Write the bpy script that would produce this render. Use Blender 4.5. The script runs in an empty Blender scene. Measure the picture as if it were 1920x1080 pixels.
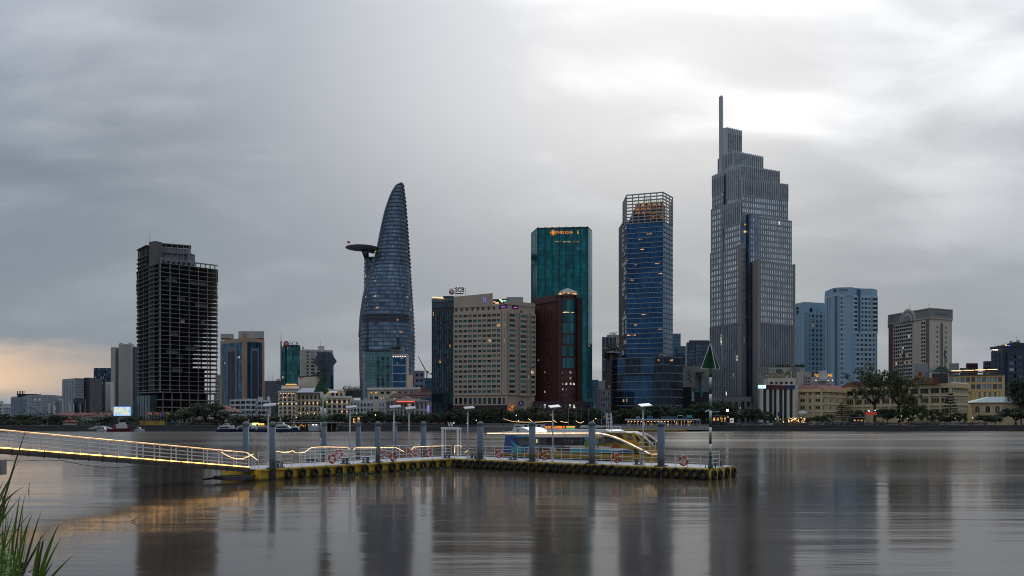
import bpy, math, random
from mathutils import Vector
random.seed(7)
R = math.radians
SC = bpy.context.scene
COL = SC.collection

# ------------------------------------------------------------------ camera
F = 1500.0            # focal length in photograph pixels (1920 wide)
HZ = 790.0            # horizon row
EYE = 3.8             # metres above the river
cam = bpy.data.cameras.new('camera'); cam_o = bpy.data.objects.new('camera', cam); COL.objects.link(cam_o)
cam_o.location = (0, 0, EYE); cam_o.rotation_euler = (R(90), 0, 0)
cam.sensor_width = 36; cam.lens = F / 1920 * 36; cam.shift_y = (HZ - 540) / 1920
cam.clip_start = 0.1; cam.clip_end = 20000
SC.camera = cam_o

# ------------------------------------------------------------------ sun direction, world
SUN_AZ = R(11.0)      # to the right of the view axis (+Y)
SUN_EL = R(29.0)
SD = Vector((math.sin(SUN_AZ) * math.cos(SUN_EL), math.cos(SUN_AZ) * math.cos(SUN_EL), math.sin(SUN_EL)))
world = bpy.data.worlds.new('World'); SC.world = world; world.use_nodes = True
nt = world.node_tree; nt.nodes.clear()
def nd(t, tree=None, **kw):
    n = (tree or nt).nodes.new(t)
    for k, v in kw.items():
        if k.startswith('i_'): n.inputs[int(k[2:])].default_value = v
        else: setattr(n, k, v)
    return n
def lk(a, b, tree=None): (tree or nt).links.new(a, b)
def M(op, a, b=None, c=None, clamp=False):
    n = nd('ShaderNodeMath', operation=op, use_clamp=clamp)
    for i, x in enumerate((a, b, c)):
        if x is None: continue
        if isinstance(x, (int, float)): n.inputs[i].default_value = x
        else: lk(x, n.inputs[i])
    return n.outputs[0]
def VM(op, a, b=None, out=0):
    n = nd('ShaderNodeVectorMath', operation=op)
    for i, x in enumerate((a, b)):
        if x is None: continue
        if isinstance(x, (tuple, list, Vector)): n.inputs[i].default_value = tuple(x)
        else: lk(x, n.inputs[i])
    return n.outputs[out]
def SS(x, a, b):     # smoothstep
    n = nd('ShaderNodeMapRange', interpolation_type='SMOOTHSTEP'); lk(x, n.inputs[0])
    n.inputs[1].default_value = a; n.inputs[2].default_value = b
    return n.outputs[0]
def MIX(f, a, b):
    n = nd('ShaderNodeMix', data_type='RGBA')
    if isinstance(f, (int, float)): n.inputs[0].default_value = f
    else: lk(f, n.inputs[0])
    for i, x in ((6, a), (7, b)):
        if isinstance(x, tuple): n.inputs[i].default_value = (*x, 1)
        else: lk(x, n.inputs[i])
    return n.outputs[2]
def NOISE(vec, scale, detail=4, rough=.5, dist=0.0):
    n = nd('ShaderNodeTexNoise', i_2=scale, i_3=detail, i_4=rough)
    n.inputs['Distortion'].default_value = dist
    lk(vec, n.inputs[0]); return n.outputs[0]
tc = nd('ShaderNodeTexCoord'); D = tc.outputs['Generated']
D = VM('NORMALIZE', D)
sep = nd('ShaderNodeSeparateXYZ'); lk(D, sep.inputs[0]); dx, dy, dz = sep.outputs
zpos = M('MAXIMUM', dz, 0.0)
# cloud sheet seen in perspective
den = M('ADD', zpos, 0.30)
cxy = nd('ShaderNodeCombineXYZ'); lk(M('DIVIDE', dx, den), cxy.inputs[0]); lk(M('DIVIDE', dy, den), cxy.inputs[1])
mp = nd('ShaderNodeMapping'); lk(cxy.outputs[0], mp.inputs[0]); mp.inputs['Rotation'].default_value = (0, 0, R(28)); mp.inputs['Scale'].default_value = (0.62, 0.95, 1); mp.inputs['Location'].default_value = (8.31, 51.99, 0)
big = NOISE(mp.outputs[0], 0.8, 4, .46, .35)
mp2 = nd('ShaderNodeMapping'); lk(cxy.outputs[0], mp2.inputs[0]); mp2.inputs['Rotation'].default_value = (0, 0, R(20)); mp2.inputs['Scale'].default_value = (0.75, 1.35, 1)
fine = NOISE(mp2.outputs[0], 2.4, 5, .52, .25)
mp3 = nd('ShaderNodeMapping'); lk(cxy.outputs[0], mp3.inputs[0]); mp3.inputs['Location'].default_value = (27.78, 22.4, 0); mp3.inputs['Scale'].default_value = (.8, 1.0, 1)
bankn = NOISE(mp3.outputs[0], .42, 2, .4, .2)                # large cloud banks
cl = M('ADD', M('ADD', M('MULTIPLY', big, .42), M('MULTIPLY', fine, .46)), M('MULTIPLY', bankn, .50))
thick = SS(cl, .595, .80)                                  # 0 thin cloud, 1 thick cloud
sd = VM('DOT_PRODUCT', D, tuple(SD), out=1)
ang = M('ARCCOSINE', M('MINIMUM', sd, .99999))
glow = M('POWER', 2.718, M('MULTIPLY', M('POWER', M('DIVIDE', ang, R(31)), 2.0), -1.0))     # light of the veiled sun
glow2 = M('POWER', 2.718, M('MULTIPLY', M('POWER', M('DIVIDE', ang, R(62)), 2.0), -1.0))
base = MIX(thick, (.292, .336, .405), (.064, .102, .165))
lum = nd('ShaderNodeVectorMath', operation='SCALE'); lk(base, lum.inputs[0])
lk(M('MULTIPLY', M('ADD', 1.16, M('MULTIPLY', glow2, -.10)), M('ADD', .80, M('ADD', M('MULTIPLY', zpos, .12), M('MULTIPLY', M('POWER', zpos, 3.0), 3.0)))), lum.inputs[3])      # brighter overhead, as overcast skies are
gcol = nd('ShaderNodeVectorMath', operation='SCALE'); gcol.inputs[0].default_value = (1.0, .97, .92)
lk(M('MULTIPLY', M('MULTIPLY', glow, 1.15), M('SUBTRACT', 1.0, M('MULTIPLY', thick, .40))), gcol.inputs[3])
cloud = VM('ADD', lum.outputs[0], gcol.outputs[0])
# low bank near the horizon is a bit denser and bluer
low = M('SUBTRACT', 1.0, SS(zpos, .12, .38))
cloud = MIX(M('MULTIPLY', low, .74), cloud, (.275, .316, .366))
# the break under the clouds towards the sunset (left, low)
az = M('ARCTAN2', dx, dy)
wa = M('POWER', 2.718, M('MULTIPLY', M('POWER', M('DIVIDE', M('ADD', az, R(40)), R(11)), 2.0), -1.0))
brk = M('ADD', zpos, M('MULTIPLY', M('SUBTRACT', fine, .5), .07))
wz = M('MULTIPLY', SS(brk, .008, .045), M('SUBTRACT', 1.0, SS(brk, .060, .092)))
cloud = MIX(M('MULTIPLY', M('MULTIPLY', wa, wz), M('ADD', .75, M('MULTIPLY', fine, .8)), clamp=True), cloud, (.92, .65, .43))
sky = nd('ShaderNodeTexSky', sky_type='NISHITA', sun_disc=False, sun_elevation=SUN_EL, sun_rotation=SUN_AZ, air_density=1.5, dust_density=2.5)
tencloud = nd('ShaderNodeVectorMath', operation='SCALE'); lk(cloud, tencloud.inputs[0]); tencloud.inputs[3].default_value = 10.0
SKYC = MIX(.965, sky.outputs[0], tencloud.outputs[0])
bg = nd('ShaderNodeBackground'); lk(SKYC, bg.inputs[0]); bg.inputs[1].default_value = 0.1
wo = nd('ShaderNodeOutputWorld'); lk(bg.outputs[0], wo.inputs[0])

sun = bpy.data.lights.new('sun', 'SUN'); sun.energy = 0.5; sun.angle = R(20); sun.color = (1, .95, .88)
sun_o = bpy.data.objects.new('sun', sun); COL.objects.link(sun_o)
sun_o.rotation_euler = (-SD).to_track_quat('-Z', 'Y').to_euler(); sun_o.location = (60, 300, 400)

SC.view_settings.view_transform = 'Standard'; SC.view_settings.look = 'None'
SC.view_settings.exposure = 0.0; SC.view_settings.gamma = 1.0; SC.view_settings.use_curve_mapping = False
SC.render.engine = 'CYCLES'
SC.cycles.use_denoising = True; SC.cycles.filter_width = 1.0
SC.cycles.max_bounces = 5; SC.cycles.diffuse_bounces = 2; SC.cycles.glossy_bounces = 4; SC.cycles.transmission_bounces = 3; SC.cycles.transparent_max_bounces = 6
SC.cycles.sample_clamp_indirect = 4.0; SC.cycles.caustics_reflective = False; SC.cycles.caustics_refractive = False

# ------------------------------------------------------------------ pixel row/column of the photograph -> place at a chosen depth
def PX(px, Y): return (px - 960.0) / F * Y
def PZ(py, Y): return EYE + (HZ - py) / F * Y
def P2(px, Y): return (PX(px, Y), Y)

# ------------------------------------------------------------------ materials
MATS = {}
def principled(name):
    m = bpy.data.materials.new(name); m.use_nodes = True
    b = m.node_tree.nodes['Principled BSDF']; return m, m.node_tree, b
def wall(name, col, rough=.8, var=.22, scale=.25, streak=True, metallic=0.0, bump=0.0, tide=None):
    """painted / stone / concrete surface: large soft stains, vertical rain streaks, fine grain"""
    if name in MATS: return MATS[name]
    m, t, b = principled(name)
    co = nd('ShaderNodeTexCoord', t)
    mp = nd('ShaderNodeMapping', t); lk(co.outputs['Object'], mp.inputs[0], t)
    mp.inputs['Scale'].default_value = (1, 1, .18 if streak else 1)
    n1 = nd('ShaderNodeTexNoise', t, i_2=scale, i_3=6.0, i_4=.6); lk(mp.outputs[0], n1.inputs[0], t)
    n2 = nd('ShaderNodeTexNoise', t, i_2=scale * 9, i_3=3.0, i_4=.6); lk(mp.outputs[0], n2.inputs[0], t)
    a = nd('ShaderNodeMath', t, operation='ADD'); lk(n1.outputs[0], a.inputs[0], t); lk(n2.outputs[0], a.inputs[1], t)
    r = nd('ShaderNodeMapRange', t); lk(a.outputs[0], r.inputs[0], t)
    r.inputs[1].default_value = .65; r.inputs[2].default_value = 1.35; r.inputs[3].default_value = 1 - var; r.inputs[4].default_value = 1 + var * .6
    s = nd('ShaderNodeVectorMath', t, operation='SCALE'); s.inputs[0].default_value = col; lk(r.outputs[0], s.inputs[3], t)
    out = s.outputs[0]
    if tide:      # algae and silt left by the tide: (height, colour)
        g = nd('ShaderNodeNewGeometry', t); sx = nd('ShaderNodeSeparateXYZ', t); lk(g.outputs['Position'], sx.inputs[0], t)
        nn = nd('ShaderNodeTexNoise', t, i_2=2.5, i_3=4.0); lk(g.outputs['Position'], nn.inputs[0], t)
        ad = nd('ShaderNodeMath', t, operation='MULTIPLY_ADD'); lk(nn.outputs[0], ad.inputs[0], t); ad.inputs[1].default_value = -tide[2]; lk(sx.outputs[2], ad.inputs[2], t)
        tr = nd('ShaderNodeMapRange', t); lk(ad.outputs[0], tr.inputs[0], t); tr.inputs[1].default_value = tide[0] - tide[2] * .8; tr.inputs[2].default_value = tide[0] - tide[2] * .25; tr.inputs[3].default_value = .85; tr.inputs[4].default_value = 0
        mx = nd('ShaderNodeMix', t, data_type='RGBA'); lk(tr.outputs[0], mx.inputs[0], t); lk(out, mx.inputs[6], t); mx.inputs[7].default_value = (*tide[1], 1); out = mx.outputs[2]
    lk(out, b.inputs['Base Color'], t)
    b.inputs['Roughness'].default_value = rough; b.inputs['Metallic'].default_value = metallic
    if bump:
        bm = nd('ShaderNodeBump', t); bm.inputs['Strength'].default_value = bump; bm.inputs['Distance'].default_value = .05
        lk(n2.outputs[0], bm.inputs['Height'], t); lk(bm.outputs[0], b.inputs['Normal'], t)
    MATS[name] = m; return m
def glass(name, col, metallic=.55, rough=.07, wob=.02, wscale=.25):
    """coated curtain-wall glass: tinted mirror-like sheet, each area slightly out of true"""
    if name in MATS: return MATS[name]
    m, t, b = principled(name)
    co = nd('ShaderNodeTexCoord', t)
    n1 = nd('ShaderNodeTexNoise', t, i_2=.12, i_3=3.0); lk(co.outputs['Object'], n1.inputs[0], t)
    r = nd('ShaderNodeMapRange', t); lk(n1.outputs[0], r.inputs[0], t)
    r.inputs[1].default_value = .3; r.inputs[2].default_value = .7; r.inputs[3].default_value = .72; r.inputs[4].default_value = 1.25
    s = nd('ShaderNodeVectorMath', t, operation='SCALE'); s.inputs[0].default_value = col; lk(r.outputs[0], s.inputs[3], t)
    lk(s.outputs[0], b.inputs['Base Color'], t)
    b.inputs['Roughness'].default_value = rough; b.inputs['Metallic'].default_value = metallic
    n2 = nd('ShaderNodeTexNoise', t, i_2=wscale, i_3=2.0); lk(co.outputs['Object'], n2.inputs[0], t)
    bm = nd('ShaderNodeBump', t); bm.inputs['Strength'].default_value = wob; bm.inputs['Distance'].default_value = 1.0
    lk(n2.outputs[0], bm.inputs['Height'], t); lk(bm.outputs[0], b.inputs['Normal'], t)
    MATS[name] = m; return m
def plain(name, col, rough=.5, metallic=0.0, var=.12, scale=2.0):
    return wall(name, col, rough, var, scale, False, metallic)
def led(name, col, strength):
    """LED rope: brighter and weaker stretches along its run"""
    if name in MATS: return MATS[name]
    m, t, b = principled(name); g = nd('ShaderNodeNewGeometry', t); n1 = nd('ShaderNodeTexNoise', t, i_2=1.6, i_3=4.0, i_4=.7); lk(g.outputs['Position'], n1.inputs[0], t)
    r = nd('ShaderNodeMapRange', t); lk(n1.outputs[0], r.inputs[0], t); r.inputs[1].default_value = .32; r.inputs[2].default_value = .66; r.inputs[3].default_value = strength * .35; r.inputs[4].default_value = strength * 1.45
    b.inputs['Base Color'].default_value = (.5, .45, .35, 1); b.inputs['Emission Color'].default_value = (*col, 1); lk(r.outputs[0], b.inputs['Emission Strength'], t)
    MATS[name] = m; return m
def lamp(name, col, strength):
    if name in MATS: return MATS[name]
    m, t, b = principled(name)
    b.inputs['Base Color'].default_value = (*[min(1, c) * .5 for c in col], 1)
    b.inputs['Emission Color'].default_value = (*col, 1); b.inputs['Emission Strength'].default_value = strength
    MATS[name] = m; return m
def room(name, col, strength):
    """a lit room behind its pane: uneven light, some of it hidden by curtains and furniture"""
    if name in MATS: return MATS[name]
    m, t, b = principled(name)
    b.inputs['Base Color'].default_value = (.02, .02, .02, 1); b.inputs['Roughness'].default_value = .1
    co = nd('ShaderNodeNewGeometry', t); n1 = nd('ShaderNodeTexNoise', t, i_2=.8, i_3=3.0); lk(co.outputs['Position'], n1.inputs[0], t)
    r = nd('ShaderNodeMapRange', t); lk(n1.outputs[0], r.inputs[0], t)
    r.inputs[1].default_value = .42; r.inputs[2].default_value = .66; r.inputs[3].default_value = strength * .08; r.inputs[4].default_value = strength * 1.5
    b.inputs['Emission Color'].default_value = (*col, 1); lk(r.outputs[0], b.inputs['Emission Strength'], t)
    MATS[name] = m; return m

# ------------------------------------------------------------------ mesh builder (world coordinates)
class MB:
    def __init__(self): self.v = []; self.f = []; self.m = []; self.s = []
    def add(self, vs, fs, mi=0, smooth=False):
        o = len(self.v); self.v.extend(vs)
        for f in fs: self.f.append([i + o for i in f]); self.m.append(mi); self.s.append(smooth)
    def box(self, c, s, rz=0.0, mi=0):
        x, y, z = s[0] / 2, s[1] / 2, s[2] / 2; cs, sn = math.cos(rz), math.sin(rz)
        vs = []
        for dz_ in (-z, z):
            for ax, ay in ((-x, -y), (x, -y), (x, y), (-x, y)):
                vs.append((c[0] + ax * cs - ay * sn, c[1] + ax * sn + ay * cs, c[2] + dz_))
        self.add(vs, [(0, 3, 2, 1), (4, 5, 6, 7), (0, 1, 5, 4), (1, 2, 6, 5), (2, 3, 7, 6), (3, 0, 4, 7)], mi)
    def seg(self, p, q, z0, z1, d0, d1, mi=0):
        """box standing on segment p-q (left to right seen from the river), from offset d0 to d1 towards the viewer"""
        n = nrm(p, q)
        a = [(p[0] + n[0] * d1, p[1] + n[1] * d1), (q[0] + n[0] * d1, q[1] + n[1] * d1), (q[0] + n[0] * d0, q[1] + n[1] * d0), (p[0] + n[0] * d0, p[1] + n[1] * d0)]
        self.prism(a, z0, z1, mi)
    def prism(self, poly, z0, z1, mi=0, top=None):
        n = len(poly); tp = top or poly
        vs = [(x, y, z0) for x, y in poly] + [(x, y, z1) for x, y in tp]
        fs = [tuple(range(n - 1, -1, -1)), tuple(range(n, 2 * n))] + [(i, (i + 1) % n, n + (i + 1) % n, n + i) for i in range(n)]
        self.add(vs, fs, mi)
    def tube(self, pts, r, n=6, mi=0, cap=True, r1=None):
        pts = [Vector(p) for p in pts]; k = len(pts); rings = []
        for i, p in enumerate(pts):
            t = (pts[min(i + 1, k - 1)] - pts[max(i - 1, 0)])
            t = t.normalized() if t.length > 1e-9 else Vector((0, 0, 1))
            u = t.cross(Vector((0, 0, 1)))
            if u.length < 1e-4: u = Vector((1, 0, 0))
            u.normalize(); w = t.cross(u)
            rr = r if r1 is None else r + (r1 - r) * i / max(1, k - 1)
            rings.append([p + (u * math.cos(a) + w * math.sin(a)) * rr for a in [2 * math.pi * j / n for j in range(n)]])
        vs = [tuple(x) for rg in rings for x in rg]; fs = []
        for i in range(k - 1):
            for j in range(n): fs.append((i * n + j, i * n + (j + 1) % n, (i + 1) * n + (j + 1) % n, (i + 1) * n + j))
        self.add(vs, fs, mi, n > 5)
        if cap:
            o = len(self.v) - len(vs)
            self.f.append([o + j for j in range(n - 1, -1, -1)]); self.m.append(mi); self.s.append(False)
            self.f.append([o + (k - 1) * n + j for j in range(n)]); self.m.append(mi); self.s.append(False)
    def lathe(self, prof, c, n=16, mi=0, smooth=True):
        """prof: (radius, z) pairs bottom to top around a vertical axis at c"""
        vs = []; fs = []
        for r, z in prof:
            for j in range(n):
                a = 2 * math.pi * j / n; vs.append((c[0] + r * math.cos(a), c[1] + r * math.sin(a), c[2] + z))
        for i in range(len(prof) - 1):
            for j in range(n): fs.append((i * n + j, i * n + (j + 1) % n, (i + 1) * n + (j + 1) % n, (i + 1) * n + j))
        fs.append(tuple(range(n - 1, -1, -1))); fs.append(tuple((len(prof) - 1) * n + j for j in range(n)))
        self.add(vs, fs, mi, smooth)
    def sheet(self, P, d, mi=0):
        """planar polygon of 3-D points given a thickness vector d"""
        n = len(P); vs = [tuple(p) for p in P] + [(p[0] + d[0], p[1] + d[1], p[2] + d[2]) for p in P]
        self.add(vs, [tuple(range(n)), tuple(range(2 * n - 1, n - 1, -1))] + [((i + 1) % n, i, n + i, n + (i + 1) % n) for i in range(n)], mi)
    def build(self, name, mats, parent=None, **tags):
        me = bpy.data.meshes.new(name)
        o0 = WLOC.get(parent.name, Vector((0, 0, 0))) if parent else Vector((0, 0, 0))
        if parent is None:
            o0 = Vector(tags.pop('at', (0, 0, 0)))
        me.from_pydata([(x - o0[0], y - o0[1], z - o0[2]) for x, y, z in self.v], [], self.f)
        for mm in (mats if isinstance(mats, (list, tuple)) else [mats]): me.materials.append(mm)
        if any(self.m): me.polygons.foreach_set('material_index', self.m)
        if any(self.s): me.polygons.foreach_set('use_smooth', self.s)
        me.update()
        return link(name, me, parent, o0 if parent is None else None, **tags)
WLOC = {}
def nrm(p, q):
    dx_, dy_ = q[0] - p[0], q[1] - p[1]; L = math.hypot(dx_, dy_); return (dy_ / L, -dx_ / L)
def lerp2(p, q, t): return (p[0] + (q[0] - p[0]) * t, p[1] + (q[1] - p[1]) * t)
def link(name, data, parent=None, loc=None, **tags):
    o = bpy.data.objects.new(name, data); COL.objects.link(o)
    if loc is not None: o.location = loc
    if parent is not None:
        o.parent = parent; WLOC[o.name] = WLOC[parent.name] + Vector(o.location)
    else: WLOC[o.name] = Vector(o.location)
    for k, v in tags.items():
        if v is not None: o[k] = v
    return o
def thing(name, label, cat, loc, group=None):
    o = link(name, None, None, loc, label=label, category=cat, group=group)
    o.empty_display_size = .5
    return o
def child(name, data, parent, wloc, rz=0.0, scale=None, **tags):
    """instance of shared mesh data at a world place under a parent"""
    o = bpy.data.objects.new(name, data); COL.objects.link(o); o.parent = parent
    l = Vector(wloc) - WLOC[parent.name]; o.location = l; o.rotation_euler = (0, 0, rz)
    if scale: o.scale = scale
    WLOC[o.name] = Vector(wloc)
    for k, v in tags.items(): o[k] = v
    return o
def copy_tree(src, loc, rz=None, scale=None, **tags):
    c = src.copy(); COL.objects.link(c); c.location = loc; WLOC[c.name] = Vector(loc)
    if rz is not None: c.rotation_euler = (0, 0, rz)
    if scale is not None: c.scale = (scale,) * 3 if isinstance(scale, (int, float)) else scale
    for k, v in tags.items(): c[k] = v
    for ch in src.children:
        d = ch.copy(); COL.objects.link(d); d.parent = c
        for g in ch.children:
            e = g.copy(); COL.objects.link(e); e.parent = d
    return c
_unit = {}
def unit_box(m):
    """1 m pane box (front face towards -Y) shared by all panes of one material"""
    if m.name not in _unit:
        b = MB(); b.box((0, 0, 0), (1, 1, 1)); me = bpy.data.meshes.new('pane_' + m.name)
        me.from_pydata(b.v, [], b.f); me.materials.append(m); _unit[m.name] = me
    return _unit[m.name]
def text_mesh(s, size, m, extrude=.05, bold=False):
    cu = bpy.data.curves.new('txt', 'FONT'); cu.body = s; cu.size = size; cu.extrude = extrude; cu.align_x = 'CENTER'; cu.align_y = 'CENTER'
    cu.offset = size * .02 if bold else 0.0; cu.resolution_u = 3
    o = bpy.data.objects.new('txt', cu); COL.objects.link(o)
    dg = bpy.context.evaluated_depsgraph_get(); me = bpy.data.meshes.new_from_object(o.evaluated_get(dg))
    bpy.data.objects.remove(o); bpy.data.curves.remove(cu)
    me.materials.clear(); me.materials.append(m); return me
def lettering(s, p, q, z, m, parent, width=None, height=None, extrude=.08, off=.1, t=.5, name='lettering', bold=False, spacing=1.0):
    """flat letters on the face p-q, centred at fraction t and height z"""
    me = text_mesh(s, 1.0, m, extrude, bold)
    xs = [v.co.x for v in me.vertices]; ys = [v.co.y for v in me.vertices]
    w0, h0 = max(xs) - min(xs), max(ys) - min(ys); cx, cy = (max(xs) + min(xs)) / 2, (max(ys) + min(ys)) / 2
    sx = (width / w0) if width else height / h0; sy = (height / h0) if height else sx
    n = nrm(p, q); c = lerp2(p, q, t); a = math.atan2(q[1] - p[1], q[0] - p[0])
    for v in me.vertices:
        x, y, zz = (v.co.x - cx) * sx, (v.co.y - cy) * sy, v.co.z
        v.co = (x * math.cos(a) + n[0] * zz, x * math.sin(a) + n[1] * zz, y)
    return child(name, me, parent, (c[0] + n[0] * off, c[1] + n[1] * off, z))

# ------------------------------------------------------------------ facades
def pick(glasses, lit, plit):
    return random.choice(lit) if (lit and random.random() < plit) else random.choice(glasses)
def facade(parent, p, q, z0, z1, nx, nz, wallm, glasses, lit=(), plit=.05, pier=.4, span=.45, depth=.35, one=False,
           wname='window', rowname='floor_band', pname='pier', sill=None, skip=None, spm=None, mull=0, bands=None, edge=None, pz=None):
    """punched facade: spandrel bands (each a part), piers (one part each), window panes set back behind them"""
    n = nrm(p, q); L = math.hypot(q[0] - p[0], q[1] - p[1]); cw = L / nx; ch = (z1 - z0) / nz
    a = math.atan2(q[1] - p[1], q[0] - p[0]); pw = cw * pier; sh = ch * span
    spm = spm or wallm
    # horizontal bands
    if span > 0:
        me = None
        for k in range(nz + 1):
            zc = z0 + k * ch
            h = sh if 0 < k < nz else sh
            c = lerp2(p, q, .5)
            child(rowname, unit_box(spm), parent, (c[0] + n[0] * depth * .45, c[1] + n[1] * depth * .45, zc), a, (L, depth * .9, h))
    if pier > 0:
        for i in range(nx + 1):
            t = i / nx; c = lerp2(p, q, min(max(t, pw * .5 / L), 1 - pw * .5 / L))
            child(pname, unit_box(wallm), parent, (c[0] + n[0] * depth * .5, c[1] + n[1] * depth * .5, (z0 + z1) / 2), a, (pw, depth, z1 - z0 + sh * .9))
    b = MB(); mats = list(glasses) + list(lit)
    for k in range(nz):
        for i in range(nx):
            if skip and skip(i, k): continue
            mm = pick(glasses, lit, plit); c = lerp2(p, q, (i + .5) / nx)
            zc = z0 + (k + .5) * ch
            if one:
                child(wname, unit_box(mm), parent, (c[0] + n[0] * .06, c[1] + n[1] * .06, zc), a, (cw - pw + .02, .1, ch - sh + .02))
            else:
                b.box((c[0] + n[0] * .06, c[1] + n[1] * .06, zc), (cw - pw + .02, .1, ch - sh + .02), a, mats.index(mm))
    if not one and b.f:
        b.build(wname + '_grid', mats, parent, kind='stuff')
def curtain(parent, p, q, z0, z1, nx, nz, glasses, lit=(), plit=.02, mullm=None, mw=.12, md=.12, bandm=None, bh=.3, bd=.2, panes='pane_field', every=1, litw=.9, lith=.42, litz=.62):
    """glass curtain wall: a field of panes, slim mullions, floor bands as single parts"""
    n = nrm(p, q); L = math.hypot(q[0] - p[0], q[1] - p[1]); cw = L / nx; ch = (z1 - z0) / nz
    a = math.atan2(q[1] - p[1], q[0] - p[0]); b = MB(); mats = list(glasses) + list(lit)
    for k in range(nz):
        for i in range(nx):
            mm = pick(glasses, lit, plit); c = lerp2(p, q, (i + .5) / nx)
            if mm in lit:    # a lit strip near the ceiling
                b.box((c[0] + n[0] * .04, c[1] + n[1] * .04, z0 + (k + .5) * ch), (cw, .08, ch), a, 0)
                ww_ = cw * litw * random.uniform(.5, 1.15); b.box((c[0] + n[0] * .10, c[1] + n[1] * .10, z0 + (k + litz) * ch), (ww_, .08, ch * lith * random.uniform(.5, 1.1)), a, mats.index(mm))
            else:
                b.box((c[0] + n[0] * .04, c[1] + n[1] * .04, z0 + (k + .5) * ch), (cw, .08, ch), a, mats.index(mm))
    b.build(panes, mats, parent, kind='stuff')
    if mullm:
        m_ = MB()
        for i in range(nx + 1):
            c = lerp2(p, q, i / nx); m_.box((c[0] + n[0] * md / 2, c[1] + n[1] * md / 2, (z0 + z1) / 2), (mw, md, z1 - z0), a)
        m_.build('mullion_field', mullm, parent, kind='stuff')
    if bandm:
        for k in range(0, nz + 1, every):
            c = lerp2(p, q, .5); child('floor_band', unit_box(bandm), parent, (c[0] + n[0] * bd / 2, c[1] + n[1] * bd / 2, z0 + k * ch), a, (L + .02, bd, bh))
def backpts(chain, d):
    """rear corners, the flanks running back along the sight lines"""
    return [(chain[-1][0] * (1 + d / chain[-1][1] * .95), chain[-1][1] + d), (chain[0][0] * (1 + d / chain[0][1] * .95), chain[0][1] + d)]
def core(parent, chain, depth, z0, z1, m, name='wall', inset=0.0):
    """body behind the visible chain of corners; depth straight back"""
    back = backpts(chain, depth)
    b = MB(); b.prism(list(chain) + back, z0, z1); return b.build(name, m, parent)
GZ = 2.2              # city ground level
def bld(name, label, cat, chain, topy, depth, m, topref=None, z0=GZ, group=None, cname='wall'):
    """thing + body; chain = [(px, Y)...] left to right; topy read at corner topref"""
    w = [P2(*c) for c in chain]; r = chain[topref if topref is not None else len(chain) // 2]
    z1 = PZ(topy, r[1]); cx = sum(c[0] for c in w) / len(w); cy = min(c[1] for c in w)
    t = thing(name, label, cat, (cx, cy, z0), group)
    c = core(t, w, depth, z0, z1, m, cname)
    return t, w, z1
# ================================================================== setting
SHORE = 312.0
# ---- river
def water_mat():
    m, t, b = principled('river_water')
    co = nd('ShaderNodeTexCoord', t)
    def noise(sc, s, det, ro):
        mp = nd('ShaderNodeMapping', t); lk(co.outputs['Object'], mp.inputs[0], t); mp.inputs['Scale'].default_value = sc
        n = nd('ShaderNodeTexNoise', t, i_2=s, i_3=det, i_4=ro); lk(mp.outputs[0], n.inputs[0], t); return n.outputs[0]
    def mm(op, a, c):
        n = nd('ShaderNodeMath', t, operation=op)
        for i, x in enumerate((a, c)):
            if isinstance(x, (int, float)): n.inputs[i].default_value = x
            else: lk(x, n.inputs[i], t)
        return n.outputs[0]
    fine = noise((.35, 2.0, 1), 1.0, 3, .6)            # ripples with crests along the river
    mid = noise((.05, .34, 1), 1.0, 2, .5)
    patch = noise((.012, .05, 1), 1.0, 2, .5)          # smoother and rougher lanes
    pr = nd('ShaderNodeMapRange', t); lk(patch, pr.inputs[0], t); pr.inputs[1].default_value = .4; pr.inputs[2].default_value = .62; pr.inputs[3].default_value = .35; pr.inputs[4].default_value = 1.0
    h = mm('MULTIPLY', mm('ADD', mm('MULTIPLY', fine, .010), mm('MULTIPLY', mid, .06)), pr.outputs[0])
    bm = nd('ShaderNodeBump', t); bm.inputs['Strength'].default_value = 1.0; bm.inputs['Distance'].default_value = 1.0
    lk(h, bm.inputs['Height'], t); lk(bm.outputs[0], b.inputs['Normal'], t)
    cm = nd('ShaderNodeMix', t, data_type='RGBA'); lk(patch, cm.inputs[0], t); cm.inputs[6].default_value = (.040, .028, .017, 1); cm.inputs[7].default_value = (.066, .047, .030, 1)
    lk(cm.outputs[2], b.inputs['Base Color'], t)
    rr = nd('ShaderNodeMapRange', t); lk(patch, rr.inputs[0], t); rr.inputs[1].default_value = .35; rr.inputs[2].default_value = .65; rr.inputs[3].default_value = .11; rr.inputs[4].default_value = .185
    sx = nd('ShaderNodeSeparateXYZ', t); lk(co.outputs['Object'], sx.inputs[0], t)          # sheltered near the bank, livelier out in the stream
    dr_ = nd('ShaderNodeMapRange', t); lk(sx.outputs[1], dr_.inputs[0], t); dr_.inputs[1].default_value = 45; dr_.inputs[2].default_value = 170; dr_.inputs[3].default_value = .75; dr_.inputs[4].default_value = 1.6
    lk(mm('MULTIPLY', rr.outputs[0], dr_.outputs[0]), b.inputs['Roughness'], t); b.inputs['IOR'].default_value = 1.48
    return m
b = MB(); b.add([(-4000, -60, 0), (4000, -60, 0), (4000, SHORE + 20, 0), (-4000, SHORE + 20, 0)], [(0, 1, 2, 3)])
b.build('river', water_mat(), None, kind='structure')
# ---- city ground, one sheet to the horizon
b = MB(); b.add([(-9000, SHORE + 2, GZ), (9000, SHORE + 2, GZ), (9000, 14000, GZ), (-9000, 14000, GZ)], [(0, 1, 2, 3)])
b.build('ground', wall('ground_asphalt', (.055, .053, .05), .9, .3, .05, False), None, kind='structure')
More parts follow.
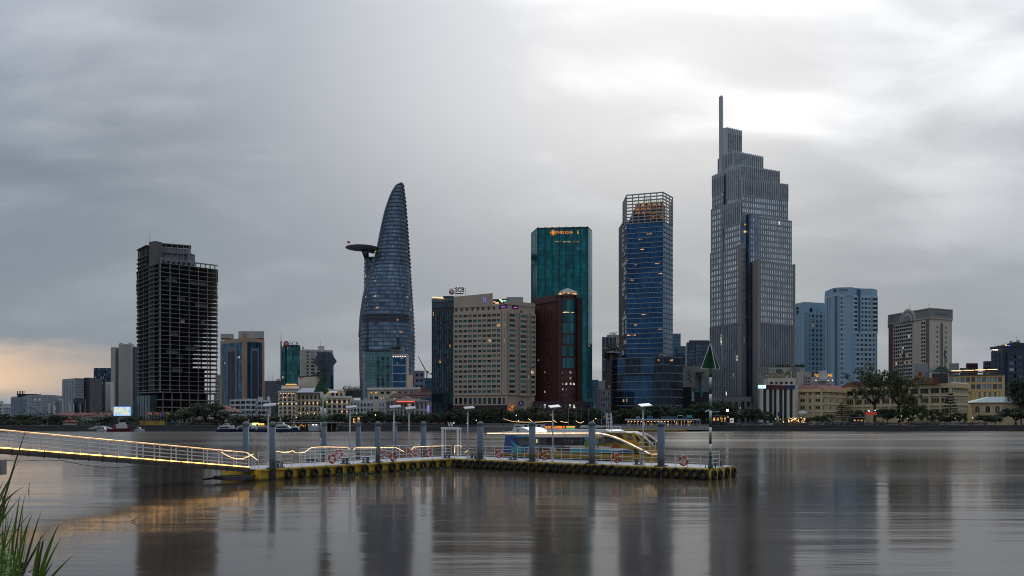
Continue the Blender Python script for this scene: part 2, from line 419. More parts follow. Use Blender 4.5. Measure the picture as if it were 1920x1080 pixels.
# ---- river embankment: sloping stone wall with coping blocks
m_stone = wall('embankment_stone', (.032, .029, .026), .9, .5, .5, False, bump=.6)
m_cop = wall('coping_concrete', (.10, .095, .09), .9, .4, .6, False)
emb = MB(); xs = [-1500 + 6 * i for i in range(501)]
prof = [(-1.6, -1.2), (-.9, .35), (-.45, 1.1), (0, 2.05), (3, 2.06)]
vs = []; fs = []
for i, x in enumerate(xs):
    for (o, z) in prof: vs.append((x, SHORE + o + random.uniform(-.12, .12), z + random.uniform(-.08, .08)))
for i in range(len(xs) - 1):
    for j in range(4): fs.append((i * 5 + j, (i + 1) * 5 + j, (i + 1) * 5 + j + 1, i * 5 + j + 1))
emb.add(vs, fs); emb_o = emb.build('embankment', m_stone, None, kind='structure')
cb = MB(); cb.box((0, 0, 0), (2.92, .7, .32)); cme = bpy.data.meshes.new('coping'); cme.from_pydata(cb.v, [], cb.f); cme.materials.append(m_cop)
for i in range(-100, 80):
    child('coping_block', cme, emb_o, (i * 3.0, SHORE + .35 + random.uniform(-.02, .02), 2.22 + random.uniform(-.02, .02)))
# ---- near bank below the camera
bank = MB(); nx_, ny_ = 60, 24; vs = []; fs = []
def bank_z(x, y):
    z = 2.15 - max(0, (y - 4.5)) * .33 + .12 * math.sin(x * 1.7) * math.cos(y * 1.3) + .06 * math.sin(x * 4.1 + y * 3.3)
    z += .30 * math.exp(-((x + 4.6) ** 2 / 1.6 + (y - 7.0) ** 2 / 1.2))
    return max(z, -.6)
for i in range(nx_ + 1):
    for j in range(ny_ + 1):
        x = -30 + i; y = -12 + j * 1.05; vs.append((x, y, bank_z(x, y)))
for i in range(nx_):
    for j in range(ny_): a_ = i * (ny_ + 1) + j; fs.append((a_, a_ + ny_ + 1, a_ + ny_ + 2, a_ + 1))
bank.add(vs, fs, 0, True); bank.build('riverbank', wall('bank_soil', (.06, .048, .035), .95, .5, 1.2, False, bump=.8), None, kind='structure')

# ================================================================== trees
def leaf_mat(name, c0, c1):
    m, t, b = principled(name)
    g = nd('ShaderNodeNewGeometry', t); cr = nd('ShaderNodeMix', t, data_type='RGBA')
    lk(g.outputs['Random Per Island'], cr.inputs[0], t); cr.inputs[6].default_value = (*c0, 1); cr.inputs[7].default_value = (*c1, 1)
    lk(cr.outputs[2], b.inputs['Base Color'], t); b.inputs['Roughness'].default_value = .55
    return m
LEAF = [leaf_mat('leaf_dark', (.022, .036, .014), (.05, .075, .026)), leaf_mat('leaf_mid', (.035, .055, .018), (.075, .105, .03)), leaf_mat('leaf_yellow', (.06, .075, .02), (.11, .12, .035))]
BARK = wall('bark', (.06, .045, .034), .95, .4, 2.0, True)
def leaf(mb, c, s, rnd):
    u = Vector((rnd.gauss(0, 1), rnd.gauss(0, 1), rnd.gauss(0, .6))).normalized(); w = u.cross(Vector((rnd.gauss(0, 1), rnd.gauss(0, 1), rnd.gauss(0, 1)))).normalized()
    a = s * rnd.uniform(.6, 1.2); bb = a * rnd.uniform(.4, .7); c = Vector(c)
    mb.add([tuple(c - u * a), tuple(c - w * bb), tuple(c + u * a), tuple(c + w * bb)], [(0, 1, 2, 3)])
def make_tree(name, kind, seed, leafm):
    """unit-free builder: returns (root name data) trunk mesh + crown mesh for a tree about 10 m high, base at origin"""
    rnd = random.Random(seed); tr = MB(); cr = MB(); clumps = []
    if kind == 'round':
        h = 3.2; tr.tube([(0, 0, -.2), (.1, 0, 1.5), (.05, .1, h)], .26, 7, r1=.17)
        for i in range(7):
            a = i * .9 + rnd.uniform(-.3, .3); l = rnd.uniform(2.2, 3.6); e = rnd.uniform(.35, 1.1)
            p = Vector((.05, .1, h - rnd.uniform(0, .7))); q = p + Vector((math.cos(a) * l * math.cos(e), math.sin(a) * l * math.cos(e), l * math.sin(e)))
            tr.tube([p, (p + q) / 2 + Vector((0, 0, .25)), q], .13, 5, r1=.04)
        for i in range(44):
            a = rnd.uniform(0, 6.28); rr = 3.9 * math.sqrt(rnd.random()); z = rnd.uniform(2.9, 9.6)
            lim = 3.9 * math.sqrt(max(.04, 1 - ((z - 5.4) / 4.4) ** 2)); rr = min(rr, lim)
            clumps.append((Vector((math.cos(a) * rr, math.sin(a) * rr, z)), rnd.uniform(.7, 1.35)))
        n = 80; ls = .30
    elif kind == 'wide':
        h = 3.0; tr.tube([(0, 0, -.2), (-.1, .1, 1.6), (0, 0, h)], .34, 7, r1=.24)
        for i in range(9):
            a = i * .7 + rnd.uniform(-.3, .3); l = rnd.uniform(3.0, 5.4); e = rnd.uniform(.25, .9)
            p = Vector((0, 0, h - rnd.uniform(0, .6))); q = p + Vector((math.cos(a) * l * math.cos(e), math.sin(a) * l * math.cos(e), l * math.sin(e)))
            tr.tube([p, (p + q) / 2 + Vector((0, 0, .4)), q], .17, 5, r1=.05)
        for i in range(60):
            a = rnd.uniform(0, 6.28); rr = 5.6 * math.sqrt(rnd.random()); z = 4.0 + rnd.random() * 5.2 * math.sqrt(max(0, 1 - (rr / 6.2) ** 2))
            clumps.append((Vector((math.cos(a) * rr, math.sin(a) * rr, z)), rnd.uniform(.8, 1.5)))
        n = 74; ls = .34
    elif kind == 'tall':          # open crown on long visible limbs
        h = 3.6; tr.tube([(0, 0, -.2), (.1, 0, 2), (0, 0, h)], .30, 8, r1=.22)
        tips = []
        for i in range(8):
            a = i * .8 + rnd.uniform(-.25, .25); l = rnd.uniform(3.2, 5.0); e = rnd.uniform(.65, 1.25)
            p = Vector((0, 0, h - rnd.uniform(0, .5))); q = p + Vector((math.cos(a) * l * math.cos(e), math.sin(a) * l * math.cos(e), l * math.sin(e)))
            mid = (p + q) / 2 + Vector((math.cos(a) * .4, math.sin(a) * .4, -.1)); tr.tube([p, mid, q], .15, 6, r1=.06)
            for k in range(3):
                q2 = q + Vector((rnd.uniform(-1.5, 1.5), rnd.uniform(-1.5, 1.5), rnd.uniform(.2, 1.7))); tr.tube([q, q2], .06, 5, r1=.025); tips.append(q2)
            tips.append(mid + Vector((math.cos(a) * 1.2, math.sin(a) * 1.2, .4)))
        for q in tips:
            for k in range(3): clumps.append((q + Vector((rnd.gauss(0, .8), rnd.gauss(0, .8), rnd.gauss(0, .5))), rnd.uniform(.45, .95)))
        n = 60; ls = .17
    else:                          # layered conifer-like tree
        tr.tube([(0, 0, -.2), (0, 0, 9.4)], .16, 6, r1=.03)
        for lv in range(9):
            z = 2.2 + lv * .85; rr = 2.3 * (1 - lv / 10.5)
            for k in range(7):
                a = k * .9 + lv * .5 + rnd.uniform(-.2, .2); q = Vector((math.cos(a) * rr, math.sin(a) * rr, z + rnd.uniform(-.15, .25)))
                tr.tube([(0, 0, z - .1), q], .04, 4, r1=.015)
                for s in (.45, .75, 1.0): clumps.append((Vector((q.x * s, q.y * s, z + (q.z - z) * s)), .42 * (1 - lv / 14)))
        n = 26; ls = .13
    for c, r in clumps:
        for k in range(n):
            d = Vector((rnd.gauss(0, 1), rnd.gauss(0, 1), rnd.gauss(0, .75))); d = d / max(d.length, .01) * r * rnd.random() ** .45
            leaf(cr, c + d, ls, rnd)
    tm = bpy.data.meshes.new('trunk'); tm.from_pydata(tr.v, [], tr.f); tm.materials.append(BARK)
    cm = bpy.data.meshes.new('crown'); cm.from_pydata(cr.v, [], cr.f); cm.materials.append(leafm)
    return name, tm, cm
TP = {'round1': make_tree('shade_tree', 'round', 1, LEAF[0]), 'round2': make_tree('shade_tree', 'round', 2, LEAF[1]), 'wide1': make_tree('spreading_tree', 'wide', 3, LEAF[0]),
      'wide2': make_tree('spreading_tree', 'wide', 8, LEAF[1]), 'tall': make_tree('tall_tree', 'tall', 4, LEAF[1]), 'pine': make_tree('layered_tree', 'pine', 5, LEAF[0]), 'yel': make_tree('shade_tree', 'round', 6, LEAF[2])}
def tree(key, px, topy, Y, widthpx, label, group=None, base=GZ):
    name, tm, cm = TP[key]; x = PX(px, Y); h = PZ(topy, Y) - base
    nat_h = {'tall': 9.9, 'pine': 9.9}.get(key, 9.9); nat_w = {'round1': 8.6, 'round2': 8.6, 'yel': 8.6, 'wide1': 12.5, 'wide2': 12.5, 'tall': 9.8, 'pine': 4.6}[key]
    t = thing(name, label, 'tree', (x, Y, base), group); w = widthpx * Y / F
    t.scale = (w / nat_w, w / nat_w, h / nat_h); t.rotation_euler = (0, 0, random.uniform(0, 6.28))
    for nm, me in (('trunk', tm), ('crown', cm)):
        o = bpy.data.objects.new(nm, me); COL.objects.link(o); o.parent = t
    return t
# ================================================================== shared building materials
W_white = wall('render_white', (.60, .58, .55)); W_grey = wall('render_grey', (.38, .39, .40)); W_beige = wall('render_beige', (.52, .455, .38))
W_cream = wall('render_cream', (.60, .52, .40)); W_dark = wall('panel_dark', (.035, .04, .05), .5); W_conc = wall('raw_concrete', (.27, .26, .25), .9, .35)
W_slate = wall('panel_slate', (.13, .15, .18), .6); W_orange = wall('stone_orange', (.46, .29, .19)); W_yellow = wall('render_yellow', (.45, .31, .13))
W_brown = wall('granite_brown', (.095, .03, .025), .45); W_steel = wall('steel_grey', (.22, .23, .24), .45, .2, 1.0, True, .4)
W_trim = wall('trim_white', (.66, .63, .58)); ROOF_R = wall('roof_tile_red', (.22, .06, .045), .8, .35, .8); ROOF_G = wall('roof_sheet_grey', (.36, .37, .38), .5, .2, .6)
G_dark = [glass('glass_dark', (.05, .06, .075)), glass('glass_dark_b', (.075, .09, .11)), glass('glass_dark_c', (.03, .035, .045))]
G_blue = [glass('glass_blue', (.035, .10, .20)), glass('glass_blue_b', (.05, .13, .25)), glass('glass_blue_c', (.02, .06, .13))]
G_teal = [glass('glass_teal', (.035, .16, .17)), glass('glass_teal_b', (.05, .21, .21)), glass('glass_teal_c', (.02, .09, .10))]
G_slate = [glass('glass_slate', (.20, .26, .34)), glass('glass_slate_b', (.27, .34, .43)), glass('glass_slate_c', (.12, .165, .23))]
L_warm = [room('room_warm', (1.0, .60, .28), .75), room('room_amber', (1.0, .48, .16), .5), room('room_pale', (1.0, .80, .55), .5)]
L_cool = [room('room_cool', (.85, .95, .8), .8)]
E_red = lamp('neon_red', (1.0, .14, .08), 1.1); E_warm = lamp('bulb_warm', (1.0, .62, .25), 3.2); E_white = lamp('bulb_white', (.95, .97, 1.0), 2.6); E_orange = lamp('neon_orange', (1.0, .32, .04), .75)
E_strip = led('led_strip_warm', (1.0, .60, .27), 1.75); E_amber = led('led_strip_amber', (1.0, .50, .10), 4.8)
M_logo_red = plain('logo_red', (.35, .04, .05)); M_logo_blue = plain('logo_blue', (.03, .045, .13)); M_white = plain('sign_white', (.75, .75, .75)); M_letter_dark = plain('letter_dark', (.02, .025, .04))
CURT = plain('curtain_pale', (.34, .31, .26), .8); CURT_B = plain('curtain_dim', (.16, .145, .125), .8); M_AC = plain('air_unit', (.4, .4, .4))
def roofbox(t, px0, px1, Y, y0, y1, d, m, name='roof_house'):
    b = MB(); ch_ = [P2(px0, Y), P2(px1, Y)]; b.prism(ch_ + backpts(ch_, d), PZ(y1, Y), PZ(y0, Y)); return b.build(name, m, t)
def mast(t, px, Y, y0, y1, r, m, name='mast'):
    b = MB(); b.tube([(PX(px, Y), Y, PZ(y1, Y)), (PX(px, Y), Y, PZ(y0, Y))], r, 6, r1=r * .5); return b.build(name, m, t)
def parapet(t, w, z1, m, h=1.0, o=.25, name='parapet'):
    b = MB()
    for i in range(len(w) - 1): b.seg(w[i], w[i + 1], z1 - .3, z1 + h, -.4, o + .01 * i)
    return b.build(name, m, t)
def fz(py, Y): return PZ(py, Y)

def clutter(t, p, q, z, n, back=4.0):
    """air units, water tanks and thin aerials on a roof edge"""
    for i in range(n):
        c = lerp2(p, q, random.uniform(.06, .94)); k = random.random(); y = c[1] + random.uniform(1.2, back)
        if k < .5: child('air_unit', unit_box(M_AC), t, (c[0], y, z + .45), random.uniform(-.2, .2), (random.uniform(.8, 1.6), .8, .9))
        elif k < .75: b = MB(); r = random.uniform(.5, .8); b.lathe([(r, 0), (r, 1.3), (r * .6, 1.55), (.1, 1.6)], (c[0], y, z), 10); b.build('water_tank', W_steel, t)
        else: b = MB(); h = random.uniform(2, 4.5); b.tube([(c[0], y, z), (c[0], y, z + h)], .05, 4); b.tube([(c[0] - .5, y, z + h * .8), (c[0] + .5, y, z + h * .8)], .03, 4); b.build('aerial', W_dark, t)
# ---- a: small white building at the far left
t, w, z1 = bld('low_block', 'white low block with open balconies beside the grey hospital-like building', 'building', [(-40, 640), (6, 630), (21, 632)], 757, 20, W_white)
facade(t, w[0], w[1], GZ, z1, 6, 6, W_white, G_dark, (), 0, .3, .5, .4, True)
facade(t, w[1], w[2], GZ, z1 - 3, 3, 6, W_white, G_dark, (), 0, .3, .5, .4, True)
roofbox(t, 0, 6, 640, 752, 758, 5, W_grey); clutter(t, w[0], w[1], z1, 4)
# ---- b: grey institutional block
t, w, z1 = bld('institution_block', 'broad pale grey block with small square windows and rooftop frame', 'building', [(21, 600), (34, 590), (50, 578), (91, 580)], 742, 30, W_grey, 2)
W_gb = wall('render_bluegrey', (.20, .24, .28))
facade(t, w[0], w[1], GZ, z1 - 2, 3, 8, W_gb, G_dark + [G_slate[1]], L_cool, .1, .68, .62, .3, True)
facade(t, w[1], w[2], GZ, z1 - 3, 3, 8, W_gb, G_dark, L_cool, .08, .66, .62, .3, True)
facade(t, w[2], w[3], fz(782, 578), z1, 9, 8, W_grey, G_dark, [lamp('window_pale', (.9, .95, .9), .7)], .09, .66, .6, .3, True)
b = MB(); b.seg(P2(91, 579), P2(103, 580), GZ, PZ(741, 580), -22, 1.6); b.build('stair_tower', wall('render_grey_b', (.34, .33, .34)), t)
b = MB(); b.seg(P2(91.5, 577), P2(94.5, 577), GZ, PZ(757, 577), -1, .6); b.build('pilaster', W_white, t)
b = MB(); b.seg(P2(100, 577), P2(103, 577), GZ, PZ(757, 577), -1, .6); b.build('pilaster', W_white, t)
b = MB(); b.seg(P2(61, 572), P2(96, 572), GZ, PZ(776, 572), -6, 0); b.build('podium', wall('podium_grey', (.27, .30, .33)), t)
b = MB(); b.seg(P2(33, 585), P2(60, 585), z1 - 1, PZ(738.5, 585), -12, 0, 0)
b.build('plant_room', W_dark, t); clutter(t, w[2], w[3], z1, 5, 12)
b = MB()
for i in range(5): b.box((PX(33 + i * 3, 582), 582, z1 + 1.6), (.4, .4, 4.2))
b.box((PX(39, 582), 582, PZ(739, 582)), (5.6, 2, .5)); b.build('roof_frame', W_dark, t)
t, w, z1 = bld('colonnade_block', 'low white block with tall narrow window slots beside grey block', 'building', [(103, 585), (118, 585)], 748, 20, W_white)
facade(t, w[0], w[1], fz(775, 585), fz(751, 585), 5, 1, W_white, G_dark, (), 0, .55, .15, .5, True)
# ---- c: office slab with dark flank
t, w, z1 = bld('office_slab', 'pale grey office slab with fine window rows and dark flank', 'building', [(117, 790), (141, 770), (157, 775)], 709, 25, W_grey, 1)
facade(t, w[0], w[1], GZ, z1 - 2, 8, 17, W_grey, G_dark, (), 0, .45, .4, .3)
b = MB()
for k in range(16): b.seg(w[1], w[2], GZ + 3 + k * 2.6, GZ + 3.35 + k * 2.6, 0, .15)
b.build('joint_field', W_slate, t, kind='stuff')
b = MB(); b.seg(P2(157.2, 780), P2(168, 780), GZ, PZ(708, 780), -24, 0); b.build('dark_flank', wall('panel_violet', (.075, .075, .095)), t)
t, w, z1 = bld('glass_block', 'low black glass block with two white fins between pale blocks', 'building', [(138, 720), (160, 720)], 747, 22, W_dark)
curtain(t, w[0], w[1], GZ, z1, 8, 5, G_dark, L_warm, .02, W_dark, .15, .2)
for px in (138.3, 150.5):
    b = MB(); b.seg(P2(px - .6, 718), P2(px + .6, 718), GZ, PZ(757, 718), -.6, .3); b.build('fin', W_white, t)
# ---- d: dark blue tower far behind
t, w, z1 = bld('glass_tower', 'far navy glass tower with staggered white window strips', 'tower', [(176, 1050), (208, 1050)], 690, 25, W_dark)
curtain(t, w[0], w[1], GZ, z1, 15, 20, [glass('glass_navy', (.02, .045, .10)), glass('glass_navy_b', (.03, .06, .12)), glass('glass_navy_c', (.02, .04, .08)), G_slate[1]], (), 0, W_dark, .3, .3)
# ---- e: apartment trio
t, w, z1 = bld('apartment_block', 'apartment block of three pale window bays joined by slate strips', 'building', [(160, 830), (208, 830)], 719, 25, wall('panel_bluegrey', (.10, .115, .15)))
for a_, c_ in ((160, 168), (174, 188), (198, 208)):
    p, q = P2(a_, 826), P2(c_, 826); b = MB(); b.seg(p, q, GZ, z1 + 1.5, -5, 0); b.build('bay', W_white, t)
    facade(t, p, q, GZ, z1, 3 if c_ - a_ > 9 else 2, 18, W_white, G_dark, (), 0, .5, .5, .3, False)
# ---- f: tall pale apartment tower
t, w, z1 = bld('apartment_tower', 'tall cream apartment tower with small dark windows behind unfinished skyscraper', 'tower', [(208, 905), (257, 905)], 652, 25, wall('panel_lilac', (.20, .20, .235)))
for a_, c_, ty in ((208, 216, 651), (222.5, 247.5, 645)):
    p, q = P2(a_, 900), P2(c_, 900); b = MB(); zt = PZ(ty, 900); b.seg(p, q, GZ, zt, -6, 0); b.build('bay', wall('render_bone', (.54, .49, .42)), t)
    facade(t, p, q, GZ, zt - 1, 8 if c_ - a_ > 10 else 3, 30, wall('render_bone', (.54, .49, .42)), G_dark, (), 0, .5, .5, .3, False)
p, q = P2(248, 903), P2(258, 903); b = MB(); b.seg(p, q, GZ, z1 + 1, -6, 0); b.build('bay', W_slate, t)
facade(t, p, q, GZ, z1, 3, 30, W_slate, G_dark, (), 0, .5, .5, .3, False)
roofbox(t, 224, 231, 905, 643, 648, 6, W_grey); roofbox(t, 241, 247, 905, 642.5, 648, 6, W_grey)

# ---- unfinished concrete tower
Yt = 700.0
t = thing('unfinished_tower', 'unfinished skyscraper of bare concrete floors and columns without walls', 'tower', (PX(335, Yt), Yt, GZ))
A, B_, C_ = P2(256, 745), P2(300, 700), P2(408, 733); Bk, Ak = backpts([A, C_], 20)
zb, zt = PZ(730, 700), PZ(492, 700); nfl = 28; fh = (zt - zb) / nfl
slab_poly = [A, P2(281, 716), B_, C_, Bk, Ak]
sb = MB(); sb.prism([(x - PX(335, Yt), y - Yt) for x, y in slab_poly], -.17, .17); sme = bpy.data.meshes.new('slab'); sme.from_pydata(sb.v, [], sb.f); sme.materials.append(W_conc)
for k in range(nfl + 1):
    o = child('floor_slab', sme, t, (PX(335, Yt) + random.uniform(-.25, .25), Yt + random.uniform(-.3, .3), zb + k * fh)); 
    o.scale = (1 + random.uniform(-.006, .008), 1, 1)
W_conc_d = wall('concrete_dark', (.15, .14, .13), .95, .4)  # darker grey concrete for wing, shaft, rear columns and infill
def colm(p, z0, z1, s, m=W_conc): return child('column', unit_box(m), t, (p[0], p[1], (z0 + z1) / 2), math.atan2(C_[1] - B_[1], C_[0] - B_[0]), (s, s, z1 - z0))
nF = nrm(B_, C_)
for i in range(7):
    c = lerp2(B_, C_, .01 + i * .163); colm((c[0] - nF[0] * .9, c[1] - nF[1] * .9), GZ, zt, .7 if i in (0, 1) else .48)
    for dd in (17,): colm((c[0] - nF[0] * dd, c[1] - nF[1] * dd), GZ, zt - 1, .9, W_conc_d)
nL = nrm(A, B_)
for i in range(5):
    c = lerp2(A, B_, .04 + i * .22); colm((c[0] - nL[0] * 1.1, c[1] - nL[1] * 1.1), GZ, zt, .6)
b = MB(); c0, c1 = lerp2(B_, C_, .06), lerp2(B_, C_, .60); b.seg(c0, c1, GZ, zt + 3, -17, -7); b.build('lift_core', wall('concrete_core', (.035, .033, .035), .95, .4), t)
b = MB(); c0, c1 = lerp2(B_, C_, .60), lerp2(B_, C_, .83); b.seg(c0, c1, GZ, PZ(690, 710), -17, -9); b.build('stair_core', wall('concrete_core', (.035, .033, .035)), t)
# left wing, higher than the rest
W0 = [P2(256, 748), P2(274.5, 727)]; zw = PZ(463, 735)
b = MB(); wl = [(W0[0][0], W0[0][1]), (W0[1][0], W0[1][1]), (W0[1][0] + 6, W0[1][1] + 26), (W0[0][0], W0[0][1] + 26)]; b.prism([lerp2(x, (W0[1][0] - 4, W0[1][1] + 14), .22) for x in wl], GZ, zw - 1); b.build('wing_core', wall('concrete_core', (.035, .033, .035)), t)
sb = MB(); sb.prism([(x - W0[0][0], y - W0[0][1]) for x, y in wl], -.3, .3); wme = bpy.data.meshes.new('wslab'); wme.from_pydata(sb.v, [], sb.f); wme.materials.append(W_conc_d)
for k in range(nfl + 4):
    z = zb + k * fh
    if z < zw: child('floor_slab', wme, t, (W0[0][0] + random.uniform(-.4, .1), W0[0][1], z))
child('floor_slab', wme, t, (W0[0][0], W0[0][1], zw))
for i in range(3):
    c = lerp2(*W0, .1 + .4 * i); colm((c[0] + .3, c[1] + 1.2), GZ, zw, .9, W_conc_d)
b = MB(); b.seg(P2(279, 722), P2(291, 717), PZ(735, 708), PZ(453, 720), -7, 0); b.build('lift_shaft', W_conc_d, t)
mast(t, 281, 708, 437, 453, .18, W_dark)
for ty, by, a_, c_ in ((456, 492, 297, 358), (474, 492, 352, 365)):
    p, q = P2(a_, 726), P2(c_, 736); b = MB(); ch_ = [(p[0] + 1, p[1] + 2), (q[0] - 1, q[1] + 2)]; b.prism(ch_ + backpts(ch_, 10), PZ(by, 726), PZ(ty + 6, 726)); b.build('roof_house', W_conc, t)
    for k in range(3):
        zz = PZ(by - 4, 726) + (PZ(ty, 726) - PZ(by - 4, 726)) * k / 2
        b = MB(); n_ = nrm(p, q); b.prism([(x + n_[0] * .4, y + n_[1] * .4) for x, y in (p, lerp2(p, q, .5), q)] + backpts([p, q], 13), zz - .35, zz + .35); b.build('roof_slab', W_conc, t)
    for i in range(6):
        c = lerp2(p, q, .04 + i * .18); child('column', unit_box(W_conc), t, (c[0], c[1] + .6, (PZ(by, 726) + PZ(ty, 726)) / 2), 0, (.7, .7, PZ(ty, 726) - PZ(by, 726)))
b = MB(); b.seg(B_, C_, zt + 3.2, zt + 4.2, -1.3, -.2); b.build('top_beam', W_conc, t)
for i in range(12):
    c = lerp2(B_, C_, .02 + i * .085); child('column', unit_box(W_conc), t, (c[0] - nF[0] * .7, c[1] - nF[1] * .7, zt + 1.6), 0, (.8, .8, 3.2))
# infill panels left in the frame
for fx, k, wd, m in ((.30, 20, .14, W_conc_d), (.28, 7, .13, wall('net_green', (.035, .07, .05))), (.36, 15, .07, W_cream), (.12, 8, .2, W_slate), (.22, 4, .17, W_slate), (.72, 15, .06, W_gb), (.62, 19, .2, W_conc_d), (.2, 12, .12, W_conc_d), (.44, 9, .2, W_conc_d), (.5, 24, .3, W_conc_d), (.1, 24, .2, W_conc_d)):
    c0, c1 = lerp2(B_, C_, fx), lerp2(B_, C_, fx + wd); b = MB(); b.seg(c0, c1, zb + k * fh + .3, zb + (k + 1) * fh - .35, -2.2, -2.0); b.build('infill_panel', m, t)
# podium
PA, PB, PC = P2(258, 712), P2(302, 690), P2(404, 722)
zp = PZ(735, 690); ppoly = [PA, PB, PC] + backpts([PA, PC], 26)
for k in range(5):
    zz = GZ + .6 + (zp - GZ - .6) * k / 4; b = MB(); b.prism(ppoly, zz - .4, zz + .4); b.build('podium_slab', W_conc, t)
for i in range(7):
    c = lerp2(PB, PC, .02 + .16 * i); colm((c[0], c[1] + 1.2), GZ, zp, 1.0, W_conc_d)
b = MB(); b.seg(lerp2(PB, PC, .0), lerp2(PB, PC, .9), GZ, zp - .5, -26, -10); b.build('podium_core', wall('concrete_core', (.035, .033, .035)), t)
b = MB(); p, q = P2(256, 705), P2(281, 690); b.seg(p, q, GZ, PZ(742, 700), -6, 0); gp = b.build('podium_glazing', glass('glass_greygreen', (.10, .15, .16)), t)
for i in range(6):
    c = lerp2(p, q, i / 5); child('mullion', unit_box(W_slate), t, (c[0], c[1] - .15, (GZ + PZ(742, 700)) / 2), 0, (.25, .4, PZ(742, 700) - GZ))

# ---- orange-framed blue tower
t, w, z1 = bld('office_tower', 'blue glass office tower framed in orange stone with grey centre panels', 'tower', [(413, 665), (459, 640), (495, 652)], 633, 30, W_orange, 1)
for i, (p, q, nn) in enumerate(((w[0], w[1], 10), (w[1], w[2], 9))):
    zA, zB = GZ, z1 - 3
    a0, a1 = lerp2(p, q, .07 if i == 0 else .12), lerp2(p, q, .90 if i == 0 else .88)
    curtain(t, a0, a1, zA, zB, nn, 18, [glass('glass_azure', (.03, .12, .19)), glass('glass_azure_b', (.04, .15, .23)), glass('glass_azure_c', (.02, .08, .14))], L_cool, .01, W_slate, .14, .2)
    g0, g1 = lerp2(p, q, .28), lerp2(p, q, .72); b = MB(); b.seg(g0, g1, zA, zB - 3 if i == 0 else zB - 5, .1, .55); b.build('centre_panel', wall('panel_bluegrey_b', (.16, .17, .20), .55), t)
    h0, h1 = lerp2(p, q, .37), lerp2(p, q, .63); zD = PZ(658, 645); b = MB(); b.seg(h0, h1, zA, zD, .5, .7); gs_ = b.build('glass_strip', glass('glass_strip', (.012, .03, .05)), t)
    for k in range(6):
        c = lerp2(h0, h1, k / 5); n_ = nrm(p, q); child('strip_mullion', unit_box(W_slate), gs_, (c[0] + n_[0] * .75, c[1] + n_[1] * .75, (zA + zD) / 2), math.atan2(q[1] - p[1], q[0] - p[0]), (.22, .2, zD - zA))
b = MB(); b.lathe([(1.6, 0), (1.6, .01)], (0, 0, 0), 14)
n_ = nrm(w[0], w[1]); c = lerp2(w[0], w[1], .5)
b = MB(); b.tube([(c[0] + n_[0] * .5, c[1] + n_[1] * .5, z1 - 9), (c[0] + n_[0] * .8, c[1] + n_[1] * .8, z1 - 9)], 2.0, 14); b.build('emblem', plain('emblem_red', (.25, .12, .12)), t)
roofbox(t, 413.5, 438, 668, 626, 634, 14, wall('roof_house_grey', (.40, .37, .35)), 'roof_house'); roofbox(t, 447, 494.5, 652, 621, 634, 18, wall('roof_house_grey', (.40, .37, .35)), 'roof_house')
b = MB(); b.seg(lerp2(w[0], w[1], .92), w[1], GZ, z1 + 3.5, -2, .4); b.build('corner_pillar', W_orange, t)
b = MB(); b.seg(w[1], lerp2(w[1], w[2], .11), GZ, z1 + 3.6, -2, .35); b.build('corner_pillar', W_orange, t)
mast(t, 474, 655, 611, 622, .12, W_dark)
# ---- slim pale slab seen between
t, w, z1 = bld('slim_block', 'slim dull cream slab squeezed between unfinished and orange-framed towers', 'building', [(404, 860), (414, 860)], 704, 20, W_beige)
facade(t, w[0], w[1], GZ, z1, 3, 14, W_beige, G_dark, (), 0, .4, .5, .3)
# ---- white flats by the road
t, w, z1 = bld('flats_block', 'weathered white flats with balconies in front of blue office tower', 'building', [(433, 440), (483, 430), (507, 431)], 750, 14, W_white, 1)
facade(t, w[0], w[1], GZ, z1, 5, 5, W_white, G_dark + [G_blue[0], W_slate], (), 0, .12, .36, .9, True, 'window')
facade(t, w[1], w[2], GZ, z1 - .5, 3, 5, W_white, G_dark, (), 0, .16, .4, .8, True)
clutter(t, w[0], w[1], z1, 7, 8); roofbox(t, 484, 493, 430, 744, 751, 5, W_white); roofbox(t, 501, 506, 432, 743.5, 751, 3, W_white); roofbox(t, 436, 457, 440, 747.5, 751, 4, wall('roof_mossy', (.10, .10, .08)))
# ---- grey slab
t, w, z1 = bld('grey_slab', 'plain dark grey slab between orange-framed tower and teal tower', 'building', [(496, 560), (527, 560)], 714, 20, wall('panel_grey_dark', (.135, .135, .14)))
facade(t, w[0], w[1], PZ(755, 560), z1 - 1, 16, 10, wall('panel_grey_dark', (.135, .135, .14)), G_dark, (), 0, .5, .4, .25)
curtain(t, w[0], w[1], GZ, PZ(757, 560), 6, 2, G_dark, (), 0, W_dark, .3, .3)
roofbox(t, 518, 525, 560, 711, 715, 4, W_grey)
for px in (503, 508, 511): mast(t, px, 560, 700, 714, .08, W_dark)
# ---- teal bank tower with rooftop letters
t, w, z1 = bld('bank_tower', 'teal glass bank tower with round red emblem and rooftop letters beside cream hotel', 'tower', [(526, 590), (563, 585)], 649, 20, W_dark)
curtain(t, w[0], w[1], GZ, z1, 12, 16, G_teal, L_warm, .035, G_teal[2], .1, .12, G_teal[2], .25, .14)
mast(t, 527, 588, 626, 650, .35, W_steel); b = MB(); b.seg(P2(526, 586), P2(528, 586), GZ, PZ(640, 586), -1, .5); b.build('edge_fin', W_steel, t)
b = MB(); c = P2(537, 584); b.tube([(c[0], c[1], PZ(644.5, 584)), (c[0], c[1] - .5, PZ(644.5, 584))], 2.0, 18); b.build('emblem', M_logo_red, t)
b = MB(); b.tube([(c[0], c[1] - .4, PZ(643.8, 584)), (c[0], c[1] - .7, PZ(643.8, 584))], 1.1, 14); b.build('emblem_disc', plain('logo_gold', (.5, .4, .25)), t)
lettering('SCB', P2(543, 584), P2(560, 584), PZ(644, 584), M_logo_blue, t, width=6.2, height=2.6, off=.3)
roofbox(t, 531, 562, 588, 647, 650, 5, W_dark, 'sign_frame')
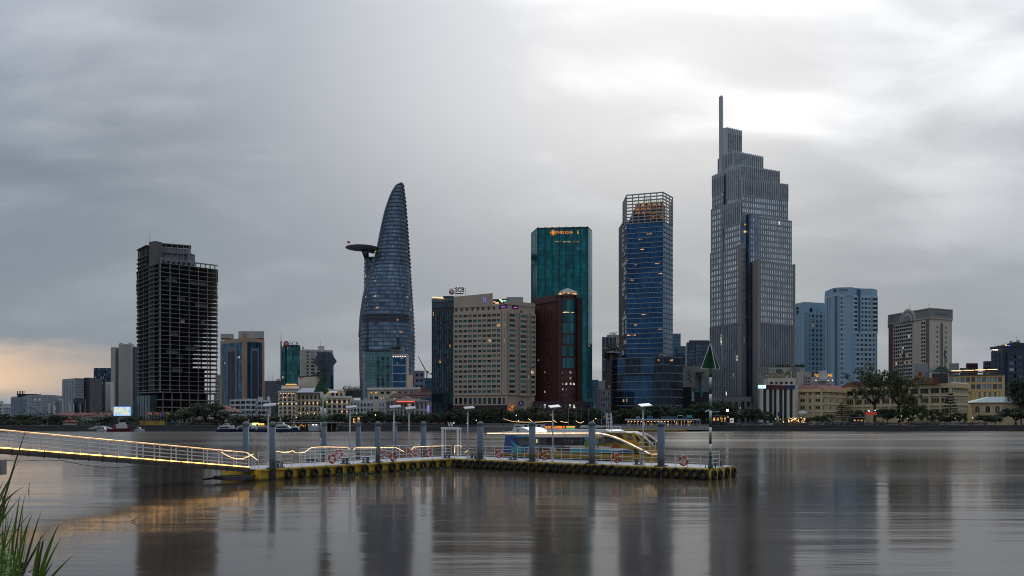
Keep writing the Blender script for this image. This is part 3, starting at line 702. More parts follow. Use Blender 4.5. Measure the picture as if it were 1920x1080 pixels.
# ---- beige tower behind it
t, w, z1 = bld('beige_tower', 'beige tower with square windows behind the dark crossed-board river beacon', 'tower', [(564, 640), (570, 632), (624, 640)], 655, 20, W_beige, 1)
facade(t, w[1], w[2], PZ(715, 635), z1 - 1, 5, 9, W_beige, G_dark + [G_slate[0]], L_cool, .05, .42, .42, .4, True)
roofbox(t, 596, 608, 640, 649, 656, 8, W_beige); roofbox(t, 566, 570, 640, 650, 656, 6, W_beige)
b = MB(); b.seg(P2(619, 634), P2(624, 636), GZ, PZ(665, 635), -4, 1); b.build('glass_bay', G_blue[0], t)
mast(t, 601, 640, 638, 650, .08, W_dark)
# ---- blank cream wall house and roof terraces behind the hotel
t, w, z1 = bld('blank_wall_house', 'cream house with tall blank wall and rooftop clutter above the old hotel', 'building', [(559, 440), (592, 432), (603, 436)], 706, 12, W_cream, 1)
b = MB(); b.seg(P2(560, 439), P2(600, 433), z1 - .1, z1 + .5, -1, .3); b.build('parapet', W_dark, t)
roofbox(t, 527, 562, 430, 722, 732, 8, W_beige, 'terrace_house')
b = MB(); p = P2(546, 426); b.box((p[0], p[1], PZ(720.5, 426)), (5.4, 2.2, .35)); b.build('lit_fascia', lamp('fascia_orange', (1, .5, .1), 1.1), t)
b = MB(); b.sheet([(PX(527, 424), 424, PZ(729, 424)), (PX(562, 424), 424, PZ(729, 424)), (PX(560, 428), 428, PZ(724, 428)), (PX(529, 428), 428, PZ(724, 428))], (0, 0, .12)); b.build('awning', wall('awning_cloth', (.42, .40, .36)), t)
b = MB()
for i in range(9): b.box((PX(588 + i * 1.6, 434), 434, z1 + random.uniform(.6, 1.5)), (random.uniform(.2, .6), .4, random.uniform(1, 3.6)))
b.build('antenna_cluster', W_dark, t, kind='stuff')
# ================================================================== old waterfront hotel (several joined wings = one thing)
Ym = 362.0
t = thing('old_hotel', 'long cream riverside hotel with glowing wall lamps and rows of balconies', 'hotel', (PX(600, Ym), Ym, GZ))
M_cream = wall('hotel_cream', (.68, .56, .40), .8, .18)
def lampspots(t, p, q, zs, n, off=.75, prob=1.0, r=.15, m=E_warm):
    n_ = nrm(p, q)
    sp = MB(); sp.lathe([(r * .5, -r), (r, -r * .3), (r, r * .4), (r * .4, r)], (0, 0, 0), 6); me = bpy.data.meshes.new('wall_lamp'); me.from_pydata(sp.v, [], sp.f); me.materials.append(m)
    for z in zs:
        for i in range(n):
            if random.random() < prob:
                c = lerp2(p, q, i / (n - 1)); child('wall_lamp', me, t, (c[0] + n_[0] * off, c[1] + n_[1] * off, z))
def wing(a_, c_, Ya, Yc, topy, nx, nz, by=785.0, pier=.45, span=.38, m=M_cream, cornice=True, dep=.6, plit=.0):
    p, q = P2(a_, Ya), P2(c_, Yc); zt = PZ(topy, (Ya + Yc) / 2); b = MB(); b.seg(p, q, GZ, zt, -14, 0); b.build('wing', m, t)
    z0 = PZ(by, (Ya + Yc) / 2); facade(t, p, q, z0, zt - .8, nx, nz, m, [glass('glass_room', (.03, .028, .028)), glass('glass_room_b', (.05, .05, .05))], [room('room_hotel', (1, .55, .2), .8)], plit, pier, span, dep, True, 'window')
    n_ = nrm(p, q); ch = (zt - .8 - z0) / nz
    for k in range(nz):       # balcony rails
        for i in range(nx):
            c = lerp2(p, q, (i + .5) / nx); L = math.hypot(q[0] - p[0], q[1] - p[1]) / nx
            child('balcony_rail', unit_box(W_dark), t, (c[0] + n_[0] * (dep + .12), c[1] + n_[1] * (dep + .12), z0 + (k + .32) * ch), math.atan2(q[1] - p[1], q[0] - p[0]), (L * .58, .08, ch * .22))
    if cornice:
        b = MB(); b.seg(p, q, zt - .5, zt + .35, -1, 1.0); b.build('cornice', W_trim, t)
    return p, q, zt
p, q, z = wing(523, 557, 360, 358, 734, 4, 6); lampspots(t, p, q, [PZ(757, 359), PZ(783, 359)], 5, prob=.95); lampspots(t, p, q, [PZ(738, 359), PZ(745, 359)], 8, prob=.4, r=.11)
p, q, z = wing(558, 604, 360, 358, 736, 6, 4, 784); lampspots(t, p, q, [PZ(756, 359)], 7, prob=.9); lampspots(t, p, q, [PZ(775, 359)], 8, prob=.9)
b = MB(); b.sheet([(PX(556, 358), 357, PZ(737, 358)), (PX(604, 356), 356, PZ(737, 358)), (PX(600, 364), 364, PZ(729, 364)), (PX(566, 364), 364, PZ(729, 364))], (0, 0, .3)); b.build('roof_sheet', ROOF_G, t)
p, q, z = wing(604, 660, 362, 364, 744, 6, 4, 786); lampspots(t, p, q, [PZ(754, 362)], 7, prob=.9); lampspots(t, p, q, [PZ(772, 362)], 7, prob=.5)
p, q, z = wing(604, 645, 368, 368, 732, 5, 1, 744, .4, .3)
p, q, z = wing(660, 692, 368, 369, 752, 4, 2, 775); lampspots(t, p, q, [PZ(752, 368)], 7, prob=.9, r=.17)
p, q, z = wing(604, 616, 366, 366, 729, 2, 1, 737, .5, .3)
b = MB(); b.box((PX(624, 360), 361, PZ(734.5, 360)), (1.6, .2, .5)); b.build('blue_sign', lamp('sign_blue', (.15, .3, 1.0), 1.4), t)
b = MB(); b.box((PX(623, 362), 363, PZ(734.5, 360)), (4.0, .3, .4)); b.build('lit_fascia', lamp('fascia_orange', (1, .5, .1), 1.1), t)
# roof terrace pavilion with plants on the hotel
roofbox(t, 643, 678, 372, 733, 745, 8, W_dark, 'terrace_pavilion')
b = MB(); rnd = random.Random(5)
for i in range(700):
    c = Vector((PX(rnd.uniform(643, 675), 370), 369 + rnd.uniform(-1, 2), PZ(733, 370) + abs(rnd.gauss(0, 1.0)))); leaf(b, c, .3, rnd)
b.build('roof_planting', LEAF[0], t, kind='stuff')
# ---- pale terrace block behind
t, w, z1 = bld('terrace_block', 'long pale flat-roofed terrace block below the teal glass building', 'building', [(690, 385), (789, 380)], 729, 12, W_beige)
facade(t, w[0], w[1], PZ(750, 382), PZ(732, 382), 9, 2, W_beige, G_dark + [G_slate[0]], L_warm, .14, .4, .5, .5, True)
b = MB(); b.seg(w[0], w[1], z1 - .3, z1 + .7, -2, 1.2); b.build('roof_edge', W_trim, t); clutter(t, w[0], w[1], z1, 9, 8)
# ---- grey colonial house
t, w, z1 = bld('colonial_house', 'grey-white colonial house with shallow balconies next to pediment building', 'building', [(657, 350), (708, 347), (724, 347)], 752, 12, wall('render_oldwhite', (.56, .54, .50)), 1)
m_ = wall('render_oldwhite', (.56, .54, .50))
facade(t, w[0], w[1], PZ(783, 348), z1 - .6, 8, 3, m_, G_dark + [G_slate[0]], (), 0, .35, .38, .6, True)
facade(t, w[1], w[2], PZ(783, 348), z1 - .6, 2, 3, m_, G_dark, (), 0, .5, .38, .6, True)
b = MB(); b.seg(w[0], w[2], z1 - .3, z1 + .4, -1, .9); b.build('cornice', m_, t)
b = MB(); b.seg(P2(701, 347), P2(709, 347), GZ, z1 + .2, -1, .75); b.build('pilaster', W_cream, t); clutter(t, w[0], w[1], z1, 6, 8)
# ---- pediment building
t = thing('pediment_building', 'old bank building with triangular pediment and glowing red sign', 'building', (PX(765, 352), 350, GZ))
m_ = wall('stone_grey_old', (.43, .40, .36), .85, .3); p, q = P2(724, 350), P2(803, 350); zt = PZ(752, 350)
b = MB(); b.seg(p, q, GZ, zt, -14, 0); b.build('wall', m_, t)
facade(t, p, q, PZ(784, 350), zt - .3, 10, 2, m_, G_dark, L_warm, .06, .42, .3, .7, True)
for px in (745, 750, 757, 764, 771, 778):
    b = MB(); c = P2(px, 348.6); b.lathe([(.42, 0), (.34, .4), (.30, PZ(754, 348) - PZ(782, 348) - .6), (.45, PZ(754, 348) - PZ(782, 348))], (c[0], c[1], PZ(782, 348)), 10); b.build('column', m_, t)
b = MB(); b.sheet([(PX(743, 348), 347.6, zt), (PX(780, 348), 347.6, zt), (PX(762, 348), 347.6, PZ(742.5, 348))], (0, 5, 0)); b.build('pediment', m_, t)
b = MB(); b.seg(p, q, zt - .2, zt + .5, -1, 1.3); b.build('cornice', m_, t)
b = MB(); b.box((PX(760.5, 347), 347.0, PZ(753, 347)), (7.6, .3, .42)); b.build('neon_sign', E_red, t)
for i, (a_, c_, y0, y1) in enumerate(((735, 806, 743, 738.5), (768, 808, 738, 734.5))):
    b = MB(); b.sheet([(PX(a_ - 8, 354), 352.5 + i * 3, PZ(y0 + 4, 354)), (PX(c_, 354), 352.5 + i * 3, PZ(y0 + 4, 354)), (PX(c_, 360), 360 + i * 3, PZ(y1, 360)), (PX(a_ + 8, 360), 360 + i * 3, PZ(y1, 360))], (0, 0, .3)); b.build('tiled_roof', wall('roof_tile_sooty', (.085, .03, .026), .85, .35, .8), t)
b = MB(); b.box((PX(803, 346), 346.5, PZ(766, 346)), (.7, .4, 2.7)); b.build('blade_sign', lamp('sign_violet', (.25, .2, .9), .9), t)
roofbox(t, 789, 806, 362, 728, 742, 6, wall('brick_dull', (.16, .08, .06)), 'roof_house')

# ================================================================== leaf-shaped skyscraper with helipad
Yb = 850.0
t = thing('leaf_skyscraper', 'tapering leaf-shaped glass skyscraper with round helipad jutting from its side', 'skyscraper', (PX(722, Yb), Yb, GZ))
def interp(tab, y):
    for (y0, a_), (y1, c_) in zip(tab, tab[1:]):
        if y0 <= y <= y1: return a_ + (c_ - a_) * (y - y0) / (y1 - y0)
    return tab[0][1] if y < tab[0][0] else tab[-1][1]
LT = [(337, 748), (341, 742), (349, 736.5), (362, 730), (393, 719.5), (424, 712.5), (458, 706), (495, 697), (527, 686), (551, 679), (590, 673), (635, 670.5), (693, 671), (795, 675)]
RT = [(337, 753), (375, 757.5), (420, 761), (464, 764), (520, 768), (580, 772), (638, 775), (693, 774), (795, 770)]
G_bit = [glass('glass_steelblue', (.15, .22, .31)), glass('glass_steelblue_b', (.20, .28, .38)), glass('glass_steelblue_c', (.09, .135, .20)), glass('glass_steelblue_d', (.125, .185, .265))]
bm_ = G_bit + L_warm + [W_dark]
NB = 56
def ring(y, grow=0.0, back=False):
    l, r = interp(LT, y), interp(RT, y)
    if back: l, r = interp([(477, 674.5), (520, 674), (600, 672), (795, 676)], y), 722
    a_ = (r - l) / 2 * Yb / F; cx = PX((l + r) / 2, Yb); dep = a_ * .74 + (4 if not back else 6); cy = Yb + (14 if not back else 30); pts = []
    for j in range(NB):
        th = 2 * math.pi * j / NB; c, s = math.cos(th), math.sin(th)
        ex = .72; pts.append((cx + (a_ + grow) * math.copysign(abs(c) ** ex, c), cy + (dep + grow) * math.copysign(abs(s) ** .85, s)))
    return pts
ys = [341 + i * 7.35 for i in range(62)]
pb = MB(); rm = W_steel; fin = wall('fin_steel', (.10, .115, .14), .4, .2, 1, False, .5)
random.seed(21)
for k in range(len(ys) - 1):
    r0, r1 = ring(ys[k]), ring(ys[k + 1]); z0, z1 = PZ(ys[k], Yb), PZ(ys[k + 1], Yb)
    louv = 589 < ys[k] < 602; litrow = random.random() < .35 or 480 < ys[k] < 487
    for j in range(NB):
        j2 = (j + 1) % NB
        vs = [(r1[j][0], r1[j][1], z1), (r1[j2][0], r1[j2][1], z1), (r0[j2][0], r0[j2][1], z0), (r0[j][0], r0[j][1], z0)]
        mi = random.choices([0, 1, 2, 3], [4, 3, 1.2, 3])[0]
        if louv and 32 < j < 51: mi = len(bm_) - 1
        pb.add(vs, [(0, 1, 2, 3)], mi)
        if litrow and random.random() < .06 and 30 < j < 54:
            A_, B2, C2, D2 = [Vector(v) for v in vs]; q_ = [A_.lerp(D2, .35), B2.lerp(C2, .35), B2.lerp(C2, .75), A_.lerp(D2, .75)]
            nn = (B2 - A_).cross(D2 - A_).normalized() * .12
            pb.add([tuple(x + nn) for x in q_], [(0, 1, 2, 3)], random.choice([4, 5]))
pb.build('pane_field', bm_, t, kind='stuff')
mu = MB()
for k in range(len(ys) - 1):
    r0, r1 = ring(ys[k], .16), ring(ys[k + 1], .16); z0, z1 = PZ(ys[k], Yb), PZ(ys[k + 1], Yb)
    for j in range(29, 56):
        d0 = .18; mu.add([(r1[j][0] - d0, r1[j][1], z1), (r1[j][0] + d0, r1[j][1], z1), (r0[j][0] + d0, r0[j][1], z0), (r0[j][0] - d0, r0[j][1], z0)], [(0, 1, 2, 3)])
mu.build('mullion_field', fin, t, kind='stuff')
for k, y in enumerate(ys):
    g = .75 if y < 500 else .38; rr = MB(); z = PZ(y, Yb); rr.prism(ring(y, g), z - .5, z + .45); rr.build('floor_ring', fin, t)
rr = MB(); rr.prism(ring(338.5, .1), PZ(341, Yb), PZ(337.5, Yb)); rr.build('crown_cap', fin, t)
# sweeping edge rib on the left of the lens
rib = MB(); rib.tube([(PX(interp(LT, y) - .4, Yb), Yb + 8, PZ(y, Yb)) for y in range(342, 640, 12)], .8, 6); rib.build('edge_rib', wall('rib_pale', (.28, .31, .35), .35, .1, 1, False, .4), t)
# rear body, lower
rb = MB(); yb_ = [479 + i * 7.35 for i in range(44)]
for k in range(len(yb_) - 1):
    r0, r1 = ring(yb_[k], 0, True), ring(yb_[k + 1], 0, True)
    for j in range(NB):
        j2 = (j + 1) % NB; rb.add([(r1[j][0], r1[j][1], PZ(yb_[k + 1], Yb)), (r1[j2][0], r1[j2][1], PZ(yb_[k + 1], Yb)), (r0[j2][0], r0[j2][1], PZ(yb_[k], Yb)), (r0[j][0], r0[j][1], PZ(yb_[k], Yb))], [(0, 1, 2, 3)], random.choice([0, 1, 2]) if random.random() > .012 else 3)
rb.build('rear_body', [G_bit[2], G_bit[3], G_dark[1], L_warm[0]], t, kind='stuff')
for k, y in enumerate(yb_[::1]):
    if y > 640: break
    rr = MB(); z = PZ(y, Yb); rr.prism(ring(y, .35, True), z - .35, z + .35); rr.build('floor_ring', fin, t)
rr = MB(); rr.prism(ring(479, .2, True), PZ(479, Yb), PZ(476, Yb)); rr.build('roof_slab', fin, t)
# helipad
hc = (PX(677, Yb), Yb + 6, PZ(463.5, Yb)); hp = MB(); hp.lathe([(1, -1.7), (7, -1.4), (13, -.7), (17.4, .2), (17.7, .5), (17.4, .8), (1, .85)], hc, 40)
hpo = hp.build('helipad', wall('helipad_grey', (.33, .36, .37), .6), t)
b = MB(); b.tube([(PX(684, Yb), Yb + 10, PZ(480, Yb)), (hc[0] + 3, hc[1], hc[2] - 1.2)], 2.6, 10, r1=4.2); b.build('helipad_bracket', fin, t)
b = MB(); b.tube([(PX(700, Yb), Yb + 8, PZ(470, Yb)), (PX(684, Yb), Yb + 6, PZ(467, Yb))], 1.8, 8); b.build('helipad_bracket', fin, t)
fl = thing('flag', 'small red flag on pole above the helipad rim', 'flag', (PX(649, Yb), Yb + 6, PZ(462, Yb)))
b = MB(); b.tube([(PX(649, Yb), Yb + 6, PZ(462, Yb)), (PX(649, Yb), Yb + 6, PZ(448.5, Yb))], .16, 6); b.build('pole', M_white, fl)
b = MB(); x0 = PX(649, Yb); zf = PZ(449, Yb)
b.add([(x0 + .2 + i * .5, Yb + 6 + .25 * math.sin(i * 1.4), zf - .12 * i) for i in range(6)] + [(x0 + .2 + i * .5, Yb + 6 + .25 * math.sin(i * 1.4), zf - 2.4 - .12 * i) for i in range(6)], [(i, i + 1, 7 + i, 6 + i) for i in range(5)])
b.build('cloth', plain('flag_red', (.45, .03, .02)), fl)

# ---- teal + blue glass pair in front of the skyscraper
t, w, z1 = bld('teal_glass_block', 'pale teal glass block with three columns of darker green windows', 'building', [(681, 590), (684, 575), (735, 572)], 658, 20, W_grey, 1)
curtain(t, w[1], w[2], GZ, z1 - .6, 18, 24, [glass('glass_seafoam', (.13, .24, .25), .5), glass('glass_seafoam_b', (.15, .27, .275), .5), glass('glass_seafoam_c', (.115, .21, .22), .5)], (), 0, glass('glass_teal_c', (.02, .09, .10)), .10, .12, glass('glass_teal_c', (.02, .09, .10)), .14, .12)
n_ = nrm(w[1], w[2]); a_ = math.atan2(w[2][1] - w[1][1], w[2][0] - w[1][0])
for i in range(3):
    for k in range(9):
        c = lerp2(w[1], w[2], .49 + i * .18); child('window', unit_box(random.choice([glass('glass_bottle', (.02, .10, .09)), glass('glass_bottle_b', (.03, .13, .115)), G_dark[2]])), t, (c[0] + n_[0] * .2, c[1] + n_[1] * .2, z1 - 5.5 - k * 3.05), a_, (2.1, .2, 2.5))
b = MB(); b.seg(w[1], w[2], z1 - .6, z1 + .3, -2, .3); b.build('roof_edge', W_dark, t)
t, w, z1 = bld('blue_glass_block', 'deep blue glass block with cream floor lines beside pale teal block', 'building', [(735.5, 571), (763, 570), (766, 580)], 663, 18, W_beige, 1)
for k in range(5):
    y0 = 670 + k * 15.5; p_, q_ = lerp2(w[0], w[1], .04), lerp2(w[0], w[1], .93)
    curtain(t, p_, q_, PZ(y0 + 13.6, 570), PZ(y0, 570), 8, 3, [glass('glass_cobalt', (.02, .085, .19)), glass('glass_cobalt_b', (.025, .10, .22)), glass('glass_cobalt_c', (.015, .06, .14))], L_cool, .02, G_blue[2], .1, .1, panes='pane_field')
    b = MB(); b.seg(w[0], w[1], PZ(y0 + 15.6, 570), PZ(y0 + 13.7, 570), -.2, .4); b.build('floor_band', W_beige, t)
b = MB(); b.seg(lerp2(w[0], w[1], .93), w[1], GZ, z1 - .5, -.2, .5); b.build('edge_pier', W_beige, t)
for i in range(6):
    c = lerp2(w[0], w[1], .08 + i * .16); child('roof_light', unit_box(E_white), t, (c[0], c[1] - .5, PZ(668.5, 570)), 0, (.45, .1, .55))
roofbox(t, 733, 759, 570, 653, 659, 8, wall('roof_house_pale', (.33, .32, .31)), 'roof_house'); roofbox(t, 732, 751, 568, 650, 652.5, 4, W_dark, 'roof_plant')
# ---- pale slabs right of it
t, w, z1 = bld('pale_slab', 'small grey slab with blue window bands beneath a tower crane', 'building', [(764, 640), (776, 625), (796, 628)], 695, 16, wall('render_lilac', (.27, .26, .28)), 1)
facade(t, w[1], w[2], GZ, z1 - 1, 2, 9, wall('render_lilac', (.27, .26, .28)), G_blue, (), 0, .3, .5, .3, True)
b = MB(); b.seg(w[0], lerp2(w[0], w[1], .95), GZ, z1 - 3, 0, .4); b.build('glass_flank', G_blue[2], t)
t, w, z1 = bld('netted_block', 'blue netting-wrapped construction block behind dark glass tower', 'building', [(796, 700), (811, 700)], 712, 20, wall('net_blue', (.05, .13, .19)))
facade(t, w[0], w[1], GZ, z1, 4, 8, wall('net_blue', (.05, .13, .19)), G_blue, (), 0, .5, .6, .3)
cr = thing('tower_crane', 'thin tower crane with raised jib on the netted block', 'crane', (PX(800.5, 690), 690, PZ(712, 690)))
b = MB(); b.box((PX(800.5, 690), 690, PZ(706, 690)), (.9, .9, 6)); b.build('tower', W_dark, cr)
b = MB(); x0 = PX(800.5, 690); z0 = PZ(700, 690); x1 = PX(784, 690); z1 = PZ(668, 690)
b.tube([(x0, 690, z0), (x1, 690, z1)], .28, 4); b.tube([(x0 + .2, 690.6, z0 + 1), (x1, 690, z1)], .12, 4)
for i in range(9): tt = i / 9; b.tube([(x0 + (x1 - x0) * tt, 690, z0 + (z1 - z0) * tt), (x0 + (x1 - x0) * (tt + .06), 690.5, z0 + (z1 - z0) * (tt + .06) + .6)], .1, 4)
b.build('jib', W_dark, cr)
b = MB(); b.tube([(x0, 690, z0 + .3), (x0 + 4.2, 690, z0 - .3)], .22, 4); b.box((x0 + 3.8, 690, z0 - .6), (1.2, .8, 1.2)); b.box((x0 + .6, 690, z0 + 1.2), (1.4, 1, 2)); b.build('counterweight', W_dark, cr)

# ================================================================== dark glass hotel tower + beige hotel
t, w, z1 = bld('dark_glass_hotel', 'dark navy glass hotel block joined to the beige hotel', 'hotel', [(810, 402), (851, 398)], 560, 24, W_dark, 1)
zz0, zz1 = PZ(735, 400), PZ(583, 400); GN = [glass('glass_ink', (.045, .075, .10)), glass('glass_ink_b', (.065, .10, .13)), glass('glass_ink_c', (.025, .04, .06))]
for i in range(10):
    pass
facade(t, w[0], w[1], zz0, zz1, 9, 17, wall('panel_ink', (.022, .028, .04), .5), GN + [G_teal[0]], L_warm, .008, .40, .22, .4, True, spm=wall('panel_ink_b', (.05, .06, .075), .5))
b = MB(); b.seg(w[0], w[1], PZ(577, 400), PZ(567, 400), 0, .3); b.build('glass_band', GN[0], t)
b = MB(); b.seg(w[0], w[1], PZ(566, 400), PZ(559, 400), -.2, .5); b.build('glass_balustrade', glass('glass_balustrade', (.08, .14, .15)), t)
facade(t, w[0], w[1], GZ, PZ(737, 400), 4, 3, wall('panel_ink', (.022, .028, .04)), GN + [G_teal[0]], (), 0, .12, .2, .4, True)
b = MB(); b.sheet([(PX(811, 398), 397, PZ(559, 398)), (PX(832, 398), 397, PZ(561, 398)), (PX(832, 406), 406, PZ(559, 406)), (PX(811, 406), 406, PZ(557, 406))], (0, 0, .25)); b.build('lit_canopy', lamp('canopy_glow', (1, .6, .25), .9), t)
roofbox(t, 831, 851, 402, 555, 560, 8, W_dark, 'roof_house')
sg = thing('rooftop_sign', 'rooftop sign of dark letters with red and silver round emblem on dark glass hotel', 'sign', (PX(857, 404), 404, PZ(556, 404)))
lettering('SCB', P2(850, 403), P2(873, 403), PZ(543, 403), M_letter_dark, sg, width=4.6, height=2.3, extrude=.2, t=.52, bold=True)
b = MB(); c = P2(847, 403); b.tube([(c[0], c[1], PZ(547.5, 403)), (c[0], c[1] - .4, PZ(547.5, 403))], 1.35, 18); b.build('emblem', M_logo_red, sg)
b = MB(); b.tube([(c[0] + .15, c[1] - .35, PZ(546, 403)), (c[0] + .15, c[1] - .6, PZ(546, 403))], .95, 16); b.build('emblem_disc', plain('logo_silver', (.45, .45, .46)), sg)
b = MB()
for i in range(7): b.tube([(PX(843 + i * 5, 404), 404.3, PZ(558, 404)), (PX(843 + i * 5, 404), 404.3, PZ(541, 404))], .06, 4)
for zz in (541, 549.5, 556): b.tube([(PX(843, 404), 404.3, PZ(zz, 404)), (PX(873, 404), 404.3, PZ(zz, 404))], .06, 4)
b.build('frame', W_dark, sg)
b = MB(); b.box((PX(861, 403), 403, PZ(550.5, 403)), (4.2, .2, .35)); b.build('tagline', M_letter_dark, sg)

W_ren = wall('hotel_beige', (.50, .385, .285), .85, .16)
t, w, z1 = bld('beige_hotel', 'wide beige hotel with teal windows and a purple letter R on its parapet', 'hotel', [(851, 384), (951, 378), (1003, 388)], 570, 26, W_ren, 1)
GR = [glass('glass_lagoon', (.045, .14, .145)), glass('glass_lagoon_b', (.06, .18, .18)), glass('glass_lagoon_c', (.025, .06, .065)), glass('glass_room', (.03, .028, .028)), glass('glass_lagoon_c', (.025, .06, .065)), CURT_B, CURT, glass('glass_lagoon', (.045, .14, .145))]
zr0, zr1 = PZ(739, 381), PZ(587.5, 381); pm, qm = w[0], lerp2(w[0], w[1], .895)
facade(t, pm, qm, zr0, zr1, 10, 16, W_ren, GR, L_warm, .025, .22, .50, .7, True)
facade(t, lerp2(w[0], w[1], .90), lerp2(w[0], w[1], .995), zr0, zr1, 1, 16, W_ren, GR, L_warm, .10, .45, .42, .5, True)
for a_, c_, nn in ((.02, .28, 1), (.30, .36, 1), (.42, .70, 1), (.72, .78, 1), (.82, 1.0, 1)):
    facade(t, lerp2(w[1], w[2], a_), lerp2(w[1], w[2], c_), zr0, zr1, nn, 16, W_ren, GR[:3], L_warm, .06, .10 if c_ - a_ > .1 else .3, .46, .55, True)
# top storeys: small openings and raised parapet with the letter
for i in range(9):
    c = lerp2(w[0], w[1], .045 + i * .102); n_ = nrm(w[0], w[1]); child('window', unit_box(G_dark[2]), t, (c[0], c[1] + .02, PZ(580 - i * .15, 382)), math.atan2(w[1][1] - w[0][1], w[1][0] - w[0][0]), (.9, .3, 1.35))
b = MB(); c0, c1 = w[0], lerp2(w[0], w[1], .73); P_ = [(c0[0], c0[1] - .3, z1 - 1), (c1[0], c1[1] - .3, z1 - 1), (c1[0], c1[1] - .3, PZ(550, 380)), (c0[0], c0[1] - .3, PZ(556.5, 384))]; b.sheet(P_, (0, 2.5, 0)); b.build('parapet', W_ren, t)
M_R = lamp('letter_violet', (.35, .30, .75), .35)
lettering('R', w[0], w[1], PZ(562.5, 380), M_R, t, height=2.6, t=.595, off=.42, bold=True)
lettering('R', w[1], w[2], PZ(585.5, 383), M_letter_dark, t, height=1.5, t=.5, off=.3, bold=True)
b = MB(); b.seg(w[1], w[2], z1 - .2, PZ(570, 383) + .9, -2, .3); b.build('parapet', W_ren, t)
roofbox(t, 950, 981, 392, 557, 571, 10, wall('roof_house_grey2', (.34, .34, .35)), 'roof_house')
b = MB(); b.seg(P2(924, 386), P2(951, 384), PZ(569, 385), PZ(560.5, 385), -2, 0); b.build('bar_back_wall', W_dark, t)
for i, (px, py, wd, m) in enumerate(((927, 566, .8, E_strip), (932, 568, 1.6, E_strip), (938, 562, 1.0, lamp('bar_yellow', (1, .8, .1), 1.8)), (941, 566, .7, E_strip), (944, 564, 3.0, lamp('bar_cyan', (.2, .9, .7), 1.4)), (951, 565, 2.6, lamp('bar_white', (.9, 1, .8), 1.5)))):
    b = MB(); b.box((PX(px, 380.5), 380.5, PZ(py, 380.5)), (wd, .2, .38)); b.build('bar_light', m, t)
for t_, w_ in ((.93, 0), (.28, 1)):
    pp, qq = (w[0], w[1]) if w_ == 0 else (w[1], w[2]); c = lerp2(pp, qq, t_); n_ = nrm(pp, qq)
    child('terrace_opening', unit_box(W_dark), t, (c[0] + n_[0] * .05, c[1] + n_[1] * .05, PZ(575.5, 381)), math.atan2(qq[1] - pp[1], qq[0] - pp[0]), (3.6, .3, 1.8))
    child('terrace_light', unit_box(lamp('terrace_violet', (.55, .08, .65), .9)), t, (c[0] + n_[0] * .25, c[1] + n_[1] * .25, PZ(576.6, 381)), math.atan2(qq[1] - pp[1], qq[0] - pp[0]), (1.8, .2, .5))
# base arcade
facade(t, pm, w[1], PZ(759, 381), PZ(745, 381), 11, 1, W_ren, G_dark, (), 0, .34, .16, .8, True)
b = MB(); b.seg(w[0], w[1], GZ, PZ(758.5, 381), 0, .5); b.build('dark_base', wall('granite_wine', (.06, .02, .025), .5), t)
b = MB(); b.box((PX(960, 377), 377.5, PZ(764.5, 377)), (3.2, .4, 2.6)); b.build('lit_entrance', room('entrance_orange', (1, .32, .05), .5), t)
b = MB(); b.tube([(PX(977, 381), 380.6, PZ(756, 381)), (PX(977, 381), 380.2, PZ(756, 381))], 1.25, 18); b.build('sign_disc', plain('sign_wine', (.05, .01, .03)), t)
lettering('R', P2(973, 380), P2(981, 380), PZ(756, 380), M_R, t, height=1.2, off=.1)
b = MB(); b.seg(lerp2(w[1], w[2], .35), lerp2(w[1], w[2], .8), PZ(742, 382), PZ(740, 382), 0, .9); b.build('ledge', W_ren, t)

# ================================================================== teal tower with orange sun sign
t, w, z1 = bld('teal_tower', 'tall teal glass tower with orange sun emblem and illuminated roof letters', 'tower', [(996, 560), (1007, 545), (1103, 542), (1110, 552)], 428, 34, W_dark, 1)
GT = [glass('glass_emerald', (.008, .165, .185), .62), glass('glass_emerald_b', (.010, .20, .215), .62), glass('glass_emerald_c', (.006, .125, .145), .62)]
for i, nn in ((0, 4), (1, 20), (2, 3)):
    curtain(t, w[i], w[i + 1], GZ, z1 - .8, nn, 44, GT, L_warm, .004, GT[2], .12, .15, glass('glass_emerald_d', (.012, .07, .08)), .18, .12)
for i in range(8):
    c = lerp2(w[1], w[2], .02 + i * .137); child('pilaster', unit_box(wall('panel_teal_dark', (.012, .03, .035), .4)), t, (c[0], c[1] - .2, (GZ + z1) / 2), 0, (.7, .7, z1 - GZ + 1.2))
b = MB(); b.prism([(x, y - .25) for x, y in w] + backpts(w, 30), z1 - .8, z1 + .3); b.build('roof_edge', wall('panel_teal_dark', (.012, .03, .035)), t)
lettering('TIMES SQUA', w[1], w[2], PZ(436.3, 543), E_orange, t, width=11.6, height=2.1, t=.535, off=.6)
lettering('E', w[1], w[2], PZ(436.3, 543), E_orange, t, height=2.1, width=1.1, t=.80, off=.6)
c = P2(1037, 542.3); b = MB(); b.tube([(c[0], c[1], PZ(436, 542)), (c[0], c[1] - .3, PZ(436, 542))], 1.0, 14)
for i in range(10):
    a_ = i * .628; b.sheet([(c[0] + math.cos(a_ + d) * r_, c[1] - .3, PZ(436, 542) + math.sin(a_ + d) * r_) for d, r_ in ((-.2, 1.25), (0, 2.4), (.2, 1.25))], (0, .2, 0))
b.build('sun_emblem', E_orange, t)
for px in (1043, 1051, 1059, 1067, 1075, 1084):
    b = MB(); b.box((PX(px, 541), 542.2, PZ(453, 542)), (2.2, .2, .9)); b.build('lit_window', room('room_dim', (1, .75, .4), .22), t)

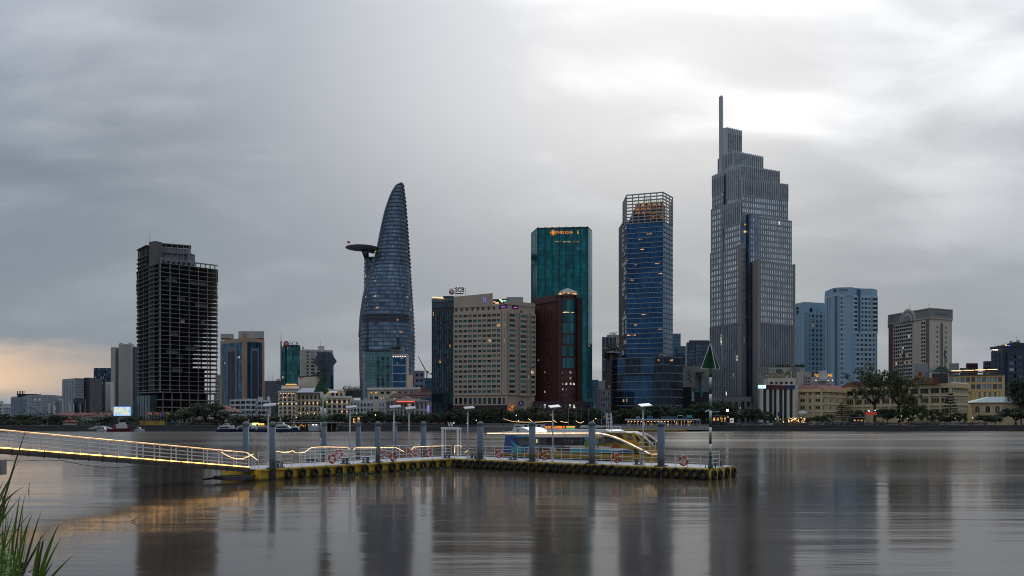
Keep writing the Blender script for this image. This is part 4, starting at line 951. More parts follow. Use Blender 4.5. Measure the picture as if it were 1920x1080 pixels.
# ================================================================== brown granite tower with pyramid roof
t, w, z1 = bld('brown_tower', 'dark brown granite tower with curved teal window bay and small pyramid roof', 'tower', [(1001, 398), (1046, 386), (1090, 392)], 556, 28, W_brown, 1)
facade(t, w[0], lerp2(w[0], w[1], .96), PZ(752, 390), z1 - 3, 7, 15, W_brown, G_dark + [G_slate[0], G_slate[1]], L_cool, .03, .72, .66, .35, True)
b = MB(); b.seg(w[0], w[1], z1 - 2.4, z1 + .6, -2, 1.1); b.build('cornice', W_brown, t)
b = MB(); cpt = P2(1064, 391); bayr = 4.6
def arcpoly(c, r, a0, a1, n): return [(c[0] + r * math.cos(a0 + (a1 - a0) * i / n), c[1] + r * math.sin(a0 + (a1 - a0) * i / n)) for i in range(n + 1)]
b.prism(arcpoly(cpt, bayr, 0, 2 * math.pi, 24)[:-1], GZ, PZ(552, 388)); b.build('bay', wall('granite_brown', (.095, .03, .025)), t)
zt0 = [(563, 584), (588, 604), (606, 626), (629, 645), (649, 668), (672, 690)]
for k, (ya, yb2) in enumerate(zt0):
    pts = arcpoly(cpt, bayr + .12, R(212 + k * (3 if k > 3 else 0)), R(328), 9)
    for i in range(9):
        p_, q_ = pts[i], pts[i + 1]; b = MB(); b.seg(p_, q_, PZ(yb2, 388), PZ(ya, 388), -.1, .1); b.build('bay_window', random.choice([G_teal[0], G_teal[2], G_teal[2], G_teal[0], G_dark[1], G_teal[1]]), t)
pts = arcpoly(cpt, bayr + .3, R(230), R(310), 5)
for i in range(5):
    b = MB(); b.seg(pts[i], pts[i + 1], PZ(587, 388), PZ(585.6, 388), -.1, .1); b.build('bay_light', room('bay_glow', (1, .9, .5), .9), t)
b = MB(); b.prism(arcpoly(cpt, bayr + .35, 0, 2 * math.pi, 20)[:-1], PZ(556, 388), PZ(552.5, 388)); b.build('crown_ring', W_brown, t)
b = MB(); b.prism(arcpoly(cpt, bayr + .05, 0, 2 * math.pi, 20)[:-1], PZ(552.4, 388), PZ(549, 388)); b.build('lantern', room('lantern_glow', (1, .62, .3), .7), t)
b = MB(); sq = [(cpt[0] - 4.8, cpt[1] - 4.8), (cpt[0] + 4.8, cpt[1] - 4.8), (cpt[0] + 4.8, cpt[1] + 4.8), (cpt[0] - 4.8, cpt[1] + 4.8)]
b.prism(sq, PZ(549, 388), PZ(538, 388), 0, [lerp2(x, cpt, .97) for x in sq]); b.build('pyramid_roof', wall('roof_pale', (.30, .28, .24), .6), t)
mast(t, 1063, 391, 526, 539, .08, W_dark)
p_, q_ = P2(1082, 389), P2(1091, 391); facade(t, p_, q_, PZ(752, 390), PZ(562, 390), 2, 15, W_brown, G_dark, L_cool, .06, .6, .66, .3, True)
pts = arcpoly(cpt, bayr + .15, R(222), R(322), 4)
for k in range(5):
    for i in range(4):
        c = lerp2(pts[i], pts[i + 1], .5); child('window', unit_box(random.choice([G_slate[1], G_dark[0], L_cool[0], G_slate[0]])), t, (c[0], c[1], PZ(699 + k * 10.5, 388)), math.atan2(pts[i + 1][1] - pts[i][1], pts[i + 1][0] - pts[i][0]), (.75, .2, 1.0))
b = MB(); b.seg(P2(1000, 384), P2(1100, 384), GZ, PZ(753, 384), -14, 0); b.build('podium', wall('granite_wine', (.06, .02, .025)), t)
facade(t, P2(1002, 384), P2(1096, 384), PZ(768, 384), PZ(755, 384), 12, 1, wall('granite_wine', (.06, .02, .025)), G_dark, L_cool, .2, .5, .4, .4, True)
t, w, z1 = bld('teal_annex', 'small teal glazed annex at the foot of the brown tower', 'building', [(1097, 390), (1117, 388)], 745, 12, W_dark)
curtain(t, w[0], w[1], GZ, z1 - .3, 5, 4, G_teal, (), 0, W_slate, .18, .2, W_slate, .2, .2)
# ================================================================== blue hotel tower with open crown
t, w, z1 = bld('crowned_tower', 'dark blue glass tower with open steel lattice crown and podium', 'tower', [(1167, 392), (1175, 382), (1243, 377), (1261, 386)], 420, 26, W_dark, 1)
GH = [glass('glass_deepblue', (.018, .085, .19), .6), glass('glass_deepblue_b', (.024, .10, .22), .6), glass('glass_deepblue_c', (.012, .065, .15), .6)]
GHs = [glass('glass_sideblue', (.17, .22, .29), .6), glass('glass_sideblue_b', (.20, .26, .33), .6)]
zP = PZ(672, 379)
nf = 27
m_band = wall('band_pale', (.30, .31, .33), .45, .1, 1, False, .3)
for i, nn, gg in ((0, 3, [GH[2], W_dark]), (1, 22, GH), (2, 6, GHs)):
    curtain(t, w[i], w[i + 1], zP, z1, nn, nf, gg, [room('room_strip', (1, .55, .25), .6)] if i == 1 else (), .022 if i == 1 else 0, GH[2], .10, .12, m_band if i != 2 else W_slate, .30, .35, litw=2.4, lith=.24, litz=.72)
b = MB(); b.seg(P2(1160, 408), P2(1168, 394), GZ, PZ(421, 400), -16, 0); b.build('side_wing', wall('panel_night', (.03, .036, .045), .5), t)
n_ = nrm(P2(1160, 408), P2(1168, 394))
# crown lattice
zc0, zc1 = z1, PZ(364, 380); m_lat = wall('lattice_pale', (.36, .335, .30), .5, .12, 1, False, .2)
wc = [P2(1168, 396), w[1], w[2], w[3]]
for i in range(3):
    L = math.hypot(wc[i + 1][0] - wc[i][0], wc[i + 1][1] - wc[i][1]); np_ = (2, 6, 3)[i]; a_ = math.atan2(wc[i + 1][1] - wc[i][1], wc[i + 1][0] - wc[i][0])
    for k in range(10):
        zz = zc0 + (zc1 - zc0) * k / 9; c = lerp2(wc[i], wc[i + 1], .5); child('lattice_beam', unit_box(m_lat), t, (c[0], c[1], zz), a_, (L + .2, .45, .52))
    for k in range(np_ + (1 if i == 2 else 0)):
        c = lerp2(wc[i], wc[i + 1], k / np_); child('lattice_post', unit_box(m_lat), t, (c[0], c[1] + .05, (zc0 + zc1) / 2), a_, (.42, .4, zc1 - zc0 + .3))
bk = [(w[3][0] + 2, w[3][1] + 16), (wc[0][0] + 3, wc[0][1] + 16)]
for i, (p_, q_) in enumerate(((w[3], bk[0]), (bk[0], bk[1]), (bk[1], wc[0]))):
    L = math.hypot(q_[0] - p_[0], q_[1] - p_[1]); a_ = math.atan2(q_[1] - p_[1], q_[0] - p_[0]); c = lerp2(p_, q_, .5)
    for k in range(3, 10, 2): child('lattice_beam', unit_box(m_lat), t, (c[0], c[1], zc0 + (zc1 - zc0) * k / 9), a_, (L, .3, .3))
    for k in range(4): c = lerp2(p_, q_, k / 4); child('lattice_post', unit_box(m_lat), t, (c[0], c[1], (zc0 + zc1) / 2), a_, (.3, .3, zc1 - zc0))
b = MB(); b.seg(P2(1191, 388), P2(1243, 384), zc0, PZ(382, 386), -9, 0); b.build('penthouse', W_dark, t)
b = MB(); b.sheet([(PX(1176, 386), 386, zc0), (PX(1191.5, 386), 386, zc0), (PX(1191.5, 386), 386, PZ(388, 386))], (0, 6, 0)); b.build('sloped_roof', W_slate, t)
for k in range(4):
    for i in range(5):
        if k == 0 and i < 3: continue
        px = 1196 + i * 10.2; b = MB(); b.box((PX(px, 383.5), 383.8 - i * .4, PZ(407 - k * 7.2, 384)), (2.1, .2, 1.15)); b.build('lit_panel', room('crown_amber', (1, .36, .07), .42), t)
lettering('Hilton', P2(1200, 383), P2(1243, 380), PZ(375.5, 381), lamp('letter_ivory', (.9, .85, .7), .25), t, width=8.6, height=2.4, off=.4, bold=True, t=.52)
# podium of the tower
chain = [P2(1144, 392), P2(1158, 380), P2(1243, 370), P2(1280, 374)]
b = MB(); b.prism([(x, y + .05) for x, y in chain] + [*backpts(chain, 26)], GZ, zP + .5); b.build('podium', W_dark, t)
GP = [glass('glass_podium', (.018, .028, .04), .6), glass('glass_podium_b', (.03, .045, .065), .6)]
for i, nn in ((0, 6), (1, 26), (2, 12)):
    z0_, z1_ = PZ(760, 376), zP; p_, q_ = chain[i], chain[i + 1]
    curtain(t, p_, q_, z0_, z1_, nn, 6, GP, [L_warm[1]], .012 if i == 1 else .03, W_dark, .12, .14, m_band, .26, .4)
    facade(t, p_, q_, GZ, z0_ - .3, nn // 2, 2, W_dark, G_dark, L_warm, .03, .12, .2, .3, False)
p_, q_ = chain[1], chain[2]
for (f0, f1, ya, yb2) in ((.0, .17, 700, 672), (.13, .78, 757, 705), (.52, .80, 702, 672)):
    a0, a1 = lerp2(p_, q_, f0), lerp2(p_, q_, f1); b = MB()
    n2 = nrm(p_, q_); nn = max(4, int((f1 - f0) * 26)); nz = 6 if yb2 > 690 else 3
    for k in range(nz):
        for i in range(nn):
            c0_, c1_ = lerp2(a0, a1, i / nn + .004), lerp2(a0, a1, (i + 1) / nn - .004); za, zb_ = PZ(ya, 376), PZ(yb2, 376)
            b.seg(c0_, c1_, za + (zb_ - za) * k / nz + .06, za + (zb_ - za) * (k + 1) / nz - .06, .085, .11, random.choice([0, 1, 1]))
    b.build('bright_pane_field', [glass('glass_cobalt', (.02, .085, .19)), glass('glass_lake', (.03, .11, .22))], t, kind='stuff')

# ---- neighbours left of it
t, w, z1 = bld('red_sign_block', 'pale glass block with small red rooftop sign behind blue tower', 'building', [(1129, 600), (1163, 590)], 632, 18, W_white, 0)
z1b = PZ(632, 600)
facade(t, w[0], w[1], GZ, z1 - .5, 5, 8, W_white, [glass('glass_seafoam', (.13, .24, .25)), G_slate[1]], [room('room_dim', (1, .75, .4), .22)], .2, .16, .12, .4, True)
lettering('HSBC', P2(1141, 588), P2(1158, 588), PZ(626, 588), plain('letter_crimson', (.30, .02, .03)), t, width=6.4, height=2.2, bold=True)
roofbox(t, 1138, 1160, 596, 628, 633, 6, W_grey)
t, w, z1 = bld('garden_house', 'narrow house with trees growing on its roof beside blue tower', 'building', [(1136, 392), (1146, 385), (1160, 390)], 662, 10, wall('render_darkgrey', (.14, .13, .125)), 1)  # dark warm-grey wall colour
facade(t, w[0], w[1], PZ(780, 388), z1, 2, 12, wall('render_darkgrey', (.14, .13, .125)), G_dark, L_warm, .04, .4, .4, .4, True)
b = MB(); b.seg(P2(1140, 384), P2(1162, 386), PZ(662, 386), PZ(659.5, 386), -6, .8); b.build('roof_slab', W_grey, t)
b = MB(); rnd = random.Random(15)
for (cx, cy, r) in ((1142, 652, 2.0), (1148, 649, 2.2), (1155, 652, 1.8), (1136, 661, 1.4), (1136, 668, 1.2), (1145, 655, 1.6)):
    for i in range(260):
        d = Vector((rnd.gauss(0, .5), rnd.gauss(0, .5), rnd.gauss(0, .4))) * r; leaf(b, Vector((PX(cx, 386), 386, PZ(cy, 386))) + d, .22, rnd)
b.build('roof_foliage', LEAF[0], t, kind='stuff')
t, w, z1 = bld('old_flats', 'narrow grey flats cluttered with small balconies at the street corner', 'building', [(1120, 372), (1126, 366), (1145, 364)], 733, 9, wall('render_sooty', (.17, .165, .165)), 1)
facade(t, w[1], w[2], GZ, z1, 4, 6, wall('render_sooty', (.17, .165, .165)), G_dark + [G_slate[0]], L_warm, .12, .4, .45, .5, True)
facade(t, w[0], w[1], GZ, z1, 1, 6, wall('render_sooty', (.17, .165, .165)), G_dark, (), 0, .5, .45, .4, True)
roofbox(t, 1124, 1146, 366, 730, 734, 5, wall('roof_mossy', (.10, .10, .08)), 'roof_terrace')
t, w, z1 = bld('white_corner_house', 'pale narrow house with curved roof rail behind old flats', 'building', [(1122, 400), (1137, 398)], 714, 10, wall('render_oldwhite', (.46, .45, .43)))
t, w, z1 = bld('far_blue_tower', 'distant hazy blue tower in the gap beside teal tower', 'tower', [(1106, 1200), (1122, 1200)], 713, 20, wall('far_blue', (.09, .15, .20)))
facade(t, w[0], w[1], GZ, z1, 5, 16, wall('far_blue', (.09, .15, .20)), G_blue, (), 0, .4, .4, .3)

# ---- neighbours right of it
t, w, z1 = bld('stepped_blue_tower', 'stepped blue glass tower peeking out right of crowned tower', 'tower', [(1258, 800), (1276, 800)], 626, 18, W_slate)
curtain(t, w[0], w[1], GZ, z1, 8, 26, [glass('glass_denim', (.07, .13, .19)), glass('glass_denim_b', (.09, .16, .22))], L_warm, .02, W_slate, .2, .2, glass('glass_denim_c', (.04, .08, .12)), .5, .2)
b = MB(); b.seg(P2(1270, 795), P2(1286, 795), GZ, PZ(649, 795), -16, 0); b.build('lower_step', glass('glass_denim', (.07, .13, .19)), t)
for k in range(14):
    b = MB(); b.seg(P2(1270, 795), P2(1286, 795), PZ(650 + k * 6, 795) - .5, PZ(650 + k * 6, 795), 0, .3); b.build('floor_band', glass('glass_denim_c', (.04, .08, .12)), t)
t, w, z1 = bld('navy_slab', 'dark navy slab with louvred storeys left of the spire tower', 'building', [(1287, 720), (1304, 715), (1334, 716)], 641, 22, wall('panel_navy', (.055, .07, .10), .5), 1)
facade(t, w[1], w[2], GZ, z1 - 2, 6, 22, wall('panel_navy', (.055, .07, .10), .5), [G_dark[1], G_slate[2]], (), 0, .25, .45, .35)
facade(t, w[0], w[1], GZ, z1 - 3, 4, 22, wall('panel_navy', (.055, .07, .10), .5), [G_dark[1], G_slate[2]], (), 0, .25, .45, .35)
roofbox(t, 1292, 1330, 718, 638, 643, 10, wall('panel_navy', (.055, .07, .10)), 'roof_house'); mast(t, 1288, 715, 642, 690, .4, W_steel, 'fin')
t, w, z1 = bld('blank_block', 'plain beige block with few windows beneath the navy slab', 'building', [(1280, 470), (1300, 462), (1332, 465)], 686, 16, wall('render_taupe', (.25, .225, .20)), 1)
for (px, py) in ((1285, 697), (1286, 703), (1285, 711), (1291, 706), (1291, 715)):
    b = MB(); b.box((PX(px + 5, 464), 464.0, PZ(py, 464)), (1.3, .5, 1.0)); b.build('window', G_dark[2], t)
b = MB(); b.seg(P2(1316, 459), P2(1334, 459), PZ(740, 459), PZ(704, 459), -6, 0); b.build('lower_wing', wall('render_taupe_b', (.21, .20, .19)), t)
b = MB(); b.seg(P2(1308, 458), P2(1322, 458), PZ(700, 458), PZ(697, 458), -5, .5); b.build('roof_terrace', wall('roof_mossy', (.10, .10, .08)), t)
t, w, z1 = bld('dark_shed', 'black clad block with teal arched frame on its end', 'building', [(1280, 395), (1296, 392), (1332, 394)], 735, 14, wall('cladding_black', (.028, .026, .026)), 1)
b = MB(); b.seg(P2(1281, 393), P2(1296, 391), GZ, PZ(726, 392), -8, 0); b.build('tall_end', wall('cladding_black', (.028, .026, .026)), t)
b = MB(); tm = wall('steel_teal', (.02, .16, .20), .5)
for i in range(11):
    a0, a1 = math.pi * i / 11, math.pi * (i + 1) / 11
    b.tube([(PX(1315 - 15 * math.cos(a0), 390), 390, PZ(735 - 11 * math.sin(a0), 390)), (PX(1315 - 15 * math.cos(a1), 390), 390, PZ(735 - 11 * math.sin(a1), 390))], .22, 5)
for dx_ in (-14, -7, 7, 14): b.tube([(PX(1315, 390), 390, PZ(738, 390)), (PX(1315 + dx_, 390), 390, PZ(729, 390))], .15, 5)
b.build('arch_frame', tm, t)
b = MB(); b.box((PX(1315, 390), 389.7, PZ(733, 390)), (.9, .4, 6)); b.build('mast_frame', tm, t)
p_, q_ = P2(1296, 391), P2(1302, 391); facade(t, p_, q_, PZ(752, 391), PZ(730, 391), 1, 3, W_slate, [G_slate[1]], (), 0, .2, .2, .3, True)

# ================================================================== stepped tower with spire
Yv = 480.0
t = thing('spire_tower', 'tallest stepped grey granite and glass tower with a square spire', 'skyscraper', (PX(1410, Yv), Yv, GZ))
M_gr = wall('granite_grey', (.30, .29, .285), .55, .15); M_grw = wall('granite_warm', (.29, .245, .215), .6, .15); M_fin = wall('fin_grey', (.50, .505, .50), .5, .15, .5)
GV = [glass('glass_pearl', (.80, .84, .89), .9), glass('glass_pearl_b', (.92, .94, .97), .9), glass('glass_pearl_c', (.62, .66, .72), .9)]
GVd = [glass('glass_well', (.17, .22, .29), .7), glass('glass_well_b', (.23, .28, .35), .7)]
def vol(chain, ty, rz, m=M_gr, dep=22, name='tier'):
    w = [P2(*c) for c in chain]; z = PZ(ty, chain[rz][1]); core(t, w, dep, GZ, z, m, name); return w, z
FH = 11.0 * Yv / F
def rows(p, q, za, zb_, cell, finm=M_gr):
    L = math.hypot(q[0] - p[0], q[1] - p[1]); nx = max(1, round(L / cell)); nz = max(1, round((zb_ - za) / FH))
    facade(t, p, q, za, zb_, nx, nz, finm, GV, [L_cool[0], L_warm[2]], .008, .24, .34, .35, False, pname='pier', rowname='floor_band')
def fins(p, q, za, zb_, cell, m=M_fin, gl=None, d=.5, holes=0):
    n_ = nrm(p, q); L = math.hypot(q[0] - p[0], q[1] - p[1]); nx = max(2, round(L / cell)); a_ = math.atan2(q[1] - p[1], q[0] - p[0])
    for i in range(nx + 1):
        c = lerp2(p, q, i / nx); child('fin', unit_box(m), t, (c[0] + n_[0] * d / 2, c[1] + n_[1] * d / 2, (za + zb_) / 2), a_, (.34, d, zb_ - za + .5))
    b = MB()
    for k in range(max(1, int((zb_ - za) / FH))):
        for i in range(nx):
            c = lerp2(p, q, (i + .5) / nx); zz = za + (k + .5) * FH; b.box((c[0] + n_[0] * .06, c[1] + n_[1] * .06, zz), (L / nx * .92, .1, FH * .9), a_, random.choice([0, 0, 1]) if random.random() > .006 else 2)
    b.build('louvre_field', (gl or [glass('louvre_a', (.22, .24, .26), .5, .25), glass('louvre_b', (.28, .30, .32), .3, .3)]) + [L_cool[0]], t, kind='stuff')
zlow = PZ(605, 480); zbase = PZ(742, 476)
# glass well between the two lower blocks
w, z = vol([(1386, 488), (1424, 486)], 404, 0, M_gr, 20, 'glass_well'); curtain(t, w[0], w[1], GZ, z, 9, 30, GVd, L_warm, .02, GVd[0], .12, .12, GVd[0], .3, .15)
# upper tiers, back to front
w, z = vol([(1349, 513), (1353, 506), (1363, 505), (1390, 511)], 239, 2, M_fin, 10); fins(w[2], w[3], PZ(290, 505), z, 1.6)
w, z = vol([(1347, 514), (1362, 503), (1375, 498), (1430, 509)], 283, 2, M_fin, 14); fins(w[2], w[3], PZ(330, 500), z, 1.6); fins(w[1], w[2], PZ(340, 500), z, 1.3); fins(w[0], w[1], PZ(330, 505), z, 1.5)
b = MB(); zs0, zs1 = PZ(330, 506), PZ(179.5, 506); b.prism([P2(1348.2, 508), P2(1354, 505), P2(1356.8, 508), P2(1351, 511)], zs0, zs1, 0, [P2(1347.9, 508), P2(1353.0, 505), P2(1355.8, 508), P2(1350.6, 511)]); b.build('spire', wall('spire_grey', (.45, .45, .44), .55, .12), t)
w, z = vol([(1357, 506), (1364, 497), (1388, 492), (1461, 505)], 309, 2, M_fin, 18); fins(w[2], w[3], PZ(355, 494), z, 1.6); fins(w[1], w[2], PZ(372, 494), z, 1.4)
w, z = vol([(1336, 510), (1357, 500)], 321, 1, M_fin, 18); fins(w[0], w[1], PZ(362, 503), z, 1.6); rows(w[0], w[1], PZ(480, 503), PZ(362, 503), 1.5)
w, z = vol([(1360, 503), (1391, 490), (1477, 502)], 335, 1, M_gr, 20); fins(w[1], w[2], PZ(366, 490), z, 1.6); rows(w[1], w[2], PZ(500, 490), PZ(366, 490), 1.55); fins(w[0], w[1], PZ(378, 494), z, 1.6); rows(w[0], w[1], PZ(500, 494), PZ(378, 494), 1.5)
w, z = vol([(1403, 485), (1484, 498)], 404, 0, M_gr, 20); rows(w[0], w[1], PZ(620, 486), z - .6, 1.55)
b = MB(); b.seg(P2(1403, 484.6), P2(1408, 485), GZ, z + .8, -4, .5); b.build('corner_fin', GVd[0], t)
w, z = vol([(1333.5, 506), (1389, 484)], 393, 0, M_gr, 20); rows(w[0], lerp2(w[0], w[1], .38), zlow, z - .6, 1.5); rows(lerp2(w[0], w[1], .45), w[1], zlow, z - 14, 1.5); fins(lerp2(w[0], w[1], .45), w[1], z - 13.8, z - .2, 1.5)
b = MB(); b.seg(lerp2(w[0], w[1], .385), lerp2(w[0], w[1], .445), GZ, z + 6, 0, .6); b.build('glass_slot', GVd[0], t)
w, z = vol([(1332, 503), (1388, 480), (1398, 487)], 460, 1, M_gr, 20); rows(w[0], lerp2(w[0], w[1], .40), zlow, z - .8, 1.5); rows(lerp2(w[0], w[1], .46), lerp2(w[0], w[1], .94), zlow, z - .8, 1.5); rows(lerp2(w[1], w[2], .1), w[2], zlow, z - .8, 1.5)
fins(w[0], lerp2(w[0], w[1], .94), zbase, zlow - .3, 1.5, M_gr, [glass('glass_lowfield', (.26, .30, .345), .5), glass('glass_lowfield_b', (.19, .225, .26), .5)])
fins(w[1], w[2], GZ, zlow - .3, 1.5, M_gr, [glass('glass_lowfield', (.26, .30, .345), .5), GVd[1]])
b = MB(); b.seg(lerp2(w[0], w[1], .935), w[1], PZ(742, 480), z + .5, -1, .6); b.build('corner_pier', M_grw, t)
b = MB(); b.seg(lerp2(w[0], w[1], .405), lerp2(w[0], w[1], .455), GZ, z + .2, 0, .45); b.build('glass_slot', GVd[0], t)
w, z = vol([(1411, 482), (1420, 478), (1490, 494)], 487, 1, M_gr, 20); rows(lerp2(w[1], w[2], .03), w[2], zlow, z - .8, 1.55)
fins(lerp2(w[1], w[2], .05), w[2], GZ, zlow - .3, 1.5, M_gr, [glass('glass_lowfield', (.26, .30, .345), .5), glass('glass_lowfield_b', (.19, .225, .26), .5)])
b = MB(); b.seg(w[1], lerp2(w[1], w[2], .045), GZ, z + .5, -1, .6); b.build('corner_pier', M_grw, t)
b = MB(); b.seg(lerp2(w[1], w[2], .965), w[2], GZ, z + .3, -1, .55); b.build('corner_pier', M_grw, t)
# stone portal at its foot
pz = wall('portal_stone', (.26, .245, .235), .75, .15); Yp = 466
b = MB(); b.seg(P2(1353, Yp + 8), P2(1408, Yp), PZ(753, Yp), PZ(744, Yp), -8, 0); b.build('portal_lintel', pz, t)
for px in (1358, 1375, 1386, 1398, 1407):
    b = MB(); b.seg(P2(px - 2.4, Yp + 2), P2(px + 2.4, Yp + 2), GZ, PZ(752.5, Yp), -3, .6 - (px % 3) * .02); b.build('portal_column', pz, t)
b = MB(); b.seg(P2(1354, Yp + 8), P2(1408, Yp + 2), PZ(776, Yp), PZ(772, Yp), -2, 0); b.build('portal_beam', pz, t)
b = MB(); b.seg(P2(1356, Yp + 9), P2(1407, Yp + 5), GZ, PZ(753, Yp), -2, -1); b.build('portal_glazing', G_dark[2], t)

# ---- concrete podium with roof hedge
t, w, z1 = bld('concrete_annex', 'ribbed grey concrete annex with a hedge along its roof', 'building', [(1421, 455), (1500, 452), (1508, 460)], 688, 20, wall('concrete_ribbed', (.33, .31, .28), .85, .25), 1)
for i in range(26):
    c = lerp2(w[0], w[1], .01 + i * .0392); child('rib', unit_box(wall('concrete_ribbed', (.33, .31, .28))), t, (c[0], c[1] - .2, (PZ(745, 453) + z1) / 2), 0, (.42, .5, z1 - PZ(745, 453)))
facade(t, w[0], lerp2(w[0], w[1], .35), PZ(720, 454), PZ(706, 454), 6, 1, wall('concrete_ribbed', (.33, .31, .28)), G_dark, (), 0, .5, .3, .5, True)
b = MB(); rnd = random.Random(33)
for i in range(1500): leaf(b, Vector((PX(rnd.choice([rnd.uniform(1452, 1485), rnd.uniform(1490, 1507)]), 456), 455 + rnd.uniform(-1.5, 1.5), z1 + abs(rnd.gauss(0, .8)))), .3, rnd)
b.build('roof_hedge', LEAF[0], t, kind='stuff')
# ---- cream bank-like house with dark vertical window strips, billboard above
t, w, z1 = bld('strip_window_house', 'cream house with tall dark window strips and red sign band', 'building', [(1425, 372), (1492, 366), (1497, 372)], 721, 16, wall('house_cream', (.70, .60, .46)), 1)
mcr = wall('house_cream', (.70, .60, .46)); zs_, zt_ = GZ + 1, PZ(729, 368)
for i, (f0, f1) in enumerate(((.10, .17), (.265, .345), (.385, .455), (.55, .625), (.67, .745), (.835, .905))):
    a0, a1 = lerp2(w[0], w[1], f0), lerp2(w[0], w[1], f1); b = MB(); b.seg(a0, a1, zs_, zt_, .02, .14); o = b.build('window_strip', glass('glass_strip', (.012, .03, .05)), t)
    for k in range(11):
        c = lerp2(a0, a1, .5); child('glazing_bar', unit_box(W_dark), o, (c[0], c[1] - .2, zs_ + (zt_ - zs_) * (k + .5) / 11), math.atan2(w[1][1] - w[0][1], w[1][0] - w[0][0]), (math.hypot(a1[0] - a0[0], a1[1] - a0[1]), .1, .16))
for f in (.05, .215, .365, .50, .65, .79, .95):
    c = lerp2(w[0], w[1], f); child('pilaster', unit_box(mcr), t, (c[0], c[1] - .3, (zs_ + zt_) / 2), math.atan2(w[1][1] - w[0][1], w[1][0] - w[0][0]), (1.0 if f != .365 and f != .65 else .5, .6, zt_ - zs_))
sb_ = [(.13, .52, plain('sign_maroon', (.16, .012, .015))), (.525, .76, plain('sign_plum', (.09, .02, .045))), (.765, .985, plain('sign_navy', (.02, .06, .20)))]
for f0, f1, m in sb_:
    b = MB(); b.seg(lerp2(w[0], w[1], f0), lerp2(w[0], w[1], f1), PZ(729, 367), PZ(722.5, 367), .1, .9); b.build('sign_band', m, t)
b = MB(); b.seg(P2(1441, 368), P2(1493, 368), PZ(722, 368), PZ(709, 368), -7, -.5); b.build('penthouse', mcr, t)
for i in range(5):
    b = MB(); px = 1447 + i * 9.3; b.box((PX(px, 368), 368.4, PZ(717.5, 368)), (1.25 if i != 1 else .9, .3, .95)); b.build('window', G_dark[2], t)
clutter(t, w[0], w[1], PZ(709, 368), 5, 5)
gs = thing('corner_shop_sign', 'glowing white and cyan corner shop sign on cream house', 'sign', (PX(1428, 365), 365, PZ(728, 365)))
b = MB(); b.box((PX(1428.6, 365), 365, PZ(725.2, 365)), (3.7, .3, 1.75)); b.build('panel', lamp('sign_cyan', (.05, .5, .8), .55), gs)
lettering('GS25', P2(1421, 364.8), P2(1436, 364.8), PZ(725.2, 364.8), lamp('sign_whiteglow', (.95, .97, 1), 2.2), gs, width=3.4, height=1.35, off=.05, bold=True)
bb = thing('billboard', 'white and gold rooftop billboard with a diamond emblem and phone number', 'billboard', (PX(1464, 371), 371, PZ(709, 371)))
pb_, qb_ = P2(1443, 371), P2(1485, 370); b = MB(); b.seg(pb_, qb_, PZ(708.5, 371), PZ(690, 371), -.3, 0); b.build('panel', plain('board_white', (.42, .40, .37)), bb)
b = MB(); b.seg(pb_, lerp2(pb_, qb_, .93), PZ(708.3, 371), PZ(700, 371), 0, .06); b.build('gold_band', plain('board_gold', (.22, .155, .04)), bb)
mg = plain('board_gold', (.22, .155, .04))
lettering('KIM', pb_, qb_, PZ(693.2, 370), M_letter_dark, bb, width=2.6, height=.85, t=.42, off=.1, bold=True)
lettering('NGAN', pb_, qb_, PZ(697.2, 370), M_letter_dark, bb, width=3.4, height=.85, t=.45, off=.1, bold=True)
lettering('09 7744 50 88', pb_, qb_, PZ(704.3, 370), plain('board_white', (.42, .40, .37)), bb, width=8.2, height=1.15, t=.46, off=.14, bold=True)
c = lerp2(pb_, qb_, .155); zz = PZ(695.2, 370); b = MB(); b.tube([(c[0] - .7, c[1] - .1, zz + .3), (c[0] - .35, c[1] - .1, zz + .75), (c[0] + .35, c[1] - .1, zz + .75), (c[0] + .7, c[1] - .1, zz + .3), (c[0], c[1] - .1, zz - .8), (c[0] - .7, c[1] - .1, zz + .3), (c[0] + .7, c[1] - .1, zz + .3)], .07, 4); b.build('diamond_emblem', mg, bb)
b = MB(); c = lerp2(pb_, qb_, .85); zz = PZ(696.5, 370)
b.tube([(c[0] + .9, c[1] - .1, zz + 1.6), (c[0] - 1.0, c[1] - .1, zz), (c[0] + .9, c[1] - .1, zz - 1.9)], .22, 4); b.tube([(c[0] + 1.4, c[1] - .1, zz + .9), (c[0] - .1, c[1] - .1, zz - .2), (c[0] + .8, c[1] - .1, zz - 1.0)], .2, 4); b.build('arrow_mark', mg, bb)
b = MB()
for i in range(5): c = lerp2(pb_, qb_, .1 + .2 * i); b.tube([(c[0], c[1] + .5, PZ(712, 371)), (c[0], c[1] + .5, PZ(690, 371))], .08, 4)
b.build('frame', W_dark, bb)
at = thing('antenna_mast', 'lattice antenna mast with dishes beside the rooftop billboard', 'antenna', (PX(1487, 373), 373, PZ(708, 373)))
b = MB()
for i in range(4): b.tube([(PX(1484 + i * 2, 373), 373 + (i % 2), PZ(708, 373)), (PX(1484 + i * 2, 373), 373 + (i % 2), PZ(683 + i * 2, 373))], .07, 4)
for i in range(8): b.tube([(PX(1484, 373), 373, PZ(706 - i * 3, 373)), (PX(1490, 373), 374, PZ(703 - i * 3, 373))], .05, 4)
for (px, py) in ((1483, 688), (1491, 692), (1486, 698)): b.box((PX(px, 372.5), 372.5, PZ(py, 372.5)), (.45, .3, 1.5))
b.build('lattice', wall('antenna_grey', (.16, .16, .17)), at)
t, w, z1 = bld('stair_tower_house', 'narrow pale stair tower behind the billboard', 'building', [(1494, 385), (1506, 384), (1520, 388)], 697, 8, wall('house_pale', (.40, .37, .32)), 0)
facade(t, w[1], w[2], PZ(725, 386), PZ(706, 386), 4, 3, wall('concrete_ribbed', (.33, .31, .28)), G_dark, (), 0, .4, .4, .3, True)
